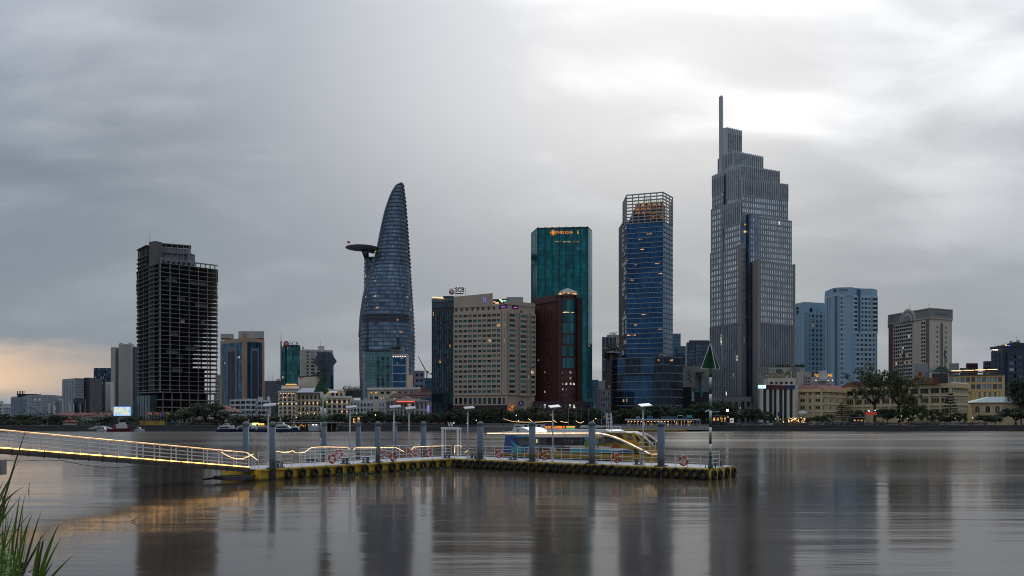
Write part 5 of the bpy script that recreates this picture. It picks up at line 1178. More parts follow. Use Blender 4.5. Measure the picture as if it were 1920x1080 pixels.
t, w, z1 = bld('rooftop_villa', 'white roof-terrace house with two lit windows below the pale blue towers', 'building', [(1511, 450), (1562, 446)], 700, 12, wall('render_bright', (.55, .54, .52)))
b = MB(); b.seg(P2(1536, 445), P2(1551, 444), PZ(711, 445), PZ(695, 445), -4, 0); b.build('stair_house', wall('render_bright', (.55, .54, .52)), t)
for px, wd, m in ((1517, 1.6, L_cool[0]), (1524, 1.2, G_dark[0]), (1532.5, 2.4, room('villa_orange', (1, .45, .1), 1.0)), (1557, 2.4, room('villa_orange', (1, .45, .1), 1.0))):
    b = MB(); b.box((PX(px, 446), 446.4, PZ(703.5, 446)), (wd, .5, 1.9)); b.build('window', m, t)
b = MB(); b.seg(P2(1509, 443), P2(1563, 440), PZ(714, 442), PZ(711.5, 442), -4, 0); b.build('balcony', wall('render_bright', (.55, .54, .52)), t)
for px in (1530, 1553, 1561): b = MB(); b.lathe([(.1, -.2), (.26, 0), (.1, .2)], (PX(px, 438), 438, PZ(713, 438)), 8); b.build('globe_lamp', E_white, t)

# ================================================================== pale blue hotel towers
W_sh = wall('hotel_blue', (.29, .43, .52), .7, .10); W_shw = wall('hotel_blue_pale', (.50, .57, .62), .7, .1)
t, w, z1 = bld('blue_hotel', 'taller pale blue hotel tower with white balcony grid and roof lettering', 'hotel', [(1547, 672), (1562, 655), (1573, 652), (1596, 651), (1612, 657), (1636, 658), (1645, 664)], 540, 26, W_sh, 1)
full = [P2(1573, 651), P2(1642, 657)]
facade(t, full[0], full[1], GZ, PZ(624, 653), 9, 19, W_sh, G_dark + [G_slate[2], CURT_B], L_warm, .02, .38, .40, .5, False, spm=W_shw)
zU0, zU1 = PZ(622, 653), PZ(556, 653)
facade(t, full[0], lerp2(*full, .31), zU0, zU1, 3, 8, W_sh, G_dark, L_warm, .06, .38, .42, .5, True, spm=W_shw)
facade(t, lerp2(*full, .33), lerp2(*full, .50), zU0, zU1, 1, 8, W_sh, [G_dark[2]], (), 0, .1, .42, .9, True, spm=W_shw)
facade(t, lerp2(*full, .57), lerp2(*full, .88), zU0, zU1, 3, 8, W_sh, G_dark, L_warm, .04, .36, .42, .5, True, spm=W_shw)
facade(t, lerp2(*full, .89), lerp2(*full, 1.04), zU0, zU1, 1, 8, W_sh, [G_dark[2]], (), 0, .1, .42, .9, True, spm=W_shw)
b = MB(); b.seg(lerp2(*full, .50), lerp2(*full, .57), zU0, zU1 + 6, .1, .7); b.build('glass_slot', glass('glass_lake', (.03, .11, .22)), t)
facade(t, w[0], w[1], GZ, zU1, 2, 27, W_sh, G_dark, (), 0, .75, .6, .25, False, spm=W_shw)
facade(t, w[1], w[2], GZ, zU1, 1, 27, W_sh, G_dark, (), 0, .75, .6, .25, False, spm=W_shw)
for zz in (PZ(554.5, 652),):
    for i in range(6):
        b = MB(); b.seg(w[i], w[i + 1], zz, zz + .7, -.2, .45 + .01 * i); b.build('cornice_band', W_shw, t)
lettering('SHERATON', P2(1570, 650.5), P2(1612, 655), PZ(543.8, 652), plain('letter_slate', (.05, .07, .09)), t, width=9.6, height=1.5, t=.235, off=1.1)
b = MB(); c = P2(1565, 654); b.tube([(c[0], c[1] - .3, PZ(544, 653)), (c[0] - .1, c[1] - .7, PZ(544, 653))], 1.2, 14); b.build('emblem', plain('letter_slate', (.05, .07, .09)), t)
b = MB(); b.lathe([(2.0, 0), (1.7, .8), (1.0, 1.4), (.1, 1.6)], (PX(1582, 664), 664, z1), 14); b.build('roof_dome', W_shw, t)
t, w, z1 = bld('blue_hotel_annex', 'lower pale blue hotel wing with round window in its parapet', 'hotel', [(1490, 712), (1508, 700), (1550, 708)], 566, 22, W_sh, 1)
facade(t, lerp2(w[1], w[2], .12), w[2], GZ, PZ(588, 702), 5, 23, W_sh, G_dark + [CURT_B], L_warm, .04, .52, .45, .35, True, spm=W_sh)
facade(t, w[0], w[1], GZ, PZ(588, 704), 2, 23, W_sh, G_dark, (), 0, .72, .6, .25, False, spm=W_shw)
for k in range(14):
    b = MB(); zz = GZ + 6 + k * 7.0; b.seg(w[1], w[2], zz, zz + .25, 0, .42); b.build('string_course', W_shw, t)
b = MB(); c = lerp2(w[1], w[2], .27); b.tube([(c[0], c[1] + .3, PZ(581, 700)), (c[0], c[1] - .25, PZ(581, 700))], 1.9, 20); b.build('round_window', G_dark[2], t)
for f in (.55, .75): c = lerp2(w[1], w[2], f); child('window', unit_box(G_dark[2]), t, (c[0], c[1], PZ(585, 703)), 0, (.9, .4, 1.1))
for px, py in ((1495, 578), (1503, 578), (1495, 585.5), (1503, 584)):
    b = MB(); b.box((PX(px, 707), 707 - (px - 1495) * .6, PZ(py, 706)), (1.6, .5, 2.6)); b.build('opening', G_dark[2], t)
b = MB(); b.seg(w[1], w[2], PZ(588, 703), PZ(587, 703), -.2, .5); b.build('cornice_band', W_shw, t)

# ================================================================== taupe hotel with arched parapet
W_cv = wall('hotel_taupe', (.66, .55, .45), .8, .15); W_cvd = wall('hotel_taupe_dark', (.28, .26, .245), .75, .15); W_rose = wall('hotel_rose', (.26, .145, .12))
t, w, z1 = bld('taupe_hotel', 'taupe hotel tower with arched crest and letters on its dark top band', 'hotel', [(1667, 672), (1743, 630), (1785, 640)], 596, 26, W_cv, 1)
ztop = PZ(578, 630)
b = MB(); wp = [(w[0][0] - .6, w[0][1]), (w[1][0], w[1][1] - .8), (w[2][0] + .6, w[2][1])]; b.prism(wp + backpts(wp, 26), z1, ztop); b.build('top_band', W_cvd, t)
for zz in (z1 - .4, ztop - .3):
    b = MB(); b.seg(wp[0], wp[1], zz, zz + .6, -1, .5); b.build('cornice', W_cv, t); b = MB(); b.seg(wp[1], wp[2], zz, zz + .6, -1, .52); b.build('cornice', W_cv, t)
p_, q_ = w[0], w[1]
facade(t, lerp2(p_, q_, .12), lerp2(p_, q_, .60), GZ, z1 - 2, 9, 27, W_cv, G_dark + [G_teal[2], CURT_B], L_warm, .05, .12, .36, .5, False, spm=W_trim)
facade(t, lerp2(p_, q_, .63), lerp2(p_, q_, .72), GZ, z1 - 2, 1, 27, W_cv, G_dark, (), 0, .5, .6, .3, False)
facade(t, lerp2(p_, q_, .80), lerp2(p_, q_, .92), GZ, z1 - 2, 2, 27, W_cv, G_dark, L_warm, .03, .2, .36, .5, False, spm=W_trim)
for f0, f1 in ((.01, .10), (.93, .99)):
    b = MB(); b.seg(lerp2(p_, q_, f0), lerp2(p_, q_, f1), GZ, z1 - .5, 0, .7); b.build('pilaster', W_rose, t)
for f in (.33, .72): facade(t, lerp2(w[1], w[2], f - .04), lerp2(w[1], w[2], f + .04), GZ, z1 - 5, 1, 20, W_cv, G_dark, (), 0, .15, .55, .2, False)
facade(t, lerp2(w[1], w[2], .47), lerp2(w[1], w[2], .58), GZ, z1 - 4, 2, 40, W_cvd, G_dark, (), 0, .3, .4, .35, False)
n_ = nrm(p_, q_); cc = lerp2(p_, q_, .50); a_ = math.atan2(q_[1] - p_[1], q_[0] - p_[0]); zc = PZ(603, 650)
for r_, d_, m in ((8.2, 1.2, W_cv), (7.0, 1.35, W_cvd), (5.4, 1.5, W_cv), (4.4, 1.62, W_cvd)):
    b = MB(); P_ = [(cc[0] + math.cos(a_) * r_ * math.cos(th) + n_[0] * d_, cc[1] + math.sin(a_) * r_ * math.cos(th) + n_[1] * d_, zc + r_ * 1.25 * math.sin(th)) for th in [math.pi * i / 18 for i in range(19)]]
    b.sheet(P_, (-n_[0] * (d_ + 2), -n_[1] * (d_ + 2), 0)); b.build('crest_arch', m, t)
lettering('CARAVELLE HOTEL', w[1], w[2], PZ(587, 633), wall('letter_grey', (.30, .32, .34)), t, width=15.2, height=1.9, t=.52, off=1.0, bold=True)
for px in (1705, 1741): mast(t, px, 650, 566 if px < 1720 else 569, 580, .09, W_dark)
b = MB(); b.tube([(PX(1745, 635), 640, ztop + .9), (PX(1768, 635), 640, ztop + .9)], .12, 4)
for i in range(7): b.tube([(PX(1745 + i * 3.8, 635), 640, ztop), (PX(1745 + i * 3.8, 635), 640, ztop + .9)], .08, 4)
b.build('roof_rail', W_grey, t)
for px, py0, Yx in ((1695, 655, 420), (1772, 655, 420)):
    a2 = thing('lattice_mast', 'dark lattice radio mast on the roofs before the taupe hotel', 'antenna', (PX(px, Yx), Yx, PZ(712, Yx)), 'radio masts before the taupe hotel')
    b = MB()
    for s in (-1, 1): b.tube([(PX(px, Yx) + s * .5, Yx, PZ(712, Yx)), (PX(px, Yx) + s * .15, Yx, PZ(py0, Yx))], .09, 4)
    for i in range(9): zz = PZ(712 - i * 6, Yx); b.tube([(PX(px, Yx) - .45, Yx, zz), (PX(px, Yx) + .4, Yx, zz + 1.6)], .06, 4)
    for i in range(4): b.box((PX(px, Yx) + random.uniform(-.7, .7), Yx - .3, PZ(660 + i * 5, Yx)), (.35, .3, 1.5))
    b.build('lattice', W_dark, a2)
# low roofs in front of it
t, w, z1 = bld('green_roof_shed', 'rooftop shed with dark green pitched roof before the taupe hotel', 'building', [(1748, 430), (1778, 430)], 700, 8, W_dark)
b = MB(); b.sheet([(PX(1746, 429), 429, PZ(697, 430)), (PX(1781, 429), 429, PZ(697, 430)), (PX(1773, 430), 430, PZ(688, 430)), (PX(1761, 430), 430, PZ(686.5, 430)), (PX(1754, 430), 430, PZ(692, 430))], (0, 6, 0)); b.build('roof', wall('roof_green', (.03, .07, .05)), t)
t, w, z1 = bld('roof_clutter_block', 'grey flat block with water tanks and railings behind the yellow arcade', 'building', [(1714, 440), (1740, 438)], 681, 8, wall('render_oldwhite2', (.30, .30, .31)))
t, w, z1 = bld('tank_block', 'small pale rooftop block beside the lit roof terrace', 'building', [(1780, 470), (1798, 468)], 681, 8, wall('render_oldwhite2', (.30, .30, .31)))
t, w, z1 = bld('orange_hut', 'small orange rooftop hut with a dark window', 'building', [(1720, 400), (1729, 399)], 696, 4, wall('hut_orange', (.36, .17, .06)))
b = MB(); b.box((PX(1724.5, 399), 398.9, PZ(701, 399)), (.8, .3, 1.4)); b.build('window', G_dark[2], t)
for i, (a0, a1, ty, Yx, m) in enumerate(((1812, 1833, 681, 480, W_brown), (1844, 1862, 677, 470, wall('render_oldwhite2', (.30, .30, .31))), (1800, 1815, 690, 470, W_slate))):
    t, w, z1 = bld('distant_house', ['brown penthouse with glazed corner above the lit roof terrace', 'grey distant house with balconies beside the dark blue block', 'slate rooftop room left of the brown penthouse'][i], 'building', [(a0, Yx), (a1, Yx)], ty, 10, m)
    facade(t, w[0], w[1], z1 - 5, z1 - .6, 4, 2, m, G_dark + [G_slate[0]], (), 0, .3, .3, .3, True)

# ================================================================== yellow colonial arcade building
W_y = wall('arcade_yellow', (.70, .52, .28), .85, .22); W_yt = wall('arcade_trim', (.72, .66, .56), .85, .2)
G_arc = [glass('glass_arc', (.028, .025, .022)), glass('glass_arc_b', (.05, .055, .05)), plain('shutter_brown', (.09, .035, .02))]
t = thing('arcade_building', 'long yellow colonial building with arched galleries and red tiled roof', 'building', (PX(1680, 355), 345, GZ))
A0, A1, A2 = P2(1495, 375), P2(1541, 368), P2(1585, 380); B0, B1, B2 = P2(1585, 384), P2(1782, 340), P2(1815, 352)
zA, zB = PZ(731, 370), PZ(722, 342)
b = MB(); b.prism([A0, A1, A2, (A2[0] + 4, A2[1] + 14), (A0[0] + 4, A0[1] + 14)], GZ, zA); b.build('wall', W_y, t)
b = MB(); b.prism([B0, B1, B2, (B2[0] + 4, B2[1] + 14), (B0[0] + 4, B0[1] + 14)], GZ, zB); b.build('wall', W_y, t)
def archwin(p, q, f, zc, wd, ht, arch=True, m=None, trim=True):
    """round-headed window with pale surround"""
    n_ = nrm(p, q); a_ = math.atan2(q[1] - p[1], q[0] - p[0]); c = lerp2(p, q, f)
    def shp(w_, h_, top): 
        pts = [(-w_ / 2, -h_ / 2), (w_ / 2, -h_ / 2), (w_ / 2, h_ / 2)]
        if top: pts += [(w_ / 2 * math.cos(th), h_ / 2 + w_ / 2 * .55 * math.sin(th)) for th in [math.pi * i / 8 for i in range(1, 8)]]
        return pts + [(-w_ / 2, h_ / 2)]
    def put(nm, w_, h_, off, thick, mm, par):
        b = MB(); b.sheet([(c[0] + math.cos(a_) * u + n_[0] * off, c[1] + math.sin(a_) * u + n_[1] * off, zc + v) for u, v in shp(w_, h_, arch)], (-n_[0] * thick, -n_[1] * thick, 0)); return b.build(nm, mm, par)
    if trim: put('surround', wd + .5, ht + .3, .16, .3, W_yt, t)
    o = put('window', wd, ht, .24, .3, m or random.choice(G_arc), t)
    child('glazing_bar', unit_box(W_yt), o, (c[0] + n_[0] * .27, c[1] + n_[1] * .27, zc), a_, (.1, .08, ht))
ys_ = [737, 750.5, 764]
for yy in ys_:
    z = PZ(yy, 371)
    for f in (.22, .84): archwin(A0, A1, f, z, 2.0, 1.2, False)
    archwin(A0, A1, .53, z, .8, 1.5, False)
    for f in (.05, .34, .63, .90): archwin(A1, A2, f, z, 1.0, 1.35, yy == 737)
for yy in (744.5, 758, 772):
    b = MB(); b.seg(A0, A1, PZ(yy + .8, 371), PZ(yy - .8, 371), 0, .3); b.build('string_course', W_yt, t); b = MB(); b.seg(A1, A2, PZ(yy + .8, 373), PZ(yy - .8, 373), 0, .31); b.build('string_course', W_yt, t)
for f in (.02, .42, .64, .98): c = lerp2(A0, A1, f); child('pilaster', unit_box(W_y), t, (c[0], c[1] - .25, (GZ + zA) / 2), math.atan2(A1[1] - A0[1], A1[0] - A0[0]), (.8, .5, zA - GZ))
for p_, q_ in ((A0, A1), (A1, A2)): b = MB(); b.seg(p_, q_, zA - 1.0, zA + .5, -1, .8 if p_ is A0 else .82); b.build('cornice', W_y, t)
b = MB(); b.prism([(A0[0] - .3, A0[1] - .6), (A1[0], A1[1] - .8), (A2[0], A2[1] - .6), (A2[0] + 4, A2[1] + 14), (A0[0] + 4, A0[1] + 14)], zA + .5, PZ(722, 376), 0, [(A0[0] + 4, A0[1] + 5), (A1[0], A1[1] + 5), (A2[0] - 1, A2[1] + 4), (A2[0] + 1, A2[1] + 9), (A0[0] + 5, A0[1] + 9)]); b.build('tiled_roof', ROOF_R, t)
nB = 11
for i in range(nB):
    f = (i + .5) / nB
    for k, yy in enumerate((731.5, 750, 771)):
        z = PZ(yy, 342)
        if k == 0: archwin(B0, B1, f, z - .4, 4.0, 1.3, True, G_arc[0])
        else:
            archwin(B0, B1, f - .022, z, 1.9, 1.9, False); archwin(B0, B1, f + .022, z, 1.9, 1.9, False)
for i in range(nB + 1):
    c = lerp2(B0, B1, min(max(i / nB, .008), .992)); child('pilaster', unit_box(W_y), t, (c[0] + .1, c[1] - .35, (GZ + zB) / 2), math.atan2(B1[1] - B0[1], B1[0] - B0[0]), (1.0, .7, zB - GZ))
for i in range(6):
    f = (i + .5) / 6
    for k, yy in enumerate((731.5, 750, 771)): archwin(B1, B2, f, PZ(yy, 345), .8, 1.5, k == 0)
for yy in (741, 759):
    b = MB(); b.seg(B0, B1, PZ(yy + 1.2, 342), PZ(yy - .6, 342), 0, .55); b.build('balcony_band', W_yt, t); b = MB(); b.seg(B1, B2, PZ(yy + 1.0, 344), PZ(yy - .6, 344), 0, .5); b.build('balcony_band', W_yt, t)
for p_, q_ in ((B0, B1), (B1, B2)): b = MB(); b.seg(p_, q_, zB - 1.2, zB + .7, -1, .9 if p_ is B0 else .92); b.build('cornice', W_y, t)
for i in range(18):
    c = lerp2(B1, B2, .03 + i * .055); child('balustrade_post', unit_box(W_yt), t, (c[0], c[1] - .2, zB + 1.0), 0, (.3, .3, .7))
rp = [(B0[0] + 1, B0[1] + 1), (B1[0] - 4, B1[1] + 2), (B1[0] - 3, B1[1] + 12), (B0[0] + 2, B0[1] + 12)]
b = MB(); b.prism(rp, zB + .6, zB + 3.2, 0, [lerp2(x, ((B0[0] + B1[0]) / 2, (B0[1] + B1[1]) / 2 + 7), .03 if i < 2 else .2) for i, x in enumerate(rp)]); b.build('tiled_roof', wall('roof_tile_orange', (.26, .11, .07), .8, .3, .8), t)
b = MB(); b.box((B1[0] - 4.6, B1[1] + 3, zB + 1.8), (.6, 3.0, 3.0)); b.build('fire_wall', ROOF_R, t); clutter(t, A0, A2, PZ(724, 376), 6, 12)

# ---- modern yellow block with lit roof edge
t, w, z1 = bld('yellow_office', 'mustard office block with large windows and glowing roof terrace edge', 'building', [(1789, 404), (1880, 398), (1884, 402)], 703, 16, wall('render_mustard', (.64, .44, .18)), 1)
mm = wall('render_mustard', (.64, .44, .18))
facade(t, w[0], w[1], PZ(732, 400), PZ(705, 400), 9, 2, mm, [G_slate[0], G_slate[2], G_dark[1]], (), 0, .24, .32, .6, True)
facade(t, lerp2(w[0], w[1], .36), w[1], PZ(760, 400), PZ(733.5, 400), 6, 1, mm, [G_slate[2]], (), 0, .62, .12, .5, True)
clutter(t, w[0], w[1], z1, 6, 9); b = MB(); b.seg(w[0], w[1], z1 - .2, z1 + .4, -3, .9); b.build('roof_edge', wall('roof_mossy', (.10, .10, .08)), t)
for i in range(4):
    p_, q_ = P2(1784 + i * 22, 404), P2(1784 + i * 22 + 20, 403); b = MB(); b.seg(p_, q_, PZ(696 - i * .8, 404), PZ(694.6 - i * .8, 404), 0, .2); b.build('light_strip', E_strip, t)
b = MB(); b.seg(P2(1783, 407), P2(1871, 404), PZ(698, 405), PZ(696.5, 405), -6, 0); b.build('terrace_roof', W_dark, t)
for i in range(10): b = MB(); b.tube([(PX(1786 + i * 9, 404), 404, z1), (PX(1786 + i * 9, 404), 404, PZ(697, 404))], .08, 4); b.build('terrace_post', W_dark, t)
# ---- dark blue block on the right edge
t, w, z1 = bld('dark_blue_block', 'dark blue apartment block with balcony recesses and rooftop bar', 'building', [(1860, 452), (1882, 440), (1940, 446)], 652, 20, wall('panel_midnight', (.035, .048, .075), .6), 1)
mn = wall('panel_midnight', (.035, .048, .075))
facade(t, w[0], w[1], GZ, z1 - 2, 2, 12, mn, G_dark + [G_slate[2]], (), 0, .6, .5, .3, True)
facade(t, lerp2(w[1], w[2], .08), w[2], GZ, z1 - 3, 3, 11, mn, G_dark + [G_slate[1], G_slate[2]], L_cool, .03, .2, .45, .8, True)
for i in range(9): b = MB(); b.box((PX(1862 + i * 2.2, 446), 446, PZ(656, 446)), (.34, .2, .5)); b.build('parapet_lamp', E_warm if i % 2 else E_white, t)
b = MB(); b.sheet([(PX(1876, 446), 446, PZ(648, 446)), (PX(1903, 446), 446, PZ(641, 446)), (PX(1935, 446), 446, PZ(645, 446)), (PX(1935, 446), 446, PZ(652, 446)), (PX(1876, 446), 446, PZ(652, 446))], (0, 10, 0)); b.build('roof_bar', W_dark, t)
b = MB(); b.box((PX(1886, 445), 445, PZ(647, 445)), (1.0, .2, .4)); b.build('bar_light', lamp('bar_yellow', (1, .8, .1), 1.8), t); b = MB(); b.box((PX(1891, 445), 445, PZ(648, 445)), (1.6, .2, .4)); b.build('bar_light', lamp('bar_blue', (.1, .15, 1), 1.6), t)
roofbox(t, 1893, 1898, 450, 639, 644, 3, W_grey, 'water_tank'); roofbox(t, 1906, 1912, 450, 638, 644, 3, W_grey, 'water_tank')
mast(t, 1906, 448, 630, 642, .06, W_dark)
# ---- yellow hall with pale blue hipped roof
t, w, z1 = bld('blue_roof_hall', 'yellow single hall with pale blue hipped metal roof at the waterfront', 'building', [(1825, 352), (1878, 345), (1945, 350)], 755, 16, W_y, 1)
zz = z1; b = MB(); rp = [(w[0][0] - .8, w[0][1] - .5), (w[1][0], w[1][1] - 1), (w[2][0], w[2][1] - 1), (w[2][0] + 4, w[2][1] + 17), (w[0][0] + 3, w[0][1] + 17)]
b.prism(rp, zz, zz + .25); b.build('eaves', W_yt, t)
b = MB(); mid = ((w[1][0] + w[0][0]) / 2 + 5, w[1][1] + 8); b.prism(rp, zz + .25, PZ(744, 352), 0, [lerp2(x, mid, .82 if i in (0, 1, 4) else .55) for i, x in enumerate(rp)]); b.build('metal_roof', wall('roof_paleblue', (.24, .30, .33), .5, .15, .6), t)
for f in (.15, .52, .86): archwin(w[0], w[1], f, PZ(768, 348), 1.6, 2.2, True)
for f in (.15, .4, .65): archwin(w[1], w[2], f, PZ(770, 347), 1.4, 2.0, True)
b = MB(); b.lathe([(.2, 0), (.9, .5), (1.1, 1.1), (.8, 1.6), (.2, 1.9)], (PX(1900, 352), 352, PZ(750, 352)), 12); b.build('roof_vent', W_steel, t)
# ================================================================== floating L-shaped pontoon
DZ = 0.74                                  # deck height
A = Vector((-16.3, 50.7)); Bq = Vector((-4.88, 66.0)); Cq = Vector((12.9, 51.9))
dl = (Bq - A).normalized(); dr = (Cq - Bq).normalized(); nl = Vector((-dl.y, dl.x)); nr = Vector((-dr.y, dr.x))   # away from the camera
LL = (Bq - A).length; LR = (Cq - Bq).length; PW = 4.0
def onl(s, o=0.0, z=0.0): p = A + dl * s + nl * o; return (p.x, p.y, z)
def onr(s, o=0.0, z=0.0): p = Bq + dr * s + nr * o; return (p.x, p.y, z)
def solve(fn, px, o=0.0, hi=60.0):
    """arc length on a pontoon edge for a photograph column"""
    lo, h = -8.0, hi; f = lambda s: (lambda p: p[0] / p[1] - (px - 960) / F)(fn(s, o))
    for _ in range(50):
        m = (lo + h) / 2
        if f(m) < 0: lo = m
        else: h = m
    return (lo + h) / 2
M_hull = wall('hull_yellow', (.74, .45, .035), .55, .45, .9, tide=(.14, (.05, .045, .02), .3)); M_deckp = wall('deck_grey', (.50, .49, .48), .75, .25, .8, False); M_rail = wall('rail_white', (.72, .71, .69), .45, .12, 2, False)
M_rub = wall('tyre_rubber', (.018, .017, .016), .85, .4, 3, False); M_pile = wall('pile_blue', (.10, .135, .165), .55, .35, .8, True, tide=(1.35, (.045, .04, .028), .6)); M_buoy = plain('buoy_orange', (.50, .065, .03), .5); M_bol = plain('bollard_blue', (.09, .11, .13), .6)
M_dgrey = wall('steel_dark', (.06, .062, .065), .6, .3, 1.0, False)
pon = thing('pontoon', 'L-shaped yellow floating pontoon hung with tyres and edged with white railings', 'pontoon', (Bq.x, Bq.y, 0))
def armpoly(fn, s0, s1, o0, o1): return [fn(s0, o0)[:2], fn(s1, o0)[:2], fn(s1, o1)[:2], fn(s0, o1)[:2]]
def cw(poly):
    a_ = sum(poly[i][0] * poly[(i + 1) % len(poly)][1] - poly[(i + 1) % len(poly)][0] * poly[i][1] for i in range(len(poly)))
    return poly if a_ > 0 else poly[::-1]
# hull boxes: plates between welded frames so that the side shows panel edges
for fn, L, nm, s_a in ((onl, LL, 'l', 0.3), (onr, LR, 'r', 0.0)):
    b = MB(); b.prism(cw(armpoly(fn, s_a, L, .12, PW)), -.5, DZ - .12); b.build('hull', M_hull, pon)
    b = MB(); b.prism(cw(armpoly(fn, s_a, L + (0 if nm == 'l' else .0), 0, PW + .03)), DZ - .12, DZ - .02, 0); b.build('deck_edge', M_hull, pon)
    b = MB(); b.prism(cw(armpoly(fn, s_a + .05, L - .05, .22, PW - .2)), DZ - .02, DZ + .01); b.build('deck', M_deckp, pon)
    k = int(L / 1.15)
    for i in range(k + 1):
        s = s_a + (L - s_a) * i / k; c = fn(min(max(s, s_a + .1), L - .1), .07); d = (dl if nm == 'l' else dr)
        child('frame_rib', unit_box(M_hull), pon, (c[0], c[1], DZ - .45), math.atan2(d.y, d.x), (.09, .12, .72))
bend = MB(); bend.prism(cw([onl(LL, 0)[:2], onr(0, PW)[:2], onl(LL + 3.2, PW * .7)[:2], onl(LL, PW)[:2]]), -.5, DZ - .1); bend.build('hull_corner', M_hull, pon)
bend = MB(); bend.prism(cw([onl(LL - .1, .2)[:2], onr(.3, PW)[:2], onl(LL + 3.1, PW * .7)[:2], onl(LL - .1, PW - .2)[:2]]), DZ - .1, DZ + .005); bend.build('deck_corner', M_deckp, pon)
# tyres
ty = MB(); NM = 16
def torus(mb, R0, r0, n, m, axis='y', sq=1.0):
    vs = []; fs = []
    for i in range(n):
        a_ = 2 * math.pi * i / n
        for j in range(m):
            c = 2 * math.pi * j / m; rr = R0 + r0 * math.cos(c); y = r0 * sq * math.copysign(abs(math.sin(c)) ** .7, math.sin(c))
            vs.append((rr * math.cos(a_), y, rr * math.sin(a_)))
    for i in range(n):
        for j in range(m): fs.append((i * m + j, ((i + 1) % n) * m + j, ((i + 1) % n) * m + (j + 1) % m, i * m + (j + 1) % m))
    mb.add(vs, fs, 0, True)
torus(ty, .235, .105, 18, 8, sq=.85); tme = bpy.data.meshes.new('tyre'); tme.from_pydata(ty.v, [], ty.f); tme.materials.append(M_rub)
for p_ in tme.polygons: p_.use_smooth = True
def tyre(fn, s, d, z=.34):
    c = fn(s, -.06); o = child('tyre', tme, pon, (c[0], c[1], z + random.uniform(-.03, .03)), math.atan2(d.y, d.x)); sc = random.uniform(.9, 1.12); o.scale = (sc, 1, sc); o.rotation_euler[0] = random.uniform(-.12, .05)
    b = MB(); b.tube([(c[0], c[1], z + .3), fn(s, .02, DZ)], .018, 4); b.build('tyre_rope', M_rub, pon)
for px in (541, 566, 589, 612, 635, 657, 684, 709.5, 735, 755, 774, 793, 811, 830): tyre(onl, solve(onl, px), dl)
for px in (853, 862, 875, 886, 898, 910, 922, 934, 947, 957.5, 971, 984, 998.5, 1013, 1027, 1041, 1054, 1067, 1082, 1098, 1116, 1132, 1148, 1163, 1178, 1194, 1210, 1228, 1248, 1268, 1287, 1303, 1318): tyre(onr, solve(onr, px), dr)
def one(s, o=0.0, z=0.0): p = Cq + nr * s + dr * (-o); return (p.x, p.y, z)
b = MB(); b.prism(cw([one(0, .12)[:2], one(PW, .12)[:2], one(PW, -.02)[:2], one(0, -.02)[:2]]), -.4, DZ - .02); b.build('end_plate', M_hull, pon)
for s in (.35, 1.35, 2.45, 3.55): tyre(one, s, nr)
# railings
def railing(fn, s0, s1, d, o=.30, h=1.05, n=None, rails=(.30, .55, .80, 1.0), led=False):
    L = s1 - s0; n = n or max(1, round(L / 1.35)); c0 = fn(s0, o, DZ)
    rl = link('railing', None, pon, Vector(c0) - WLOC[pon.name]); rl.empty_display_size = .2
    for i in range(n + 1):
        c = fn(s0 + L * i / n, o, DZ); b = MB(); b.tube([c, (c[0], c[1], DZ + h - .01)], .026, 5); b.build('post', M_rail, rl)
    for r_ in rails:
        p, q = fn(s0, o, DZ + h * r_), fn(s1, o, DZ + h * r_); b = MB(); b.tube([p, q], .024 if r_ == 1.0 else .017, 5); b.build('rail', M_rail, rl)
    return rl
def RL(a_, c_, o=.3, **k): return railing(onl, solve(onl, a_, o), solve(onl, c_, o), dl, o, **k)
def RR(a_, c_, o=.3, **k): return railing(onr, solve(onr, a_, o), solve(onr, c_, o), dr, o, **k)
RL(485, 547, n=3); RL(566, 656, n=4); RL(663, 743, n=4); RL(773, 846, n=4, rails=(.3, .55, .78, 1.0)); RR(852, 872, n=1); RR(879, 960, n=5); RR(970, 1010, n=3); RR(1017, 1187, n=9); RR(1200, 1337, n=6)
BO = PW - .3
for a_, c_ in ((562, 610), (613, 716), (722, 787)): railing(onl, solve(onl, a_, BO), solve(onl, c_, BO), dl, BO, n=5)
railing(one, .5, .5 + 1.6, nr, .35, n=1)
# deck bollards (pairs)
bo = MB(); bo.lathe([(.11, 0), (.11, .34), (.15, .36), (.15, .42), (.02, .43)], (-.2, 0, 0), 10); bo.lathe([(.11, 0), (.11, .34), (.15, .36), (.15, .42), (.02, .43)], (.2, 0, 0), 10); bo.box((0, 0, .03), (.75, .3, .06)); bme = bpy.data.meshes.new('bollard'); bme.from_pydata(bo.v, [], bo.f); bme.materials.append(M_bol)
for fn, px, o in ((onl, 524, .6), (onl, 647, .5), (onl, 686, .5), (onl, 838, .6), (onr, 962, .8), (onr, 888, .8), (onr, 1198, .9)):
    c = fn(solve(fn, px, o), o); child('bollard', bme, pon, (c[0], c[1], DZ + .01), math.atan2(dr.y, dr.x))
c = one(2.6, .7); child('bollard', bme, pon, (c[0], c[1], DZ + .01), math.atan2(dr.y, dr.x))
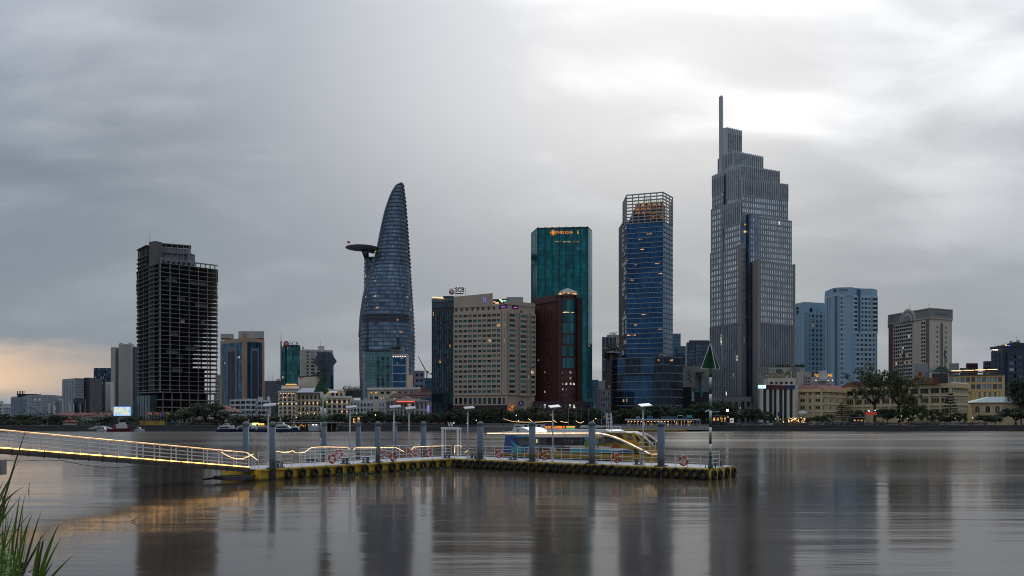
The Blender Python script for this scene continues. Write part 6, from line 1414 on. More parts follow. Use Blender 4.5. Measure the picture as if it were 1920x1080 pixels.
# ---- piles
def pile(x, y, r, label, top=3.72):
    tt = thing('mooring_pile', 'slate-blue steel mooring pile ' + label, 'pile', (x, y, -2), 'steel mooring piles along the pontoon')
    b = MB(); b.lathe([(r, 0), (r, 2 + top - .25)], (x, y, -2), 20); b.build('shaft', M_pile, tt)
    b = MB(); b.lathe([(r + .012, top - .25), (r + .012, top - .06), (r * .8, top + .02), (r * .4, top + .06), (.03, top + .07)], (x, y, 0), 20); b.build('cap', wall('pile_cap', (.13, .155, .175), .6, .2, 2, False), tt)
    return tt
def pile_f(fn, px, r, o, label, brk=True):
    s = solve(fn, px, o); p = fn(s, o); pile(p[0], p[1], r, label)
    if brk:
        c = fn(s, o); d = dl if fn is onl else dr; child('pile_collar', unit_box(M_bol), pon, (fn(s, o)[0], fn(s, o)[1], DZ + .04), math.atan2(d.y, d.x), (2.7 * r, 2.7 * r, .07))
pile_f(onl, 511, .205, .02, 'at the gangway end of the pontoon, beside the barred landing'); pile_f(onl, 708, .205, .32, 'on the tyre side of the left pontoon arm')
for px, lab in ((608, 'that carries the dark crossed-board beacon'), (672, 'behind the back rail, next to the beacon pile'), (740, 'behind the back rail, hidden partly by a solar lamp post'), (794, 'behind the back rail, next to the white gate frame')): pile_f(onl, px, .205 if px < 790 else .24, PW + .25, lab, False)
p = P2(461, 55.3); pile(p[0], p[1], .205, 'standing in the water behind the foot of the gangway')
for px, lab in ((900.5, 'between the white gate frame and the water bus stern'), (998, 'in front of the blue stern of the water bus'), (1110, 'in front of the flower painting amid the water bus'), (1239.5, 'in front of the yellow bow tip of the water bus')): pile_f(onr, px, .25, .36, lab)
# ---- lamp posts with solar panels
M_post = wall('lamp_post_white', (.50, .51, .52), .45, .12, 2, False); M_panel = plain('solar_panel', (.42, .42, .42), .35)
def solar_lamp(x, y, label, h=4.15, z=DZ, ry=0.0):
    tt = thing('solar_lamp', 'white solar lamp post ' + label, 'lamp post', (x, y, z), 'solar lamp posts on the pontoon'); b = MB(); b.tube([(x, y, z), (x, y, z + h - .25)], .062, 8, r1=.05); b.build('pole', M_post, tt)
    b = MB(); b.lathe([(.16, 0), (.16, .03), (.09, .06), (.08, .3)], (x, y, z), 10); b.build('base', M_post, tt)
    b = MB(); b.tube([(x, y, z + h - .3), (x + .25, y - .05, z + h - .02)], .035, 6); b.build('bracket', M_post, tt)
    b = MB(); zc = z + h; w_, d_ = .42, .28; cs, sn = math.cos(ry), math.sin(ry)
    P_ = [(x + .12 + cs * u - sn * v, y - .05 + sn * u + cs * v, zc + .10 * u + .30 * v) for u, v in ((-w_, -d_), (w_, -d_), (w_, d_), (-w_, d_))]; b.sheet(P_, (0, 0, .06)); b.build('solar_panel', M_panel, tt)
    b = MB(); b.box((x + .1, y - .05, zc - .06), (.4, .2, .06)); b.build('lamp_head', M_post, tt)
for fn, px, o, lab in ((onl, 738.5, .25, 'at the tyre side of the left arm beside a lifebuoy'), (onr, 877, .45, 'next to the white gate frame'), (onr, 1036.5, .45, 'before the saloon windows of the water bus'), (onr, 1206, .40, 'before the yellow bow of the water bus')):
    c = fn(solve(fn, px, o), o); solar_lamp(c[0], c[1], lab, ry=.3)
for fn, px, o, lab in ((onl, 656, BO + .1, 'on the back rail between the beacon pile and its neighbour'), (onl, 767, BO + .1, 'on the back rail before the pediment building')):
    c = fn(solve(fn, px, o), o); solar_lamp(c[0], c[1], lab, ry=.3)
c = P2(503, 54.5); solar_lamp(c[0], c[1], 'behind the pile at the gangway end of the pontoon', ry=.3)
# ---- lifebuoys
lb = MB(); torus(lb, .285, .075, 22, 8); M_band = plain('buoy_band', (.70, .70, .70))
lme = bpy.data.meshes.new('buoy_ring'); lme.from_pydata(lb.v, [], lb.f); lme.materials.append(M_buoy)
for p_ in lme.polygons: p_.use_smooth = True
bmesh_ = MB()
for k in range(4):
    a0 = k * math.pi / 2 + .4; pts = [(.285 * math.cos(a0 + d), 0, .285 * math.sin(a0 + d)) for d in (-.16, 0, .16)]; bmesh_.tube(pts, .082, 8)
bnd = bpy.data.meshes.new('buoy_bands'); bnd.from_pydata(bmesh_.v, [], bmesh_.f); bnd.materials.append(M_band)
def lifebuoy(fn, px, o, z, d, label, group=None, back=0):
    s = solve(fn, px, o); c = fn(s, o - (0 if back else .12), z); tt = thing('lifebuoy', label, 'lifebuoy', c, group); a_ = math.atan2(d.y, d.x); tt.rotation_euler = (R(random.uniform(-8, 8)), 0, a_)
    for nm, me in (('ring', lme), ('reflective_bands', bnd)): o_ = bpy.data.objects.new(nm, me); COL.objects.link(o_); o_.parent = tt
    b = MB(); 
LBT = 'orange lifebuoy on the back rail of the left pontoon arm'
for fn, px, d, z, lab in ((onl, 620.5, dl, 1.18, 'hung on the rail below the crossed-board beacon'), (onl, 735, dl, 1.12, 'leaning at a solar lamp post on the left arm'), (onl, 801, dl, 1.28, 'on the rail next to the white gate frame'), (onr, 937.5, dr, 1.24, 'before the blue stern of the water bus'), (onr, 1023, dr, 1.22, 'before the saloon windows of the water bus'), (onr, 1158, dr, 1.2, 'before the yellow forward cabin of the water bus'), (onr, 1283, dr, 1.18, 'beside the green and white banded beacon')): lifebuoy(fn, px, .3, z, d, 'orange lifebuoy ' + lab, 'lifebuoys along the pontoon railings')
for px in (634, 716, 768, 779): lifebuoy(onl, px, BO, 1.35 if px < 700 else 1.2, dl, LBT, 'lifebuoys along the pontoon railings')
for fn, px in ((onr, 937.5), (onr, 1023), (onr, 1158), (onr, 1283)):
    c = fn(solve(fn, px, .18), .18, DZ); b = MB(); b.tube([c, (c[0], c[1], 1.0)], .02, 5); b.build('buoy_stand', M_rail, pon)
# ---- warm rope lights along the rails
def rope(pts, label, m=E_strip, r=.024):
    tt = thing('rope_light', label, 'light strip', pts[0]); b = MB(); b.tube(pts, r, 5); b.build('tube', m, tt)
hh = DZ + 1.05
def lp(px, z, o=.26): return onl(solve(onl, px, o), o, z)
def rp_(px, z, o=.26): return onr(solve(onr, px, o), o, z)
rope([lp(505, hh + .02), lp(522, hh + .04), lp(531, hh - .05), lp(541, hh - .04), lp(549, hh + .06), lp(553, hh - .08)], 'warm rope light looped over the short rail beside the slate pile')
rope([lp(553, hh - .08), lp(562, hh - .12), lp(572, hh - .08), lp(579, hh + .12), lp(584, hh + .22), lp(600, hh + .24), lp(620, hh + .22), lp(636, hh + .18), lp(651, hh + .16), lp(656, hh - .02)], 'warm rope light rising along the rail with two lifebuoys')
rope([lp(662, hh - .05), lp(667, hh + .1), lp(700, hh + .06), lp(740, hh + .02), lp(744, hh - .02), lp(757, hh - .32)], 'warm rope light sagging from the rail behind the lamp post')
rope([lp(771, hh - .22), lp(777, hh), lp(800, hh + .02), lp(832, hh)], 'warm rope light along the rail before the white gate')
rope([rp_(852.5, hh - .6), rp_(853, hh - .02), rp_(862, hh), rp_(866, hh - .1)], 'short warm rope light at the corner gate post')
rope([rp_(871.5, hh - .52), rp_(874, hh - .5), rp_(876.5, hh - .38)], 'tiny rope light end at the foot of the lamp post')
# ---- white gate frame at the bend
gt = thing('gate_frame', 'white square gate frame with blue-white plaque at the pontoon corner', 'gate', onr(.8, PW - .6, DZ)); ga = math.atan2(dr.y, dr.x) + .35
gx, gy = PX(844, 69.5), 69.5
for s in (-1, 1):
    b = MB(); b.box((gx + s * .66, gy, DZ + 1.2), (.17, .17, 2.4)); b.build('upright', M_rail, gt)
    b = MB(); b.box((gx + s * .66 + .22, gy + .5, DZ + 1.18), (.1, .1, 2.36)); b.build('upright', M_rail, gt)
b = MB(); b.box((gx, gy, DZ + 2.46), (1.6, .18, .20)); b.build('lintel', M_rail, gt)
b = MB(); b.box((gx + .22, gy + .5, DZ + 2.42), (1.5, .1, .14)); b.build('lintel', M_rail, gt)
lettering('W', (gx - .3, gy - .1), (gx + .4, gy - .1), DZ + 2.78, plain('plaque_white', (.6, .62, .68)), gt, width=.55, height=.42, off=.0, bold=True)

# ---- green and white beacon on the pontoon corner
def banded(tt, x, y, z0, z1, r, n, first):
    for i in range(n):
        b = MB(); a_, c_ = z0 + (z1 - z0) * i / n, z0 + (z1 - z0) * (i + 1) / n; b.tube([(x, y, a_), (x, y, c_)], r, 10, cap=True); b.build('pole_band', (M_gn if (i + first) % 2 == 0 else M_bw), tt)
M_gn = plain('beacon_green', (.016, .085, .036), .5); M_bw = plain('beacon_white', (.72, .72, .70), .5)
c = onr(solve(onr, 1332, .35), .35, DZ); x, y = c[0], c[1]; k_ = y / F
bc = thing('beacon', 'green and white banded beacon post topped with crossed green triangles', 'beacon', (x, y, DZ))
banded(bc, x, y, DZ + .5, PZ(692, y), .085, 11, 0)
b = MB(); b.lathe([(.2, 0), (.17, .1), (.10, .5), (.07, .56)], (x, y, DZ), 10); b.build('base', M_gn, bc)
for s in (-1, 1): b = MB(); b.box((x + s * .33, y, DZ + .1), (.05, .05, .2)); b.build('anchor_bolt', M_dgrey, bc)
zt_, zb_ = PZ(643, y), PZ(692, y)
for ang in (.25, .25 + math.pi / 2):
    cs, sn = math.cos(ang), math.sin(ang); w_ = .68; P_ = [(x - cs * w_, y - sn * w_, zb_), (x + cs * w_, y + sn * w_, zb_), (x, y, zt_)]
    b = MB(); b.sheet(P_, (-sn * .02, cs * .02, 0)); b.build('topmark_plate', M_gn, bc)
    b = MB()
    for p_, q_ in ((0, 1), (1, 2), (2, 0)): b.tube([Vector(P_[p_]) + Vector((0, -.015, 0)), Vector(P_[q_]) + Vector((0, -.015, 0))], .022, 4)
    b.build('plate_edge', M_bw, bc)
b = MB(); b.tube([(x, y, zt_ - .1), (x, y, zt_ + .18)], .045, 8); b.build('finial', M_gn, bc)
b = MB(); b.tube([(x - .35, y, PZ(772, y)), (x, y, PZ(768, y))], .05, 6); b.tube([(x, y, PZ(772.5, y)), (x + .62, y, PZ(772, y))], .015, 5); b.build('side_lamp', M_bw, bc)
# ---- beacon on the pile: dark crossed boards
px_, Y_ = 609.5, 61.5; x, y = P2(px_, Y_); bc = thing('beacon', 'beacon on a mooring pile with dark grey crossed arrow boards', 'beacon', (x, y, 3.75))
banded(bc, x, y, 3.75, PZ(727, y), .095, 5, 0)
zc = lambda yy: PZ(yy, y); m_bd = plain('board_grey', (.07, .088, .105), .55)
for ang, w_ in ((.5, .93), (.5 + math.pi / 2, .80)):
    cs, sn = math.cos(ang), math.sin(ang); prof = [(-.45 * w_, 726), (.45 * w_, 726), (.45 * w_, 693), (1.0 * w_, 677), (.5 * w_, 660), (-.5 * w_, 660), (-1.0 * w_, 679), (-.45 * w_, 694)]
    b = MB(); b.sheet([(x + cs * u, y + sn * u, zc(v)) for u, v in prof], (-sn * .025, cs * .025, 0)); b.build('board', m_bd, bc)
    b = MB(); 
    for v in (677, 694, 710): b.tube([(x - cs * w_ * .5, y - sn * w_ * .5 - .03, zc(v)), (x + cs * w_ * .5, y + sn * w_ * .5 - .03, zc(v))], .018, 4)
    b.build('board_batten', M_dgrey, bc)
b = MB(); b.tube([(x, y - .05, zc(727)), (x, y - .05, zc(659))], .05, 6); b.build('spine', M_dgrey, bc)
px_, Y_ = 602.5, 60.8; x, y = P2(px_, Y_); bc = thing('beacon', 'slim green and white post with small dark green triangle behind the crossed boards', 'beacon', (x, y, 0.2))
banded(bc, x, y, .2, PZ(734, y), .065, 10, 0)
for ang in (.2, .2 + math.pi / 2):
    cs, sn = math.cos(ang), math.sin(ang); w_ = .58; b = MB(); b.sheet([(x - cs * w_, y - sn * w_, PZ(735, y)), (x + cs * w_, y + sn * w_, PZ(735, y)), (x, y, PZ(705, y))], (-sn * .02, cs * .02, 0)); b.build('topmark_plate', M_gn, bc)

# ================================================================== gangway
GE = Vector((-16.75, 51.0)); GS = Vector((-26.1, 40.6)); gd = (GS - GE); gL = gd.length; gd /= gL; gn = Vector((gd.y, -gd.x))     # gn: towards the far side
if gn.y < 0: gn = -gn
ZE, ZS = .86, 2.45
def gp(s, o=0.0, dz=0.0): p = GE + gd * s + gn * o; return (p.x, p.y, ZE + (ZS - ZE) * s / gL + dz)
gw = thing('gangway', 'sloping white-railed gangway edged with glowing amber light strips', 'gangway', gp(0)); GT = gL + 7.0; gw_w = 1.5
for o in (0, gw_w):
    b = MB(); P_ = [gp(0, o, -.30), gp(GT, o, -.30), gp(GT, o, -.04), gp(0, o, -.04)]; b.sheet(P_, (gn.x * .08, gn.y * .08, 0)); b.build('girder', M_dgrey, gw)
b = MB(); b.sheet([gp(0, .06, -.06), gp(GT, .06, -.06), gp(GT, gw_w - .03, -.06), gp(0, gw_w - .03, -.06)], (0, 0, .05)); b.build('walkway', M_dgrey, gw)
nS = int(GT / .74)
for i in range(nS):
    b = MB(); b.tube([gp(i * .74 + .03, -.04, .03), gp(i * .74 + .71, -.04, .03)], .028, 5); b.build('led_strip', E_amber, gw)
    c = gp(i * .74, .03, -.18); child('girder_stiffener', unit_box(M_dgrey), gw, c, math.atan2(gd.y, gd.x), (.05, .13, .30))
RH = .93
for o in (0.0, gw_w):
    n = int(GT / 1.0)
    for i in range(n + 1):
        s = .05 + i * 1.0; c = gp(s, o, -.05); wdt = .055 if i % 5 == 2 and o == 0 else .034; b = MB(); b.tube([c, gp(s, o, RH)], wdt, 5); b.build('post', M_rail, gw)
    for h in (.24, .46, .68): b = MB(); b.tube([gp(0, o, h), gp(GT, o, h)], .023, 5); b.build('rail', M_rail, gw)
    b = MB(); b.tube([gp(0, o, RH), gp(GT, o, RH)], .026, 6); b.build('handrail', M_rail, gw)
    b = MB(); b.tube([gp(0 if o else .2, o - .035, RH + .02), gp(GT, o - .035, RH + .02)], .017, 5); b.build('handrail_led', E_strip, gw)
rope([gp(.2, -.04, RH), gp(-.15, -.04, RH - .18), gp(-.55, -.04, RH - .42)], 'rope light end hanging off the gangway handrail, steeper strand')
rope([gp(1.9, -.03, RH - .12), gp(1.5, -.05, RH - .32), gp(1.0, -.05, RH - .45), gp(.5, -.05, RH - .42), gp(.1, -.05, RH - .25), gp(-.25, -.05, RH - .05)], 'drooping rope light swag at the foot of the gangway')
b = MB(); b.box((-17.6, 50.6, .25), (1.9, 1.6, .22), .85); b.build('landing_float', M_dgrey, gw)
b = MB(); b.tube([(-19.2, 49.6, .2), (-16.4, 51.2, .35)], .06, 6); b.tube([(-19.2, 50.2, .2), (-16.9, 51.6, .35)], .06, 6); b.build('guide_bar', M_dgrey, gw)
b = MB(); pts = [gp(gL * (1 - i / 14.0) + 2, -.02, -.34 - .28 * math.sin(math.pi * ((i / 14.0 * 3) % 1))) for i in range(11)]; b.tube(pts, .014, 4); b.build('hanging_cable', M_rub, gw)
# short bridge landing between gangway and pontoon with barred side panels
b = MB(); q0, q1 = gp(0, 0, -.05), lp(490, DZ, .3); b.sheet([(q0[0], q0[1], .70), (q1[0], q1[1], .70), (q1[0] - 1.2, q1[1] + 1.1, .70), (q0[0] - 1.0, q0[1] + 1.1, .70)], (0, 0, .06)); b.build('landing_plate', M_deckp, gw)
for i in range(9):
    f = i / 8; b = MB(); x_ = q0[0] + (q1[0] - q0[0]) * f - .55; y_ = q0[1] + (q1[1] - q0[1]) * f + .6; b.tube([(x_, y_, .74), (x_, y_, 1.62)], .014, 4); b.build('bar', M_rail, gw)

# ================================================================== water bus moored behind the right arm
BO_ = PW + .55
def bs(px, py=None, o=BO_):
    s = solve(onr, px, o); p = onr(s, o); return s if py is None else (s, PZ(py, p[1]))
def b3(s, z, o=BO_): p = onr(s, o); return (p[0], p[1], z)
bus = thing('water_bus', 'yellow and white passenger water bus with blue stern moored behind the pontoon', 'boat', onr(bs(1090), BO_, 0)); BW = 3.4
M_bw_ = plain('boat_white', (.60, .58, .56), .35); M_by = plain('boat_yellow', (.47, .285, .04), .35); M_bb = plain('boat_blue', (.025, .08, .23), .35); M_bc = plain('boat_cyan', (.06, .28, .36), .35); M_bp = plain('boat_sand', (.55, .43, .31), .4)
def side(nm, pxs, m, off=0.0, thick=.05, both=True, sm=None):
    """panel whose outline is given on the near side; a twin is put on the far side"""
    pts = [bs(*p) for p in pxs]
    for o, sg in ((BO_ - off, 1), (BO_ + BW + off, -1)) if both else ((BO_ - off, 1),):
        b = MB(); P_ = [b3(s, z, o) for s, z in pts]; b.sheet(P_, (nr.x * thick * sg, nr.y * thick * sg, 0)); b.build(nm, m, bus)
def through(nm, pxs, m, o0, o1):
    pts = [bs(*p) for p in pxs]; b = MB(); b.sheet([b3(s, z, o0) for s, z in pts], (nr.x * (o1 - o0), nr.y * (o1 - o0), 0)); return b.build(nm, m, bus)
oC = BO_ + BW / 2
def bow_o(px):
    """offset of the near side: parallel amidships, closing to the stem at the bow"""
    f = min(max((px - 1168) / 65.0, 0), 1); return BO_ + (BW / 2 - .12) * f ** 2.2
def throughC(nm, pxs, m, hw):
    pts = [bs(px, py, oC) for px, py in pxs]; b = MB(); b.sheet([b3(s, z, oC - hw) for s, z in pts], (nr.x * 2 * hw, nr.y * 2 * hw, 0)); return b.build(nm, m, bus)
hs = [943, 1000, 1060, 1120, 1168, 1182, 1194, 1204, 1213, 1221, 1228, 1233]; hv = []; hf = []
for px in hs:
    o = bow_o(px); s_ = bs(px, None, o); zt_ = 1.28 + .42 * max(0, (px - 1190) / 43.0) ** 1.5; w_ = oC - o
    for of, zz in ((-w_, zt_), (-w_ * .96, .85), (-w_ * .8, -.4), (w_ * .8, -.4), (w_ * .96, .85), (w_, zt_)): hv.append(b3(s_, zz, oC + of))
for i in range(len(hs) - 1):
    for j in range(6): hf.append((i * 6 + j, (i + 1) * 6 + j, (i + 1) * 6 + (j + 1) % 6, i * 6 + (j + 1) % 6))
hf += [tuple(range(6)), tuple(range(len(hv) - 1, len(hv) - 7, -1))]
b = MB(); b.add(hv, hf); b.build('hull', [wall('hull_boat', (.47, .285, .04), .4, .25, 1.2, True, tide=(.55, (.05, .04, .03), .3))], bus)
s0, s1 = bs(943), bs(1172)
for i in range(26):
    s = s0 + (s1 - s0) * (i + .5) / 26; child('rubbing_block', unit_box(M_rub), bus, b3(s, .78, BO_ - .06), math.atan2(dr.y, dr.x), (.30, .12, .22))
through('side_wall', [(944, 849.5), (945, 835.5), (1118, 835.5), (1176, 842), (1176, 849.5)], M_bw_, BO_ + .02, BO_ + BW - .02)
side('livery_band', [(990, 848.5), (996, 837), (1050, 837.5), (1116, 837.5), (1128, 848.5)], M_bp, .03)
side('livery_wave', [(985, 841), (990, 836.5), (1060, 836.3), (1060, 837.4), (1010, 838)], M_bc, .05)
side('livery_wave', [(1062, 849), (1070, 842), (1080, 839), (1092, 842), (1120, 843), (1150, 845), (1165, 846.5), (1140, 849)], M_bc, .05)
side('livery_swoosh', [(1140, 849), (1165, 845), (1182, 842.5), (1180, 848.5)], M_bb, .06)
side('stern_panel', [(943.5, 849), (946, 834), (948, 816), (990, 816), (988, 820), (962, 822), (972, 834), (992, 836), (986, 849)], M_bb, .04)
side('stern_flame', [(960, 849), (964, 836), (958, 826), (968, 833), (982, 838), (980, 849)], M_bc, .07); side('stern_flame', [(964, 819.5), (972, 816.5), (992, 816.5), (990, 820)], M_bc, .07)
for (px, py) in ((949, 830), (952, 831)): side('butterfly_mark', [(px - 1.6, py - 1.5), (px, py), (px + 1.6, py - 1.6), (px + .8, py + 1.6), (px, py + .6), (px - .9, py + 1.5)], plain('boat_olive', (.12, .13, .04)), .07, .04, False)
# saloon windows: dark glass, each pane apart, with cream pillars behind
GW = [glass('boat_glass', (.05, .055, .06), .35), glass('boat_glass_b', (.10, .11, .11), .35), glass('boat_glass_c', (.03, .032, .036), .35)]
pw = [960, 972, 984, 1004, 1014, 1024, 1034, 1044, 1054, 1064, 1074, 1084, 1093, 1102]
through('saloon', [(958, 836), (962, 819.5), (1095, 819.5), (1112, 824), (1118, 836)], plain('saloon_dark', (.03, .03, .032), .4), BO_ + .10, BO_ + BW - .10)
for a_, c_ in zip(pw, pw[1:]):
    top = 820.3 if c_ < 1090 else 822
    side('window', [(a_ + .4, 834.4), (a_ + .4 if a_ > 961 else a_ + 4, 820.3), (c_ - .4, top), (c_ - .4, 834.4)], random.choice(GW), -.06, .03)
for px in (1035, 1073, 1006): 
    b = MB(); c = bs(px, 827); p_ = b3(c[0], c[1], BO_ + .05); b.box(p_, (.07, .03, .3)); b.build('cabin_lamp', room('cabin_glow', (1, .75, .4), .8), bus)
through('upper_band', [(946, 820), (947, 812.5), (1122, 812.5), (1135, 818), (1112, 824.5), (1095, 820)], M_bw_, BO_ + .0, BO_ + BW)
through('roof', [(914, 812.8), (914, 811.3), (1120, 810.3), (1128, 812.8)], M_bw_, BO_ - .08, BO_ + BW + .08)
through('roof_deck', [(1018, 811), (1020, 806), (1128, 805.5), (1140, 811)], M_bw_, BO_ + .5, BO_ + BW - .5)
through('engine_fairing', [(944, 811.5), (947, 808.6), (955, 808), (957, 802), (962, 800.8), (972, 801), (982, 804.5), (992, 811.3)], M_bw_, BO_ + .4, BO_ + BW - .4)
c = bs(966, 805.5); b = MB(); o = BO_ + .36; b.tube([b3(c[0], c[1] + .14, o), b3(c[0], c[1] - .14, o)], .02, 4); b.tube([b3(c[0] - .13, c[1] + .02, o), b3(c[0] - .09, c[1] - .11, o), b3(c[0], c[1] - .15, o), b3(c[0] + .09, c[1] - .11, o), b3(c[0] + .13, c[1] + .02, o)], .018, 4); b.build('anchor_emblem', M_bb, bus)
b = MB(); c = bs(921.5); b.tube([b3(c, .8, BO_ + .2), b3(c, PZ(812, 67), BO_ + .2)], .04, 6); b.build('stern_post', M_bw_, bus)
# bow: yellow wheelhouse and arch
through('forward_cabin', [(1118, 842.5), (1114, 830), (1122, 817.5), (1132, 814.5), (1150, 819), (1175, 830), (1184, 835), (1184, 842.5)], M_by, BO_ + .22, BO_ + BW - .22)
side('cabin_window', [(1127, 833), (1125.5, 822), (1128, 818.6), (1134.5, 817.8), (1134.5, 833)], GW[1], -.02, .03); side('cabin_window', [(1136, 832), (1136, 818), (1142, 818.6), (1156, 824), (1172, 831.5), (1160, 832), (1158, 828), (1152, 828)], GW[0], -.02, .03)
side('cabin_trim', [(1120, 840.5), (1117, 831), (1124, 818.6), (1125.5, 819), (1119.5, 831), (1123, 840.5)], plain('boat_orange', (.50, .17, .02)), .0, .05)
side('life_rack', [(1146, 840), (1150, 832), (1155, 832), (1160, 840)], plain('boat_rust', (.28, .06, .02)), .0, .05)
throughC('wheelhouse', [(1140, 818), (1142, 812), (1160, 811), (1200, 811.5), (1206, 816), (1214, 826), (1219, 838), (1221, 849), (1210, 847), (1190, 837), (1165, 824)], M_by, .85)
throughC('wheelhouse_window', [(1164.5, 813.2), (1174.5, 813.2), (1183.5, 826), (1181.5, 826.5)], GW[0], .87)
throughC('wheelhouse_window', [(1186, 814), (1194, 814), (1197.5, 823.4), (1187.5, 824)], GW[1], .87)
throughC('wheelhouse_window', [(1200, 814.5), (1206, 818), (1211, 825), (1206, 830)], GW[2], .87)
throughC('wheelhouse_roof', [(1136, 811.5), (1140, 808), (1184, 808.5), (1188, 811.5)], M_bw_, 1.0)
throughC('roof_slots', [(1144, 811.0), (1144, 809.4), (1157, 809.4), (1157, 811.0)], GW[2], 1.02)
# forward arch, white lined
ar = [(1194, 811.5), (1202, 813), (1212, 818), (1221, 825), (1228, 831), (1233, 837)]
for o in (oC - .55, oC + .55):
    b = MB(); b.tube([b3(*bs(*p, oC), o) for p in ar], .07, 6); b.build('bow_arch', M_bw_, bus)
    b = MB(); P_ = [b3(*bs(*p, oC), o + .02) for p in ar] + [b3(*bs(1233, 848, oC), o + .02), b3(*bs(1226, 849, oC), o + .02), b3(*bs(1219, 836, oC), o + .02), b3(*bs(1208, 824, oC), o + .02)]; b.sheet(P_, (nr.x * .04, nr.y * .04, 0)); b.build('bow_panel', M_by, bus)
b = MB()
for yy in (829, 837.5, 845): b.tube([b3(*bs(px, yy + .2, bow_o(px) + .06), bow_o(px) + .06) for px in (1196, 1206, 1216, 1224, 1231)], .022, 5)
for xx in (1205, 1218, 1229): b.tube([b3(*bs(xx, 828.5, bow_o(xx) + .06), bow_o(xx) + .06), b3(*bs(xx, 850, bow_o(xx) + .06), bow_o(xx) + .06)], .022, 5)
b.build('bow_rail', M_rail, bus)
throughC('bow_window', [(1212, 822), (1219, 827), (1224, 834.5), (1216, 835)], GW[2], .58)
sp = [(914, 812.4), (960, 812.4), (1050, 812.2), (1110, 812), (1118, 812), (1127, 812.7), (1138, 814.6), (1150, 818), (1163, 823), (1176, 829), (1190, 836), (1205, 843.5), (1215, 848.8), (1221, 851.3), (1233, 851)]
b = MB(); b.tube([b3(*bs(*p, bow_o(p[0]) - .13), bow_o(p[0]) - .13) for p in sp], .04, 6); b.build('light_line', led('led_line_bus', (1.0, .68, .40), 1.6), bus)
b = MB(); b.tube([b3(*bs(px, py + 1.6, bow_o(px) - .05), bow_o(px) - .05) for px, py in sp[5:14]], .10, 6); b.build('arch_rib', M_bw_, bus)

lettering('SAIGON', P2(1003, onr(bs(1003), BO_ - .1)[1]), P2(1035, onr(bs(1035), BO_ - .1)[1]), PZ(843, onr(bs(1019), BO_)[1]), plain('livery_brown', (.12, .06, .03)), bus, width=1.25, height=.30, off=.03, bold=True)
lettering('WATERBUS', P2(1039, onr(bs(1039), BO_ - .1)[1]), P2(1073, onr(bs(1073), BO_ - .1)[1]), PZ(842, onr(bs(1056), BO_)[1]), plain('livery_brown', (.12, .06, .03)), bus, width=1.35, height=.34, off=.03, bold=True)
for (px, py, m) in ((1100, 824, M_bc), (1103, 829, plain('boat_leaf', (.12, .25, .04))), (1118, 822, plain('boat_gold', (.45, .32, .05))), (1099, 833, plain('boat_leaf', (.12, .25, .04))), (1120, 827, M_bc), (1102, 837, plain('boat_gold', (.45, .32, .05)))):
    c = bs(px, py); P_ = [b3(c[0] + .16 * math.cos(i * 1.05), c[1] + .26 * math.sin(i * 1.05), BO_ - .06) for i in range(6)]; b = MB(); b.sheet(P_, (nr.x * .03, nr.y * .03, 0)); b.build('flower_mark', m, bus)
# mast and life-raft canopy on the roof
ms = MB(); o = BO_ + BW * .5
for px, tx in ((1138, 1136), (1141, 1139), (1145, 1144), (1148, 1146)): ms.tube([b3(*bs(px, 806, o), o), b3(*bs(tx, 774, o), o)], .035, 5)
for yy in (778, 785, 792, 799): ms.tube([b3(*bs(1136.5, yy, o), o), b3(*bs(1146.5, yy, o), o)], .025, 4)
ms.build('radar_mast', M_bw_, bus)
b = MB(); b.tube([b3(*bs(1155, 803, o), o), b3(*bs(1155, 799, o), o)], .04, 5); b.tube([b3(*bs(1128, 799, o), o), b3(*bs(1163, 799.5, o), o), b3(*bs(1166, 807, o), o)], .035, 5); b.build('roof_rail', M_bw_, bus)
# ================================================================== trees along the far waterfront
random.seed(11)
TG = 'street trees along the far waterfront'
ORD = ['first', 'second', 'third', 'fourth', 'fifth', 'sixth', 'seventh', 'eighth']
def row(items, label, Yd=328, ref=None, rev=False):
    rank = {it: r for r, it in enumerate(sorted(items, key=lambda i: -i[1] if rev else i[1]))}
    for k, it in enumerate(items):
        key, px, ty, wd = it; tree(key, px, ty, Yd + (k * 7) % 13, wd, label + (', ' + ORD[rank[it]] + ' from the ' + ref if ref and len(items) > 1 else ''), TG)
row([('round1', 4, 775, 40), ('wide1', 44, 776, 52), ('round1', 70, 781, 34), ('wide1', 112, 776, 48), ('round2', 127, 780, 30)], 'dark leafy tree below the pale grey institutional block', ref='flagstaff', rev=True)
row([('yel', 24, 786, 26), ('yel', 46, 788, 22), ('yel', 66, 789, 18)], 'low yellow-green tree at the water edge', 318, ref='flagstaff', rev=True)
row([('wide1', 203, 779, 44)], 'rounded dark tree beneath the bright screen', 322)
row([('wide1', 256, 777, 36), ('round1', 236, 783, 26)], 'dark tree at the foot of the unfinished skyscraper', 330, ref='video screen')
row([('round1', 298, 779, 30), ('round2', 318, 776, 30)], 'dark tree behind the yellow mural wall', 335, ref='video screen')
row([('wide1', 385, 750, 76)], 'largest dark tree in front of the unfinished skyscraper podium', 338)
row([('wide1', 345, 767, 50), ('round1', 418, 772, 40), ('wide1', 446, 779, 46), ('round1', 480, 779, 40), ('wide1', 510, 779, 44)], 'dark tree behind the moored white ferries', ref='yellow mural wall')
row([('round1', 540, 779, 26), ('wide1', 572, 778, 36), ('round2', 592, 780, 24)], 'low dark tree before the old hotel', 326, ref='white flats')
row([('wide1', 634, 773, 46), ('round1', 658, 776, 32), ('wide2', 682, 770, 44), ('wide1', 704, 768, 50), ('round1', 728, 776, 34)], 'dark tree before the grey colonial house', ref='old hotel')
row([('wide1', 752, 777, 40), ('round1', 776, 776, 36), ('wide1', 797, 774, 38), ('round1', 816, 776, 30)], 'dark tree before the pediment building', ref='grey colonial house')
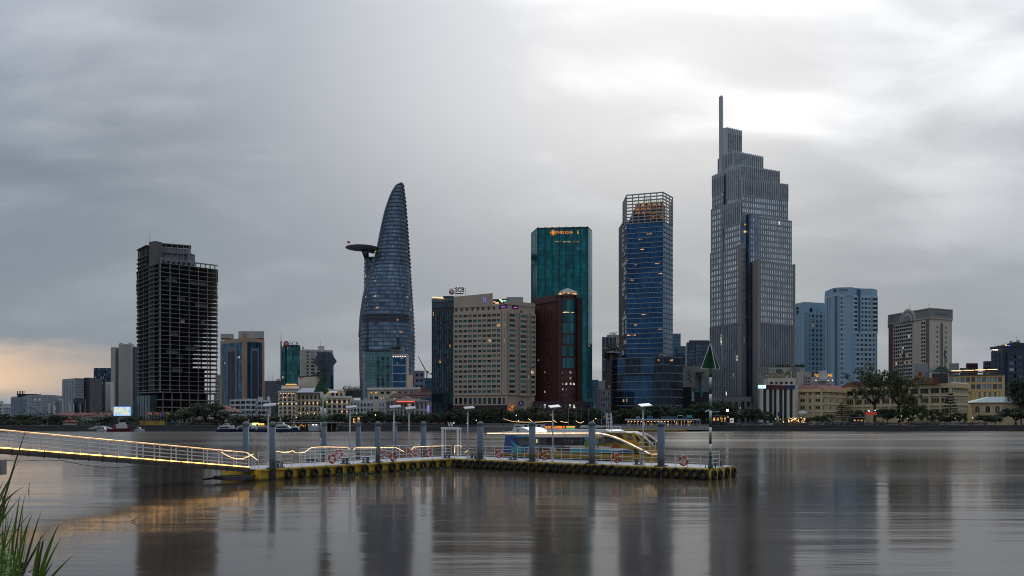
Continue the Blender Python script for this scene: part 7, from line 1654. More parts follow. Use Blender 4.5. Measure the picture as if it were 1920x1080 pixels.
row([('wide1', 836, 770, 44), ('round1', 858, 768, 40), ('wide1', 882, 764, 46), ('wide2', 906, 762, 44), ('round1', 930, 764, 38), ('wide1', 952, 768, 44)], 'dark tree at the foot of the beige hotel', ref='pediment building')
row([('wide1', 978, 764, 44), ('round1', 1000, 764, 40), ('wide2', 1024, 768, 42), ('round1', 1046, 768, 34), ('wide1', 1070, 770, 40), ('round1', 1094, 766, 36), ('wide1', 1112, 762, 40)], 'dark tree at the foot of the brown tower', ref='beige hotel')
row([('round1', 1150, 772, 34), ('wide1', 1172, 764, 46), ('wide2', 1198, 760, 46), ('wide1', 1222, 758, 48), ('round1', 1246, 760, 44), ('wide1', 1270, 762, 44), ('round1', 1290, 766, 34)], 'dark tree before the podium of the crowned tower', ref='teal annex')
row([('wide1', 1322, 752, 52), ('wide1', 1348, 747, 54), ('round1', 1304, 760, 36), ('round1', 1368, 758, 34)], 'dark layered tree beside the stone portal', 332, ref='black shed')
row([('wide1', 1410, 762, 54), ('round1', 1436, 772, 30), ('pine', 1450, 776, 20)], 'rounded dark tree before the strip-window house', 330, ref='stone portal')
row([('round1', 1478, 784, 24), ('wide2', 1532, 777, 40), ('round2', 1552, 777, 34), ('round1', 1508, 783, 26)], 'low dark tree before the yellow arcade wing', 326, ref='strip-window house')
row([('pine', 1578, 752, 30)], 'dark narrow tree against the yellow arcade building wing', 330)
tree('tall', 1640, 684, 332, 92, 'tall open-crowned tree rising above the yellow arcade building roof')
tree('tall', 1686, 693, 334, 74, 'second tall tree with leafy crown right of the tallest tree')
row([('wide1', 1664, 763, 46), ('round1', 1606, 770, 32), ('round2', 1704, 768, 34)], 'bushy tree under the tall open-crowned trees', 326, ref='strip-window house')
row([('yel', 1702, 742, 34)], 'pale green slender tree beside the tall trees', 328)
row([('pine', 1782, 734, 34)], 'layered pine-like tree at the corner of the yellow arcade building', 326)
row([('round2', 1730, 760, 26), ('round2', 1752, 768, 30), ('round1', 1800, 774, 30), ('wide1', 1776, 780, 24)], 'small street tree before the yellow arcade', 322, ref='red sign board')
row([('wide1', 1848, 776, 44), ('round1', 1866, 778, 30)], 'umbrella-shaped tree before the blue-roofed hall', 322, ref='yellow arcade')
row([('wide1', 1905, 762, 70), ('wide1', 1935, 758, 50)], 'big dark tree before the dark blue block', 318, ref='blue-roofed hall')
tree('wide1', 1915, 702, 345, 52, 'tall dark tree beside the dark blue apartment block')
# low hedges: one mass
hd = MB(); rnd = random.Random(77)
for (a_, c_, y_) in ((1450, 1500, 790), (1545, 1600, 790), (1640, 1660, 791), (1705, 1760, 789), (1330, 1345, 790), (250, 262, 792), (1345, 1362, 788)):
    for i in range(int((c_ - a_) * 22)):
        Yh = 317 + rnd.uniform(-1, 1.5); leaf(hd, Vector((PX(rnd.uniform(a_, c_), Yh), Yh, GZ + abs(rnd.gauss(0, .9)))), .25, rnd)
hd.build('hedge', LEAF[1], None, kind='stuff', label='low clipped hedge along the quay', category='hedge')
bk = MB(); rnd = random.Random(91)
for i in range(30000):
    Yh = rnd.uniform(334, 344); x = rnd.uniform(-235, 96); leaf(bk, Vector((x, Yh, GZ + abs(rnd.gauss(0, 2.3 + .9 * math.sin(x * .21) + .5 * math.sin(x * .57))))), .42, rnd)
bk.build('undergrowth', LEAF[0], None, kind='stuff', label='dark undergrowth massed behind the quay trees', category='shrubs')

# ================================================================== quay furniture
M_wh = wall('quay_white', (.55, .55, .54), .6, .2, .5, False)
# lit lamps on the promenade
def prom_lamp(px, py, m, label, Yl=318, r=.28, grp='promenade lamps along the far quay'):
    x = PX(px, Yl); z = PZ(py, Yl); tt = thing('promenade_lamp', label, 'lamp', (x, Yl, GZ), grp)
    b = MB(); b.tube([(x, Yl, GZ), (x, Yl, z - r * .5)], .05, 5); b.build('pole', W_dark, tt)
    b = MB(); b.lathe([(r * .3, -r), (r, -.3 * r), (r, .3 * r), (r * .3, r)], (x, Yl, z), 8); b.build('globe', m, tt)
for px, py in ((1339, 791), (1353, 790.5), (1365, 782), (1427, 797), (1388, 765), (1454, 785.5), (1463, 786), (1469, 791), (1597, 787), (1630, 771), (1690, 780), (1716, 780), (1702, 785), (1791, 784), (1824, 783.5), (1612, 787), (1684, 786), (851, 793), (893, 788), (968, 778.5), (972, 789), (1033, 778), (1113, 789), (1261, 784), (669, 775), (674, 794), (704, 778), (746, 793), (760, 794), (1117, 785), (876, 794), (1205, 784.5)):
    warm = py % 1 == 0 and px % 2 == 1 or px in (704, 669); prom_lamp(px, py, E_warm if warm else E_white, 'glowing amber lamp on the far quay' if warm else 'glowing white lamp on the far quay', r=random.choice([.12, .16, .2]), grp='amber promenade lamps' if warm else 'white promenade lamps')
# riverside pavilion with long flat roof and lamp row
t = thing('pavilion', 'long low riverside pavilion with flat white roof and a row of amber lamps', 'pavilion', (PX(1245, 306), 306, 0)); Yp = 304.0
b = MB(); b.seg(P2(1150, Yp), P2(1334, Yp), .5, PZ(799.5, Yp), -8, 0); b.build('terrace_deck', wall('terrace_conc', (.34, .33, .32), .8, .3), t)
b = MB(); b.seg(P2(1062, Yp + 1.5), P2(1286, Yp + 1.5), PZ(807, Yp), PZ(805.2, Yp), -3, 1.6); b.build('fender_beam', M_hull, t)
b = MB(); b.seg(P2(1176, Yp + 2), P2(1313, Yp + 2), PZ(788, Yp), PZ(785.3, Yp), -7, 0); b.build('roof', M_wh, t)
b = MB(); b.seg(P2(1180, Yp + 7), P2(1310, Yp + 7), PZ(800, Yp), PZ(787, Yp), -1, 0); b.build('back_wall', wall('pavilion_dark', (.05, .035, .03)), t)
for i in range(24): c = P2(1177 + i * 5.9, Yp + 2.5); child('post', unit_box(M_wh), t, (c[0], c[1], (PZ(800, Yp) + PZ(788, Yp)) / 2), 0, (.16, .16, PZ(788, Yp) - PZ(800, Yp)))
for i in range(22):
    px = 1178 + i * 6.2
    if random.random() < .7: b = MB(); b.lathe([(.08, -.16), (.2, 0), (.08, .16)], (PX(px, Yp + 3), Yp + 3, PZ(790 + random.uniform(-.3, .6), Yp)), 6); b.build('hanging_lamp', lamp('bulb_amber', (1, .42, .1), 3.0), t)
for i in range(9):
    b = MB(); px = 1182 + i * 14 + random.uniform(-3, 3); b.box((PX(px, Yp + 5.5), Yp + 5.5, PZ(794, Yp)), (.35, .2, 1.8)); b.build('lit_pier', room('pier_amber', (1, .5, .12), .7), t)
for i in range(37):
    c = P2(1152 + i * 5, Yp + .2); child('rail_post', unit_box(M_wh), t, (c[0], c[1], PZ(797.5, Yp)), 0, (.07, .07, 1.0))
for yy in (795.2, 796.8, 798.4): b = MB(); b.seg(P2(1152, Yp + .2), P2(1334, Yp + .2), PZ(yy, Yp) - .04, PZ(yy, Yp) + .04, -.05, .02); b.build('rail', M_wh, t)
for px, py, wd, m in ((1196, 782.5, 1.4, W_slate), (1219, 782, 2.0, plain('box_blue', (.03, .10, .16))), (1275, 781, 1.6, M_wh), (1292, 780.5, 2.2, plain('box_teal', (.05, .22, .28))), (1262, 782.5, 9.0, plain('box_green', (.02, .05, .06)))): b = MB(); b.box((PX(px, Yp + 5), Yp + 5, PZ(py, Yp)), (wd, 1.2, 1.1)); b.build('roof_unit', m, t)
# station float with cabin and neon sign
t = thing('ferry_station', 'white floating ferry station with orange neon letters on its roof', 'station', (PX(1010, 262), 262, 0)); Ys = 262.0
b = MB(); b.seg(P2(940, Ys), P2(1090, Ys), -.3, PZ(810, Ys), -7, 0); b.build('float', wall('float_white', (.45, .45, .44), .7, .25), t)
b = MB(); b.seg(P2(964, Ys + 1), P2(1022, Ys + 1), PZ(810, Ys), PZ(796, Ys), -4, 0); b.build('cabin', M_wh, t)
for px in (971, 986, 1010.5): b = MB(); b.box((PX(px, Ys + 1), Ys + .95, PZ(801, Ys)), (.75 if px > 975 else 1.6, .2, 1.4 if px > 975 else .7)); b.build('window', G_dark[2], t)
b = MB(); b.seg(P2(1012, Ys + 2), P2(1125, Ys + 2), PZ(806, Ys), PZ(804.6, Ys), -5, 0); b.build('canopy', M_wh, t)
for i in range(9): c = P2(1024 + i * 12, Ys + 2.5); child('post', unit_box(M_wh), t, (c[0], c[1], PZ(808, Ys)), 0, (.12, .12, 1.2))
lettering('SAIGON WATERBUS', P2(1014, Ys + 1.8), P2(1060, Ys + 1.8), PZ(801.3, Ys), lamp('neon_amber', (1, .30, .04), 1.3), t, width=7.6, height=.82, off=.0, bold=True)
b = MB(); b.box((PX(1070.5, Ys), Ys + 1.8, PZ(802.6, Ys)), (3.0, .1, .3)); b.build('green_sign', lamp('neon_green', (.05, .8, .25), .7), t)
b = MB(); b.box((PX(1070.5, Ys), Ys + 1.8, PZ(800.2, Ys)), (3.0, .1, .4)); b.build('orange_sign', lamp('neon_amber', (1, .30, .04), 1.3), t)
b = MB(); wv = [(PX(1018 + i, Ys), Ys + 3, PZ(795.5 + 1.2 * math.sin(i * .62), Ys)) for i in range(21)]; b.tube(wv, .34, 6); b.build('wave_canopy', plain('canopy_navy', (.015, .03, .11)), t)
b = MB(); b.sheet([(PX(1089, Ys + 2), Ys + 2, PZ(802, Ys)), (PX(1132, Ys + 2), Ys + 2, PZ(802, Ys)), (PX(1126, Ys + 2), Ys + 2, PZ(797.5, Ys)), (PX(1094, Ys + 2), Ys + 2, PZ(797.5, Ys))], (0, 4, 0)); b.build('tent_roof', M_wh, t)
# quay fence left of the station
t = thing('quay_fence', 'pale metal fence along the quay edge left of the ferry station', 'fence', (PX(930, 300), 300, GZ)); 
for i in range(48):
    c = P2(905 + i * 1.45, 305); child('fence_post', unit_box(M_wh), t, (c[0], c[1], 2.2), 0, (.07, .07, 1.4))
for zz in (1.7, 2.85): b = MB(); b.seg(P2(904, 305), P2(975, 305), zz, zz + .08, -.04, .04); b.build('rail', M_wh, t)
b = MB(); b.seg(P2(838, 305.5), P2(980, 305.5), -.2, 1.5, -7, 0); b.build('base', wall('terrace_conc2', (.20, .19, .17), .8, .3), t)
# string lights
def stringl(pts, label, grp=None, r=.055):
    tt = thing('string_lights', label, 'string lights', pts[0]); b = MB(); b.tube(pts, .012, 4); b.build('wire', W_dark, tt); b = MB()
    for p_, q_ in zip(pts, pts[1:]):
        for k in range(5):
            c = Vector(p_).lerp(Vector(q_), k / 5); b.lathe([(r * .4, -r), (r, 0), (r * .4, r)], c, 5)
    b.build('bulbs', E_warm, tt, kind='stuff')
Yq = 300
def sw(a_, ya, c_, yc, sag, n=7): return [(PX(a_ + (c_ - a_) * i / n, Yq), Yq, PZ(ya + (yc - ya) * i / n + sag * math.sin(math.pi * i / n), Yq)) for i in range(n + 1)]
stringl(sw(944, 785, 969, 791, 1.2), 'string of warm bulbs sloping down left of the ferry station cabin')
stringl(sw(969, 791, 1035, 790, 1.0, 14), 'long string of warm bulbs above the ferry station cabin', r=.075)
stringl(sw(991, 785, 998, 791, 0), 'short steep string of bulbs above the ferry station cabin')
stringl(sw(1051, 790, 1065, 791.5, .8), 'string of warm bulbs right of the ferry station letters')
stringl(sw(1080, 789, 1095, 790, 3.5), 'drooping swag of warm bulbs beside the big pile')
stringl(sw(1038, 788, 1043, 792, 0), 'short string of bulbs at the solar lamp height')
for px in (944, 957, 969, 981, 1029):
    prom_lamp(px, 786, W_dark, 'thin dark pole carrying warm bulb strings', Yq + .5, .06, 'poles of the bulb strings')
# bar with many bulbs by the cream house
t = thing('lantern_bar', 'riverside bar hung with many amber bulbs before the cream house', 'bar', (PX(1498, 320), 320, GZ)); rnd = random.Random(3)
b = MB(); b.seg(P2(1478, 321), P2(1515, 321), GZ, PZ(786, 321), -4, 0); b.build('back_wall', wall('bar_wood', (.08, .03, .02)), t)
for i in range(4): b = MB(); px = 1481 + i * 5; b.box((PX(px, 319), 319.5, PZ(793, 319)), (.5, .3, 2.4)); b.build('lit_column', room('column_orange', (1, .28, .05), .8), t)
b = MB()
for i in range(60): r = rnd.uniform(.06, .15); b.lathe([(r * .4, -r), (r, 0), (r * .4, r)], (PX(rnd.uniform(1478, 1510), 318.6), 318.6 + rnd.uniform(-.5, .8), PZ(rnd.uniform(783, 792), 318.6)), 5)
b.build('bulbs', E_warm, t, kind='stuff')
b = MB(); b.lathe([(.2, 0), (1.6, .4), (1.9, 1.2), (1.3, 2.0), (.2, 2.3)], (PX(1505, 321), 321, PZ(781, 321)), 14); b.build('dome_sign', plain('dome_white', (.45, .42, .40)), t)
# glowing cafe fronts
for i, (px, py, wd, hh_, lab) in enumerate(((1346, 786, 4.2, 1.6, 'amber-lit kiosk under the dark layered trees'), (1357, 787, 2.2, 1.8, 'amber-lit kiosk beside the white banner'), (668, 789, 3.2, 2.6, 'arched gate of warm bulbs before the grey colonial house'), (570, 794, 9, 1.6, 'warm-lit ferry terminal front behind the white ferries'), (1610, 788, 4, 1.0, 'pale-lit booth before the yellow arcade building'))):
    x = PX(px, 316); tt = thing('kiosk', lab, 'kiosk', (x, 316, GZ)); z = PZ(py, 316)
    b = MB(); b.box((x, 318, (GZ + z + hh_ / 2 + .4) / 2), (wd + .6, 3, z + hh_ / 2 + .4 - GZ)); b.build('body', W_dark, tt)
    for k in range(max(2, int(wd / 1.3))): b = MB(); b.box((x - wd / 2 + wd * (k + .5) / max(2, int(wd / 1.3)), 316.4, z), (wd / max(2, int(wd / 1.3)) * .55, .15, hh_ * random.uniform(.6, 1))); b.build('lit_bay', room('kiosk_amber', (1, .5, .12), 1.0), tt)
    b = MB(); b.box((x, 317, z + hh_ / 2 + .5), (wd + 1.2, 4, .18)); b.build('roof', W_grey, tt)
bn = thing('banner_sign', 'white rounded banner sign on the promenade', 'sign', (PX(1372, 316), 316, GZ)); b = MB(); b.box((PX(1372, 316), 316, PZ(788.5, 316)), (1.5, .15, 1.95)); b.build('panel', lamp('banner_white', (.8, .75, .75), .35), bn); b = MB(); b.box((PX(1371.5, 316), 315.9, PZ(788.5, 316)), (.5, .02, .5)); b.build('mark', M_letter_dark, bn); b = MB(); b.tube([(PX(1372, 316), 316, GZ), (PX(1372, 316), 316, PZ(793, 316))], .07, 5); b.build('post', W_dark, bn)
for px, py, w_, h_, m, lab in ((1461, 776.5, 1.2, 1.6, plain('p_blue', (.012, .045, .18)), 'blue parking-type sign before the cream house'), (1147, 788, 1.2, 2.6, plain('p_blue', (.012, .045, .18)), 'tall blue parking sign behind the water bus mast'), (323, 791, 1.1, 1.0, plain('s_blue', (.02, .12, .35)), 'small blue sign behind the quay wall'), (1364, 769.5, .9, .95, E_white, 'small glowing white sign beside the stone portal')):
    sg = thing('road_sign', lab, 'sign', (PX(px, 317), 317, GZ)); b = MB(); b.box((PX(px, 317), 317, PZ(py, 317)), (w_, .12, h_)); b.build('panel', m, sg); b = MB(); b.tube([(PX(px, 317), 317.1, GZ), (PX(px, 317), 317.1, PZ(py, 317))], .06, 5); b.build('post', W_dark, sg)
    if 'tall blue' in lab: lettering('P', (PX(px, 317) - .5, 316.9), (PX(px, 317) + .5, 316.9), PZ(py - 3, 317), M_white, sg, height=.8, off=.05, bold=True); lettering('U', (PX(px, 317) - .5, 316.9), (PX(px, 317) + .5, 316.9), PZ(py + 3, 317), M_white, sg, height=.7, off=.05, bold=True)
rs = thing('red_board', 'glowing dark red sign board under the tall trees', 'sign', (PX(1635, 318), 318, GZ)); b = MB(); b.box((PX(1633, 318), 318, PZ(775, 318)), (4.2, .2, 1.1)); b.build('panel', lamp('board_red', (.6, .06, .03), .35), rs); b = MB()
for s in (-1, 1): b.tube([(PX(1633, 318) + s * 1.8, 318.1, GZ), (PX(1633, 318) + s * 1.8, 318.1, PZ(775, 318))], .07, 5)
b.build('posts', W_dark, rs)
for px, py in ((1628, 770), (1641, 769.5)): prom_lamp(px, py, E_white, 'small spotlight over the red sign board', 318, .18, 'spotlights over the red board')
# bright screen on the left
t = thing('led_screen', 'bright roadside video screen below the pale apartment tower', 'screen', (PX(228.5, 330), 330, GZ))
def screen_mat():
    m, tr, b = principled('screen_picture'); co = nd('ShaderNodeTexCoord', tr); n1 = nd('ShaderNodeTexNoise', tr, i_2=.55, i_3=3.0); lk(co.outputs['Object'], n1.inputs[0], tr)
    r = nd('ShaderNodeValToRGB', tr); lk(n1.outputs[0], r.inputs[0], tr); e = r.color_ramp.elements; e[0].position = .38; e[0].color = (.22, .48, .95, 1); e[1].position = .62; e[1].color = (.95, .8, .55, 1); k = e.new(.5); k.color = (.75, .9, .8, 1)
    lk(r.outputs[0], b.inputs['Emission Color'], tr); b.inputs['Emission Strength'].default_value = .85; b.inputs['Base Color'].default_value = (.02, .02, .02, 1); return m
b = MB(); b.box((PX(228.5, 330), 330, PZ(771, 330)), (6.5, .3, 3.3)); b.build('screen', screen_mat(), t)
b = MB(); b.box((PX(228.5, 330), 330.25, PZ(771, 330)), (6.9, .2, 3.7)); b.build('frame', lamp('screen_edge', (.12, .3, .9), 2.0), t)
b = MB(); b.tube([(PX(228.5, 330), 330.3, GZ), (PX(228.5, 330), 330.3, PZ(779, 330))], .25, 8); b.build('post', W_dark, t)
# red tiled halls behind the left quay
t, w, z1 = bld('tiled_hall', 'long low hall with red tiled roof behind the flagstaff', 'building', [(98, 385), (215, 375)], 779, 14, W_white)
b = MB(); b.prism([(w[0][0] - 1, w[0][1] - 1), (w[1][0] + 1, w[1][1] - 1), (w[1][0] + 1, w[1][1] + 15), (w[0][0] - 1, w[0][1] + 15)], z1, PZ(773.5, 380), 0, [(w[0][0] + 4, w[0][1] + 6), (w[1][0] - 3, w[1][1] + 6), (w[1][0] - 3, w[1][1] + 8), (w[0][0] + 4, w[0][1] + 8)]); b.build('tiled_roof', ROOF_R, t)
b = MB(); c0, c1 = P2(152, 366), P2(192, 366); b.prism([c0, c1, (c1[0], 376), (c0[0], 376)], PZ(783, 366), PZ(774, 368), 0, [(c0[0] + 4, 370), (c1[0] - 4, 370), (c1[0] - 4, 372), (c0[0] + 4, 372)]); b.build('porch_roof', ROOF_R, t)
t, w, z1 = bld('museum_house', 'cream house with red hipped roof half hidden by the largest tree', 'building', [(335, 372), (433, 372)], 772, 14, W_beige)
facade(t, w[0], w[1], GZ, z1, 12, 2, W_beige, G_dark, (), 0, .5, .4, .4, True)
b = MB(); b.prism([(w[0][0] - 1, w[0][1] - 1), (w[1][0] + 1, w[1][1] - 1), (w[1][0] + 1, w[1][1] + 15), (w[0][0] - 1, w[0][1] + 15)], z1, PZ(759, 375), 0, [(w[0][0] + 5, w[0][1] + 6), (w[1][0] - 5, w[1][1] + 6), (w[1][0] - 5, w[1][1] + 8), (w[0][0] + 5, w[0][1] + 8)]); b.build('tiled_roof', ROOF_R, t)
# flagstaff with red pagoda base
t = thing('flagstaff', 'tall signal flagstaff on a small red-roofed octagonal base', 'flagstaff', (PX(131, 316), 316, 1.5)); x = PX(131, 316)
b = MB(); b.lathe([(2.3, 0), (2.3, 2.4)], (x, 316, 1.0), 8); b.build('base', W_beige, t)
b = MB(); b.lathe([(2.9, 0), (2.7, .25), (1.6, .9), (1.2, 1.1)], (x, 316, 3.4), 8); b.build('lower_roof', ROOF_R, t); b = MB(); b.lathe([(1.7, 0), (.5, .7), (.2, 1.0)], (x, 316, 4.5), 8); b.build('upper_roof', ROOF_R, t)
b = MB(); b.tube([(x, 316, 5.2), (x, 316, PZ(760, 316))], .20, 8, r1=.15); b.build('lower_mast', M_wh, t); b = MB(); b.tube([(x, 316, PZ(762, 316)), (x, 316, PZ(709, 316))], .10, 6, r1=.05); b.build('upper_mast', M_wh, t)
b = MB(); b.box((x - .3, 316, PZ(757, 316)), (.5, .4, 1.3)); b.build('cross_tree', M_wh, t)
for i in range(8): a_ = i * .785; b = MB(); b.tube([(x + 2.4 * math.cos(a_), 316 + 2.4 * math.sin(a_), 1.0), (x + 2.4 * math.cos(a_), 316 + 2.4 * math.sin(a_), 3.4)], .16, 6); b.build('column', M_wh, t)
b = MB(); zf = PZ(733, 316); b.add([(x + .1 + i * .12, 316 + .1 * math.sin(i), zf - i * .25) for i in range(5)] + [(x + .1 + i * .16, 316 + .1 * math.sin(i), zf - 1.4 - i * .18) for i in range(5)], [(i, i + 1, 6 + i, 5 + i) for i in range(4)]); b.build('red_flag', plain('flag_red', (.45, .03, .02)), t)
# yellow mural wall
t = thing('mural_wall', 'yellow painted hoarding with orange figures along the quay', 'wall', (PX(285, 322), 322, GZ)); p_, q_ = P2(263, 322), P2(309, 322)
def mural():
    m, tr, b = principled('mural_paint'); co = nd('ShaderNodeTexCoord', tr); n1 = nd('ShaderNodeTexVoronoi', tr); n1.inputs['Scale'].default_value = .5; lk(co.outputs['Object'], n1.inputs[0], tr)
    r = nd('ShaderNodeValToRGB', tr); lk(n1.outputs['Distance'], r.inputs[0], tr); e = r.color_ramp.elements; e[0].color = (.36, .13, .02, 1); e[0].position = .2; e[1].color = (.40, .27, .03, 1); e[1].position = .5; k = e.new(.12); k.color = (.05, .05, .05, 1)
    lk(r.outputs[0], b.inputs['Base Color'], tr); return m
b = MB(); b.seg(p_, q_, GZ, PZ(789, 322), -.2, 0); b.build('panel', mural(), t)
for i in range(6): c = lerp2(p_, q_, i / 5); child('post', unit_box(W_dark), t, (c[0], c[1] + .35, 3.2), 0, (.12, .12, 2.2))
for i in range(9):
    x = PX(268 + i * 5.6, 326); fp = thing('flagpole', ['red', 'pink', 'white', 'crimson', 'yellow', 'rose', 'violet', 'plum', 'golden'][i] + ' flag on a pole before the unfinished skyscraper podium', 'flag', (x, 326, GZ)); b = MB(); b.tube([(x, 326, GZ), (x, 326, PZ(771, 326))], .05, 5); b.build('pole', M_wh, fp)
    col_ = [(.45, .03, .02), (.5, .2, .25), (.5, .5, .52), (.45, .03, .05), (.5, .36, .03), (.45, .1, .15), (.12, .05, .3), (.3, .06, .2), (.5, .36, .03)][i]
    b = MB(); zf = PZ(772, 326); b.add([(x + k * .24, 326 + .12 * math.sin(k * 1.3 + i), zf - .08 * k) for k in range(6)] + [(x + k * .24, 326 + .12 * math.sin(k * 1.3 + i), zf - .85 - .12 * k) for k in range(6)], [(k, k + 1, 7 + k, 6 + k) for k in range(5)]); b.build('cloth', plain('flagcloth_%d' % i, col_), fp)
for px, hgt in ((1066, 766), (1080, 766), (1091, 766), (1104, 768), (1128, 770)):
    x = PX(px, 322); fp = thing('bare_flagpole', 'thin bare flagpole before the brown tower', 'pole', (x, 322, GZ), 'bare flagpoles'); b = MB(); b.tube([(x, 322, GZ), (x, 322, PZ(hgt, 322))], .06, 5, r1=.03); b.build('pole', M_wh, fp); b = MB(); b.lathe([(.05, -.06), (.1, 0), (.02, .09)], (x, 322, PZ(hgt, 322)), 6); b.build('finial', M_wh, fp)
# small white footbridge and quay wall pieces at far left
t = thing('footbridge', 'low white arched footbridge at the quay beside the red tug', 'bridge', (PX(187, 308), 308, 0)); b = MB(); pts = [(PX(165 + i * 4.4, 308), 308, PZ(805 - 5.5 * math.sin(math.pi * i / 10), 308)) for i in range(11)]; b.tube(pts, .22, 6); b.tube([(p[0], p[1] + 1.6, p[2]) for p in pts], .22, 6); b.build('arch', M_wh, t)
b = MB()
for i, p in enumerate(pts): b.tube([p, (p[0], p[1], 1.0)], .08, 4)
b.build('hangers', M_wh, t); b = MB(); b.seg(P2(165, 309), P2(209, 309), .7, 1.0, -1.5, 0); b.build('deck', M_wh, t)
for i in range(6): b = MB(); b.tube([pts[i + 2], (pts[i + 2][0] + 1.2, pts[i + 2][1] + 1.6, pts[i + 2][2])], .07, 4); b.build('cross_beam', M_wh, t)
# ---- boats
def hull(mb, c, L, Wd, h, rz=0.0, z0=-.3, bow=1, n=12):
    """pointed hull, bow towards +x*bow"""
    st = []
    for i in range(n + 1):
        u = i / n; half = Wd / 2 * (1 if u < .55 else math.sqrt(max(0.0, 1 - ((u - .55) / .45) ** 2.2))); rise = h * (1 + .35 * max(0, u - .5) ** 2 * 4)
        x = (u - .5) * L * bow; st.append((x, half, rise))
    vs = []; fs = []
    for x, hw, ri in st:
        for yy, zz in ((-hw, ri), (-hw * .75, z0), (hw * .75, z0), (hw, ri)): vs.append((c[0] + x * math.cos(rz) - yy * math.sin(rz), c[1] + x * math.sin(rz) + yy * math.cos(rz), zz))
    for i in range(n):
        for j in range(3): fs.append((i * 4 + j, (i + 1) * 4 + j, (i + 1) * 4 + j + 1, i * 4 + j + 1))
        fs.append((i * 4 + 3, (i + 1) * 4 + 3, (i + 1) * 4, i * 4))
    fs.append((0, 1, 2, 3)); mb.add(vs, fs)
def ferry(px0, px1, Yf, label, bow, hullm, cabtop, dark=True, redtop=False, up=True):
    x0, x1 = PX(px0, Yf), PX(px1, Yf); L = x1 - x0; cx = (x0 + x1) / 2; tt = thing('ferry', label, 'ferry', (cx, Yf, 0), None); Wd = L * .28
    b = MB(); hull(b, (cx, Yf), L, Wd, 1.1, 0, -.4, bow); b.build('hull', hullm, tt)
    b = MB(); pr = [(-.46, 1.05), (.34, 1.05), (.40, 1.35), (.28, 2.45), (.16, 2.8), (-.44, 2.8)]; b.sheet([(cx + u * L * bow, Yf - Wd * .42, v * cabtop) for u, v in pr], (0, Wd * .84, 0)); sal = b.build('saloon', M_bw_, tt)
    b = MB(); b.sheet([(cx + u * L * bow, Yf - Wd * .42 - .03, v * cabtop) for u, v in ((-.22, 1.55), (.28, 1.55), (.22, 2.1), (-.22, 2.1))], (0, .05, 0)); b.build('window_band', G_dark[2], sal)
    if up:
        b = MB(); b.sheet([(cx + u * L * bow, Yf - Wd * .3, v * cabtop) for u, v in ((-.2, 2.8), (.12, 2.8), (.04, 3.6), (-.18, 3.7))], (0, Wd * .6, 0)); whl = b.build('wheelhouse', M_bw_, tt)
        for k in range(4): b = MB(); b.box((cx + (-.13 + k * .055) * L * bow, Yf - Wd * .3 - .03, 3.25 * cabtop), (L * .04, .05, .5 * cabtop)); b.build('wheelhouse_window', G_dark[1], whl)
        b = MB(); b.tube([(cx - .06 * L * bow, Yf, 3.6 * cabtop), (cx - .08 * L * bow, Yf, 5.6 * cabtop)], .09, 5); b.box((cx - .07 * L * bow, Yf, 4.6 * cabtop), (.9, .3, .15)); b.build('mast', M_bw_, tt)
    if redtop: b = MB(); b.tube([(cx - .34 * L, Yf - Wd * .25, 3.1 * cabtop), (cx - .26 * L, Yf - Wd * .25, 3.1 * cabtop)], .35, 8); b.build('life_raft', plain('raft_red', (.35, .03, .03)), tt)
    return tt
M_navy = plain('hull_navy', (.015, .022, .06), .4)
ferry(405, 440, 288, 'white passenger ferry with navy hull and pointed bow facing left', -1, M_navy, .85, redtop=True)
ferry(438, 486, 292, 'longer white ferry with orange canopy behind the slate pile', -1, M_navy, .82)
ferry(476, 512, 284, 'low white ferry with red roof moored beside the lit terminal sign', -1, M_navy, .8, up=False, redtop=True)
ferry(508, 550, 282, 'high-bowed white ferry with green-tinted wheelhouse and navy hull', 1, M_navy, .95)
ferry(538, 566, 292, 'small white launch behind the high-bowed ferry', 1, M_navy, .7)
ns = thing('terminal_sign', 'glowing orange and green sign on the ferry terminal roof', 'sign', (PX(480, 300), 300, PZ(800, 300)))
for a_, c_, m, yy, hh_ in ((465.5, 473, E_orange, 795.5, .7), (473.5, 485, lamp('sign_lime', (.8, .95, .3), 1.6), 795, .9), (485.5, 495.5, lamp('neon_amber2', (1, .42, .06), 1.6), 795.5, .7), (476, 483, lamp('sign_mint', (.2, .9, .4), 1.1), 798, .55)):
    b = MB(); b.seg(P2(a_, 300), P2(c_, 300), PZ(yy, 300) - hh_ / 2, PZ(yy, 300) + hh_ / 2, 0, .2); b.build('letter_panel', m, ns)
b = MB(); b.seg(P2(462, 301), P2(500, 301), GZ - .6, PZ(797, 301), -.2, 0); b.build('support', W_dark, ns)
t = thing('ferry_terminal', 'long low ferry terminal with flat grey roof behind the white ferries', 'terminal', (PX(555, 302), 302, GZ)); b = MB(); b.seg(P2(520, 302), P2(632, 302), PZ(793.5, 302), PZ(791.5, 302), -8, 1); b.build('roof', wall('terminal_roof', (.30, .31, .31)), t)
b = MB(); b.seg(P2(524, 306), P2(630, 306), -.2, PZ(793.5, 306), -4, 0); b.build('back_wall', wall('terminal_wall', (.07, .055, .04)), t)
for i in range(12): c = P2(522 + i * 10, 302); child('post', unit_box(M_wh), t, (c[0], c[1], (PZ(793.5, 302) + .5) / 2), 0, (.14, .14, PZ(793.5, 302) - .5))
for i in range(14):
    if random.random() < .75: b = MB(); px = 548 + i * 3.4; b.box((PX(px, 304), 304.5, PZ(797 + random.uniform(-1.5, 2), 304)), (random.uniform(.25, .8), .2, random.uniform(.4, 1.0))); b.build('lit_bay', room('kiosk_amber', (1, .5, .12), 1.0), t)
b = MB(); b.seg(P2(578, 298), P2(596, 298), .2, PZ(796, 298), -3, 0); b.build('grey_cabin', W_grey, t)
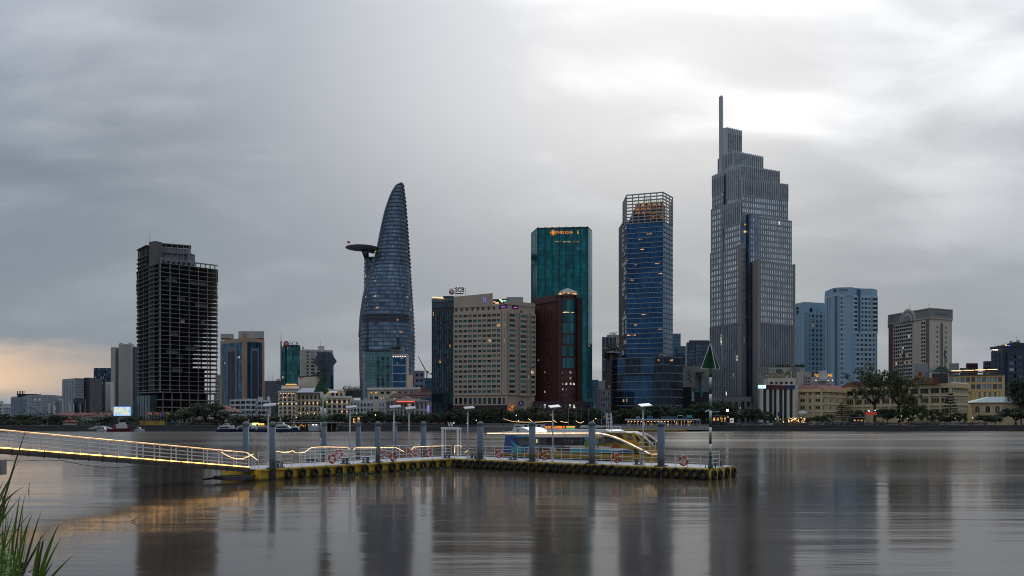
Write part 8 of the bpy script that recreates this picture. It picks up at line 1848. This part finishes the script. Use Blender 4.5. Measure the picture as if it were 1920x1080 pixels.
for px in (587, 593, 603): b = MB(); b.box((PX(px, 297.5), 297.6, PZ(796.4, 297)), (.5, .2, .3)); b.build('cabin_lamp', E_white, t)
tug = thing('red_tug', 'dark red working boat with white wheelhouse at the left quay', 'boat', (PX(226, 300), 300, 0)); x = PX(226, 300); b = MB(); hull(b, (x, 300), 9.0, 2.8, .9, 0, -.3, 1); b.build('hull', plain('tug_red', (.14, .015, .015)), tug); b = MB(); b.box((x + .4, 300, 1.9), (3.4, 1.8, 1.5)); b.box((x + .7, 300, 3.0), (1.8, 1.4, .9)); b.build('wheelhouse', M_bw_, tug)
b = MB(); b.tube([(x - .6, 300, 2.6), (x - .6, 300, 5.4)], .1, 5); b.build('mast', M_bw_, tug); b = MB(); b.box((x - 2.2, 300, 1.5), (1.2, 1.4, .9)); b.build('deck_house', plain('tug_red2', (.22, .03, .03)), tug)
for px0, px1, Yf, lab in ((183, 208, 300, 'small white speedboat with red stripe beside the footbridge'), (253, 271, 302, 'small white launch moored right of the red working boat')):
    x0, x1 = PX(px0, Yf), PX(px1, Yf); L = x1 - x0; cx = (x0 + x1) / 2; tt = thing('launch', lab, 'boat', (cx, Yf, 0)); b = MB(); hull(b, (cx, Yf), L, L * .32, .7, 0, -.2, 1); b.build('hull', M_bw_, tt); b = MB(); b.sheet([(cx - L * .25, Yf - .6, .7), (cx + L * .12, Yf - .6, .7), (cx + L * .02, Yf - .6, 1.6), (cx - L * .22, Yf - .6, 1.7)], (0, 1.2, 0)); b.build('cabin', M_bw_, tt)
    b = MB(); b.sheet([(cx - L * .18, Yf - .63, 1.0), (cx + L * .05, Yf - .63, 1.0), (cx - .02 * L, Yf - .63, 1.45), (cx - L * .17, Yf - .63, 1.45)], (0, .04, 0)); b.build('window', G_dark[2], tt)
# work boat lying behind the left arm of the pontoon
wb = thing('work_boat', 'low grey work boat with black bow lying behind the left pontoon arm', 'boat', onl(solve(onl, 640, PW + 1.3), PW + 1.3, 0)); s0_, s1_ = solve(onl, 574, PW + 1.3), solve(onl, 722, PW + 1.3); cpt_ = onl((s0_ + s1_) / 2, PW + 1.3); L_ = s1_ - s0_
b = MB(); hull(b, cpt_, L_, 1.7, .62, math.atan2(dl.y, dl.x), -.3, -1); b.build('hull', plain('workboat_grey', (.35, .35, .35), .5), wb)
b = MB(); q_ = onl(s0_ + .55, PW + 1.3, .62); b.lathe([(.1, -.4), (.42, -.3), (.5, .1), (.4, .32), (.08, .4)], q_, 10); b.build('bow_fender', M_rub, wb)
for f_, w__ in ((.32, 1.6), (.55, 2.2), (.78, 1.6)): q_ = onl(s0_ + L_ * f_, PW + 1.2, .78); child('locker', unit_box(plain('locker_white', (.55, .55, .54))), wb, q_, math.atan2(dl.y, dl.x), (w__, .9, .34))
b = MB(); b.tube([onl(s0_ + .8, PW + .6, .8), onl(s1_ - .4, PW + .6, .8)], .03, 5); b.build('gunwale_rail', M_rail, wb)
# parked motorbikes and small stalls on the promenade seen as a dense row of specks
pk = MB(); rnd = random.Random(12); mk = [plain('speck_%d' % i, c) for i, c in enumerate(((.03, .03, .035), (.22, .04, .03), (.30, .30, .32), (.05, .08, .16), (.30, .12, .05)))]
for (a_, c_, n) in ((1360, 1440, 120), (640, 830, 200), (1500, 1850, 260), (335, 400, 60)):
    for i in range(n):
        Yk = rnd.uniform(314.5, 319); x = PX(rnd.uniform(a_, c_), Yk); mi = rnd.randrange(5); z = GZ + .05; k = rnd.uniform(.8, 1.1)
        pk.box((x, Yk, z + .55 * k), (1.1 * k, .3, .35 * k), rnd.uniform(-.3, .3), mi); pk.box((x + .45 * k, Yk, z + .9 * k), (.12, .3, .5 * k), 0, mi); pk.lathe([(.02, 0), (.26, .0), (.26, .08), (.02, .08)], (x - .5, Yk, z + .3), 6, 0); pk.box((x - .15, Yk, z + .78 * k), (.6 * k, .25, .1), 0, 0)
pk.build('parked_motorbikes', mk, None, kind='stuff', label='dense row of parked motorbikes along the far promenade', category='motorbikes')
# promenade railing right
t = thing('quay_rail', 'thin grey railing along the embankment before the yellow arcade building', 'railing', (PX(1620, 313), 313, GZ))
for i in range(110): x = PX(1345, 313) + i * 1.2; child('rail_post', unit_box(W_slate), t, (x, 313.2, GZ + .65), 0, (.06, .06, 1.0))
for zz in (.6, 1.1): b = MB(); b.seg((PX(1345, 313), 313.2), (PX(1345, 313) + 131, 313.2), GZ + zz, GZ + zz + .05, -.02, .02); b.build('rail', W_slate, t)

# ================================================================== near bank plants and driftwood
def blade_mat():
    m, t_, b = principled('grass_blade'); g = nd('ShaderNodeNewGeometry', t_); cr = nd('ShaderNodeMix', t_, data_type='RGBA'); lk(g.outputs['Random Per Island'], cr.inputs[0], t_); cr.inputs[6].default_value = (.075, .15, .016, 1); cr.inputs[7].default_value = (.20, .33, .045, 1); lk(cr.outputs[2], b.inputs['Base Color'], t_); b.inputs['Roughness'].default_value = .45
    b.inputs['Subsurface Weight'].default_value = 0.0; return m
M_blade = blade_mat(); M_blade_d = leaf_mat('grass_dry', (.07, .08, .03), (.13, .12, .05))
def blade(mb, base, tip, w, droop=.15, n=6):
    """tapered folded blade from base to tip, bowed upwards"""
    base = Vector(base); tip = Vector(tip); d = tip - base; sdv = Vector((d.x, d.y, 0)); L = d.length
    side_ = d.cross(Vector((0, 1, .25))).normalized(); vs = []; fs = []
    for i in range(n + 1):
        u = i / n; p = base + d * u + Vector((0, 0, droop * L * 4 * u * (1 - u))); ww = w * (1 - u ** 1.6) * (0.55 + .9 * u if u < .5 else 1.0) + .0004
        vs += [tuple(p - side_ * ww), tuple(p + Vector((0, -ww * .5, -ww * .3))), tuple(p + side_ * ww)]
    for i in range(n): a_ = i * 3; fs += [(a_, a_ + 1, a_ + 4, a_ + 3), (a_ + 1, a_ + 2, a_ + 5, a_ + 4)]
    mb.add(vs, fs, 0, True)
Yg = 6.6
def at(px, py, Y): return (PX(px, Y), Y, PZ(py, Y))
clA = [((62, 1095), (82, 1005)), ((64, 1096), (114, 1010)), ((66, 1097), (138, 1041)), ((63, 1095), (112, 980)), ((60, 1092), (84, 1010)), ((62, 1094), (101, 1052)), ((58, 1095), (78, 1000))]
clB = [((34, 1080), (78, 957)), ((33, 1078), (44, 948)), ((30, 1070), (55, 975)), ((20, 1070), (62, 960)), ((28, 1085), (90, 990)), ((36, 1070), (64, 1030)), ((32, 1076), (20, 1000)), ((34, 1068), (80, 1013)), ((22, 1060), (48, 924)), ((18, 1045), (38, 925))]
clC = [((-20, 1010), (54, 791)), ((-30, 1000), (37, 860)), ((-25, 960), (28, 881)), ((-30, 965), (45, 912)), ((-22, 950), (8, 900)), ((-18, 985), (37, 934)), ((-15, 1010), (22, 928)), ((-25, 1060), (61, 957)), ((-20, 1040), (20, 915)), ((-12, 1080), (26, 960)), ((-8, 1070), (4, 940)), ((0, 1075), (14, 955))]
for cl_, lab, grp, w_ in ((clA, 'bright green grass tuft arching over the water at the bank edge', None, .017), (clB, 'upright green grass clump on the near bank', None, .011), (clC, 'tall reed blades leaning across the gangway at the picture edge', None, .010)):
    bx, by = cl_[0][0]; g0 = at(bx, by, Yg); tt = thing('reed_clump', lab, 'plant', (g0[0], Yg, g0[2] - .2))
    for k, ((a0, a1), (c0, c1)) in enumerate(cl_):
        Yb_ = Yg + ((k * 37) % 11 - 5) * .05; b = MB(); p0 = at(a0, a1, Yb_); p1 = at(c0, c1, Yb_ - .15); blade(b, (p0[0], p0[1], p0[2] - .12), p1, w_ * (1.2 if k % 3 == 0 else .85), .04 + .05 * ((k * 13) % 5) / 5); b.build('blade', M_blade if k % 4 else M_blade_d, tt)
rn = random.Random(44); tk = thing('reed_thicket', 'tangled thin green and browned reeds on the near bank', 'plant', at(0, 1085, Yg + .4))
for k in range(30):
    a0 = rn.uniform(-30, 46); Yk = Yg + rn.uniform(-.1, .7); p0 = at(a0, 1100 - abs(a0) * .3, Yk); hh_ = rn.uniform(30, 120) * (1.25 if a0 < 15 else .8); p1 = at(a0 + rn.gauss(8, 26), 1085 - hh_, Yk); b = MB(); blade(b, (p0[0], p0[1], p0[2] - .1), p1, rn.uniform(.003, .0075), rn.uniform(.02, .16)); b.build('blade', M_blade if rn.random() < .62 else M_blade_d, tk)
hb = thing('bank_weeds', 'small leafy weeds crowding the near bank corner', 'plant', at(10, 1075, Yg + .3)); b = MB(); rnd = random.Random(8)
for i in range(420):
    px = abs(rnd.gauss(0, 20)) - 8; py = 1090 - abs(rnd.gauss(0, 34)) * max(.2, 1 - px / 60); leaf(b, at(px, py, Yg + rnd.uniform(-.2, .5)), rnd.uniform(.012, .03), rnd)
b.build('foliage', [M_blade], hb, kind='stuff')
for i in range(9):
    b = MB(); p0 = at(-5 + i * 5, 1100, Yg + .2); p1 = at(-5 + i * 6 + rnd.uniform(-6, 8), 1010 + rnd.uniform(-30, 40), Yg + .1); b.tube([p0, p1], .004, 4, r1=.001); b.build('stem', M_blade_d, hb)
fs_ = thing('seed_head', 'dark dried seed head among the reeds', 'plant', at(6, 990, Yg)); b = MB(); b.tube([at(4, 1040, Yg), at(7, 930, Yg)], .005, 5, r1=.002); b.build('stem', M_blade_d, fs_); b = MB()
for i in range(160): leaf(b, at(7 + rnd.gauss(0, 1.6), 930 + rnd.random() * 42, Yg), .009, rnd)
b.build('seeds', BARK, fs_, kind='stuff')
# stones at the bank corner
for px, py, r, m, lab in ((43, 1060, .034, wall('stone_black', (.02, .02, .02)), 'black stone on the near bank'), (41, 1072, .03, wall('stone_brown', (.10, .07, .045)), 'brown stone on the near bank'), (50, 1083, .05, wall('stone_pale', (.35, .33, .31)), 'pale stone on the near bank')):
    p0 = at(px, py, Yg + .5); tt = thing('stone', lab, 'stone', p0); b = MB(); nA = 8
    b.lathe([(r * .4, -r * .8), (r * 1.0, -r * .3), (r * .95, r * .2), (r * .5, r * .7), (r * .1, r * .8)], p0, 9); o = b.build('rock', m, tt)
# grey concrete stub at the picture edge, sticks in the water
st = thing('marker_post', 'grey weathered box on a thin post at the near water edge', 'post', (PX(-10, 25), 25, -.3)); b = MB(); b.tube([(PX(-12, 25), 25, -.6), (PX(-12, 25), 25, 2.3)], .035, 6); b.build('post', W_dark, st); b = MB(); b.box((PX(-6, 25), 25, PZ(876, 25)), (.43, .3, .47)); b.build('box', wall('box_grey', (.22, .21, .20), .9, .4, 3, False), st)
for (px, py, Yd, lab, pts) in ((54, 921, 43.5, 'thin stick standing out of the river', [(0, -.1), (.02, .3), (.07, .5)]), (250, 978, 30.3, 'forked driftwood branch floating on the river', [(-.1, .03), (.0, .06), (.22, .2)])):
    x, y = P2(px, Yd); tt = thing('driftwood', lab, 'driftwood', (x, y, 0)); b = MB(); b.tube([(x + u, y, v) for u, v in pts], .018, 5, r1=.008); b.tube([(x, y, .05), (x + .2, y - .1, -.05)] if px > 100 else [(x - .03, y, -.1), (x - .04, y, .2)], .015, 5, r1=.008); b.build('stick', BARK, tt)
# water plants caught along the pontoon
for (a_, c_, lab) in ((625, 700, 'water hyacinth raft caught under the left arm tyres'), (745, 850, 'second water hyacinth raft near the pontoon bend')):
    tt = thing('floating_weed', lab, 'water plants', onl(solve(onl, (a_ + c_) / 2, -.3), -.3, 0)); b = MB(); rnd = random.Random(a_)
    for i in range(420):
        s = solve(onl, rnd.uniform(a_, c_), -.3); p0 = onl(s, -.25 - abs(rnd.gauss(0, .25)), abs(rnd.gauss(0, .06)) + .01); leaf(b, p0, .07, rnd)
    b.build('leaves', [LEAF[1]], tt, kind='stuff')
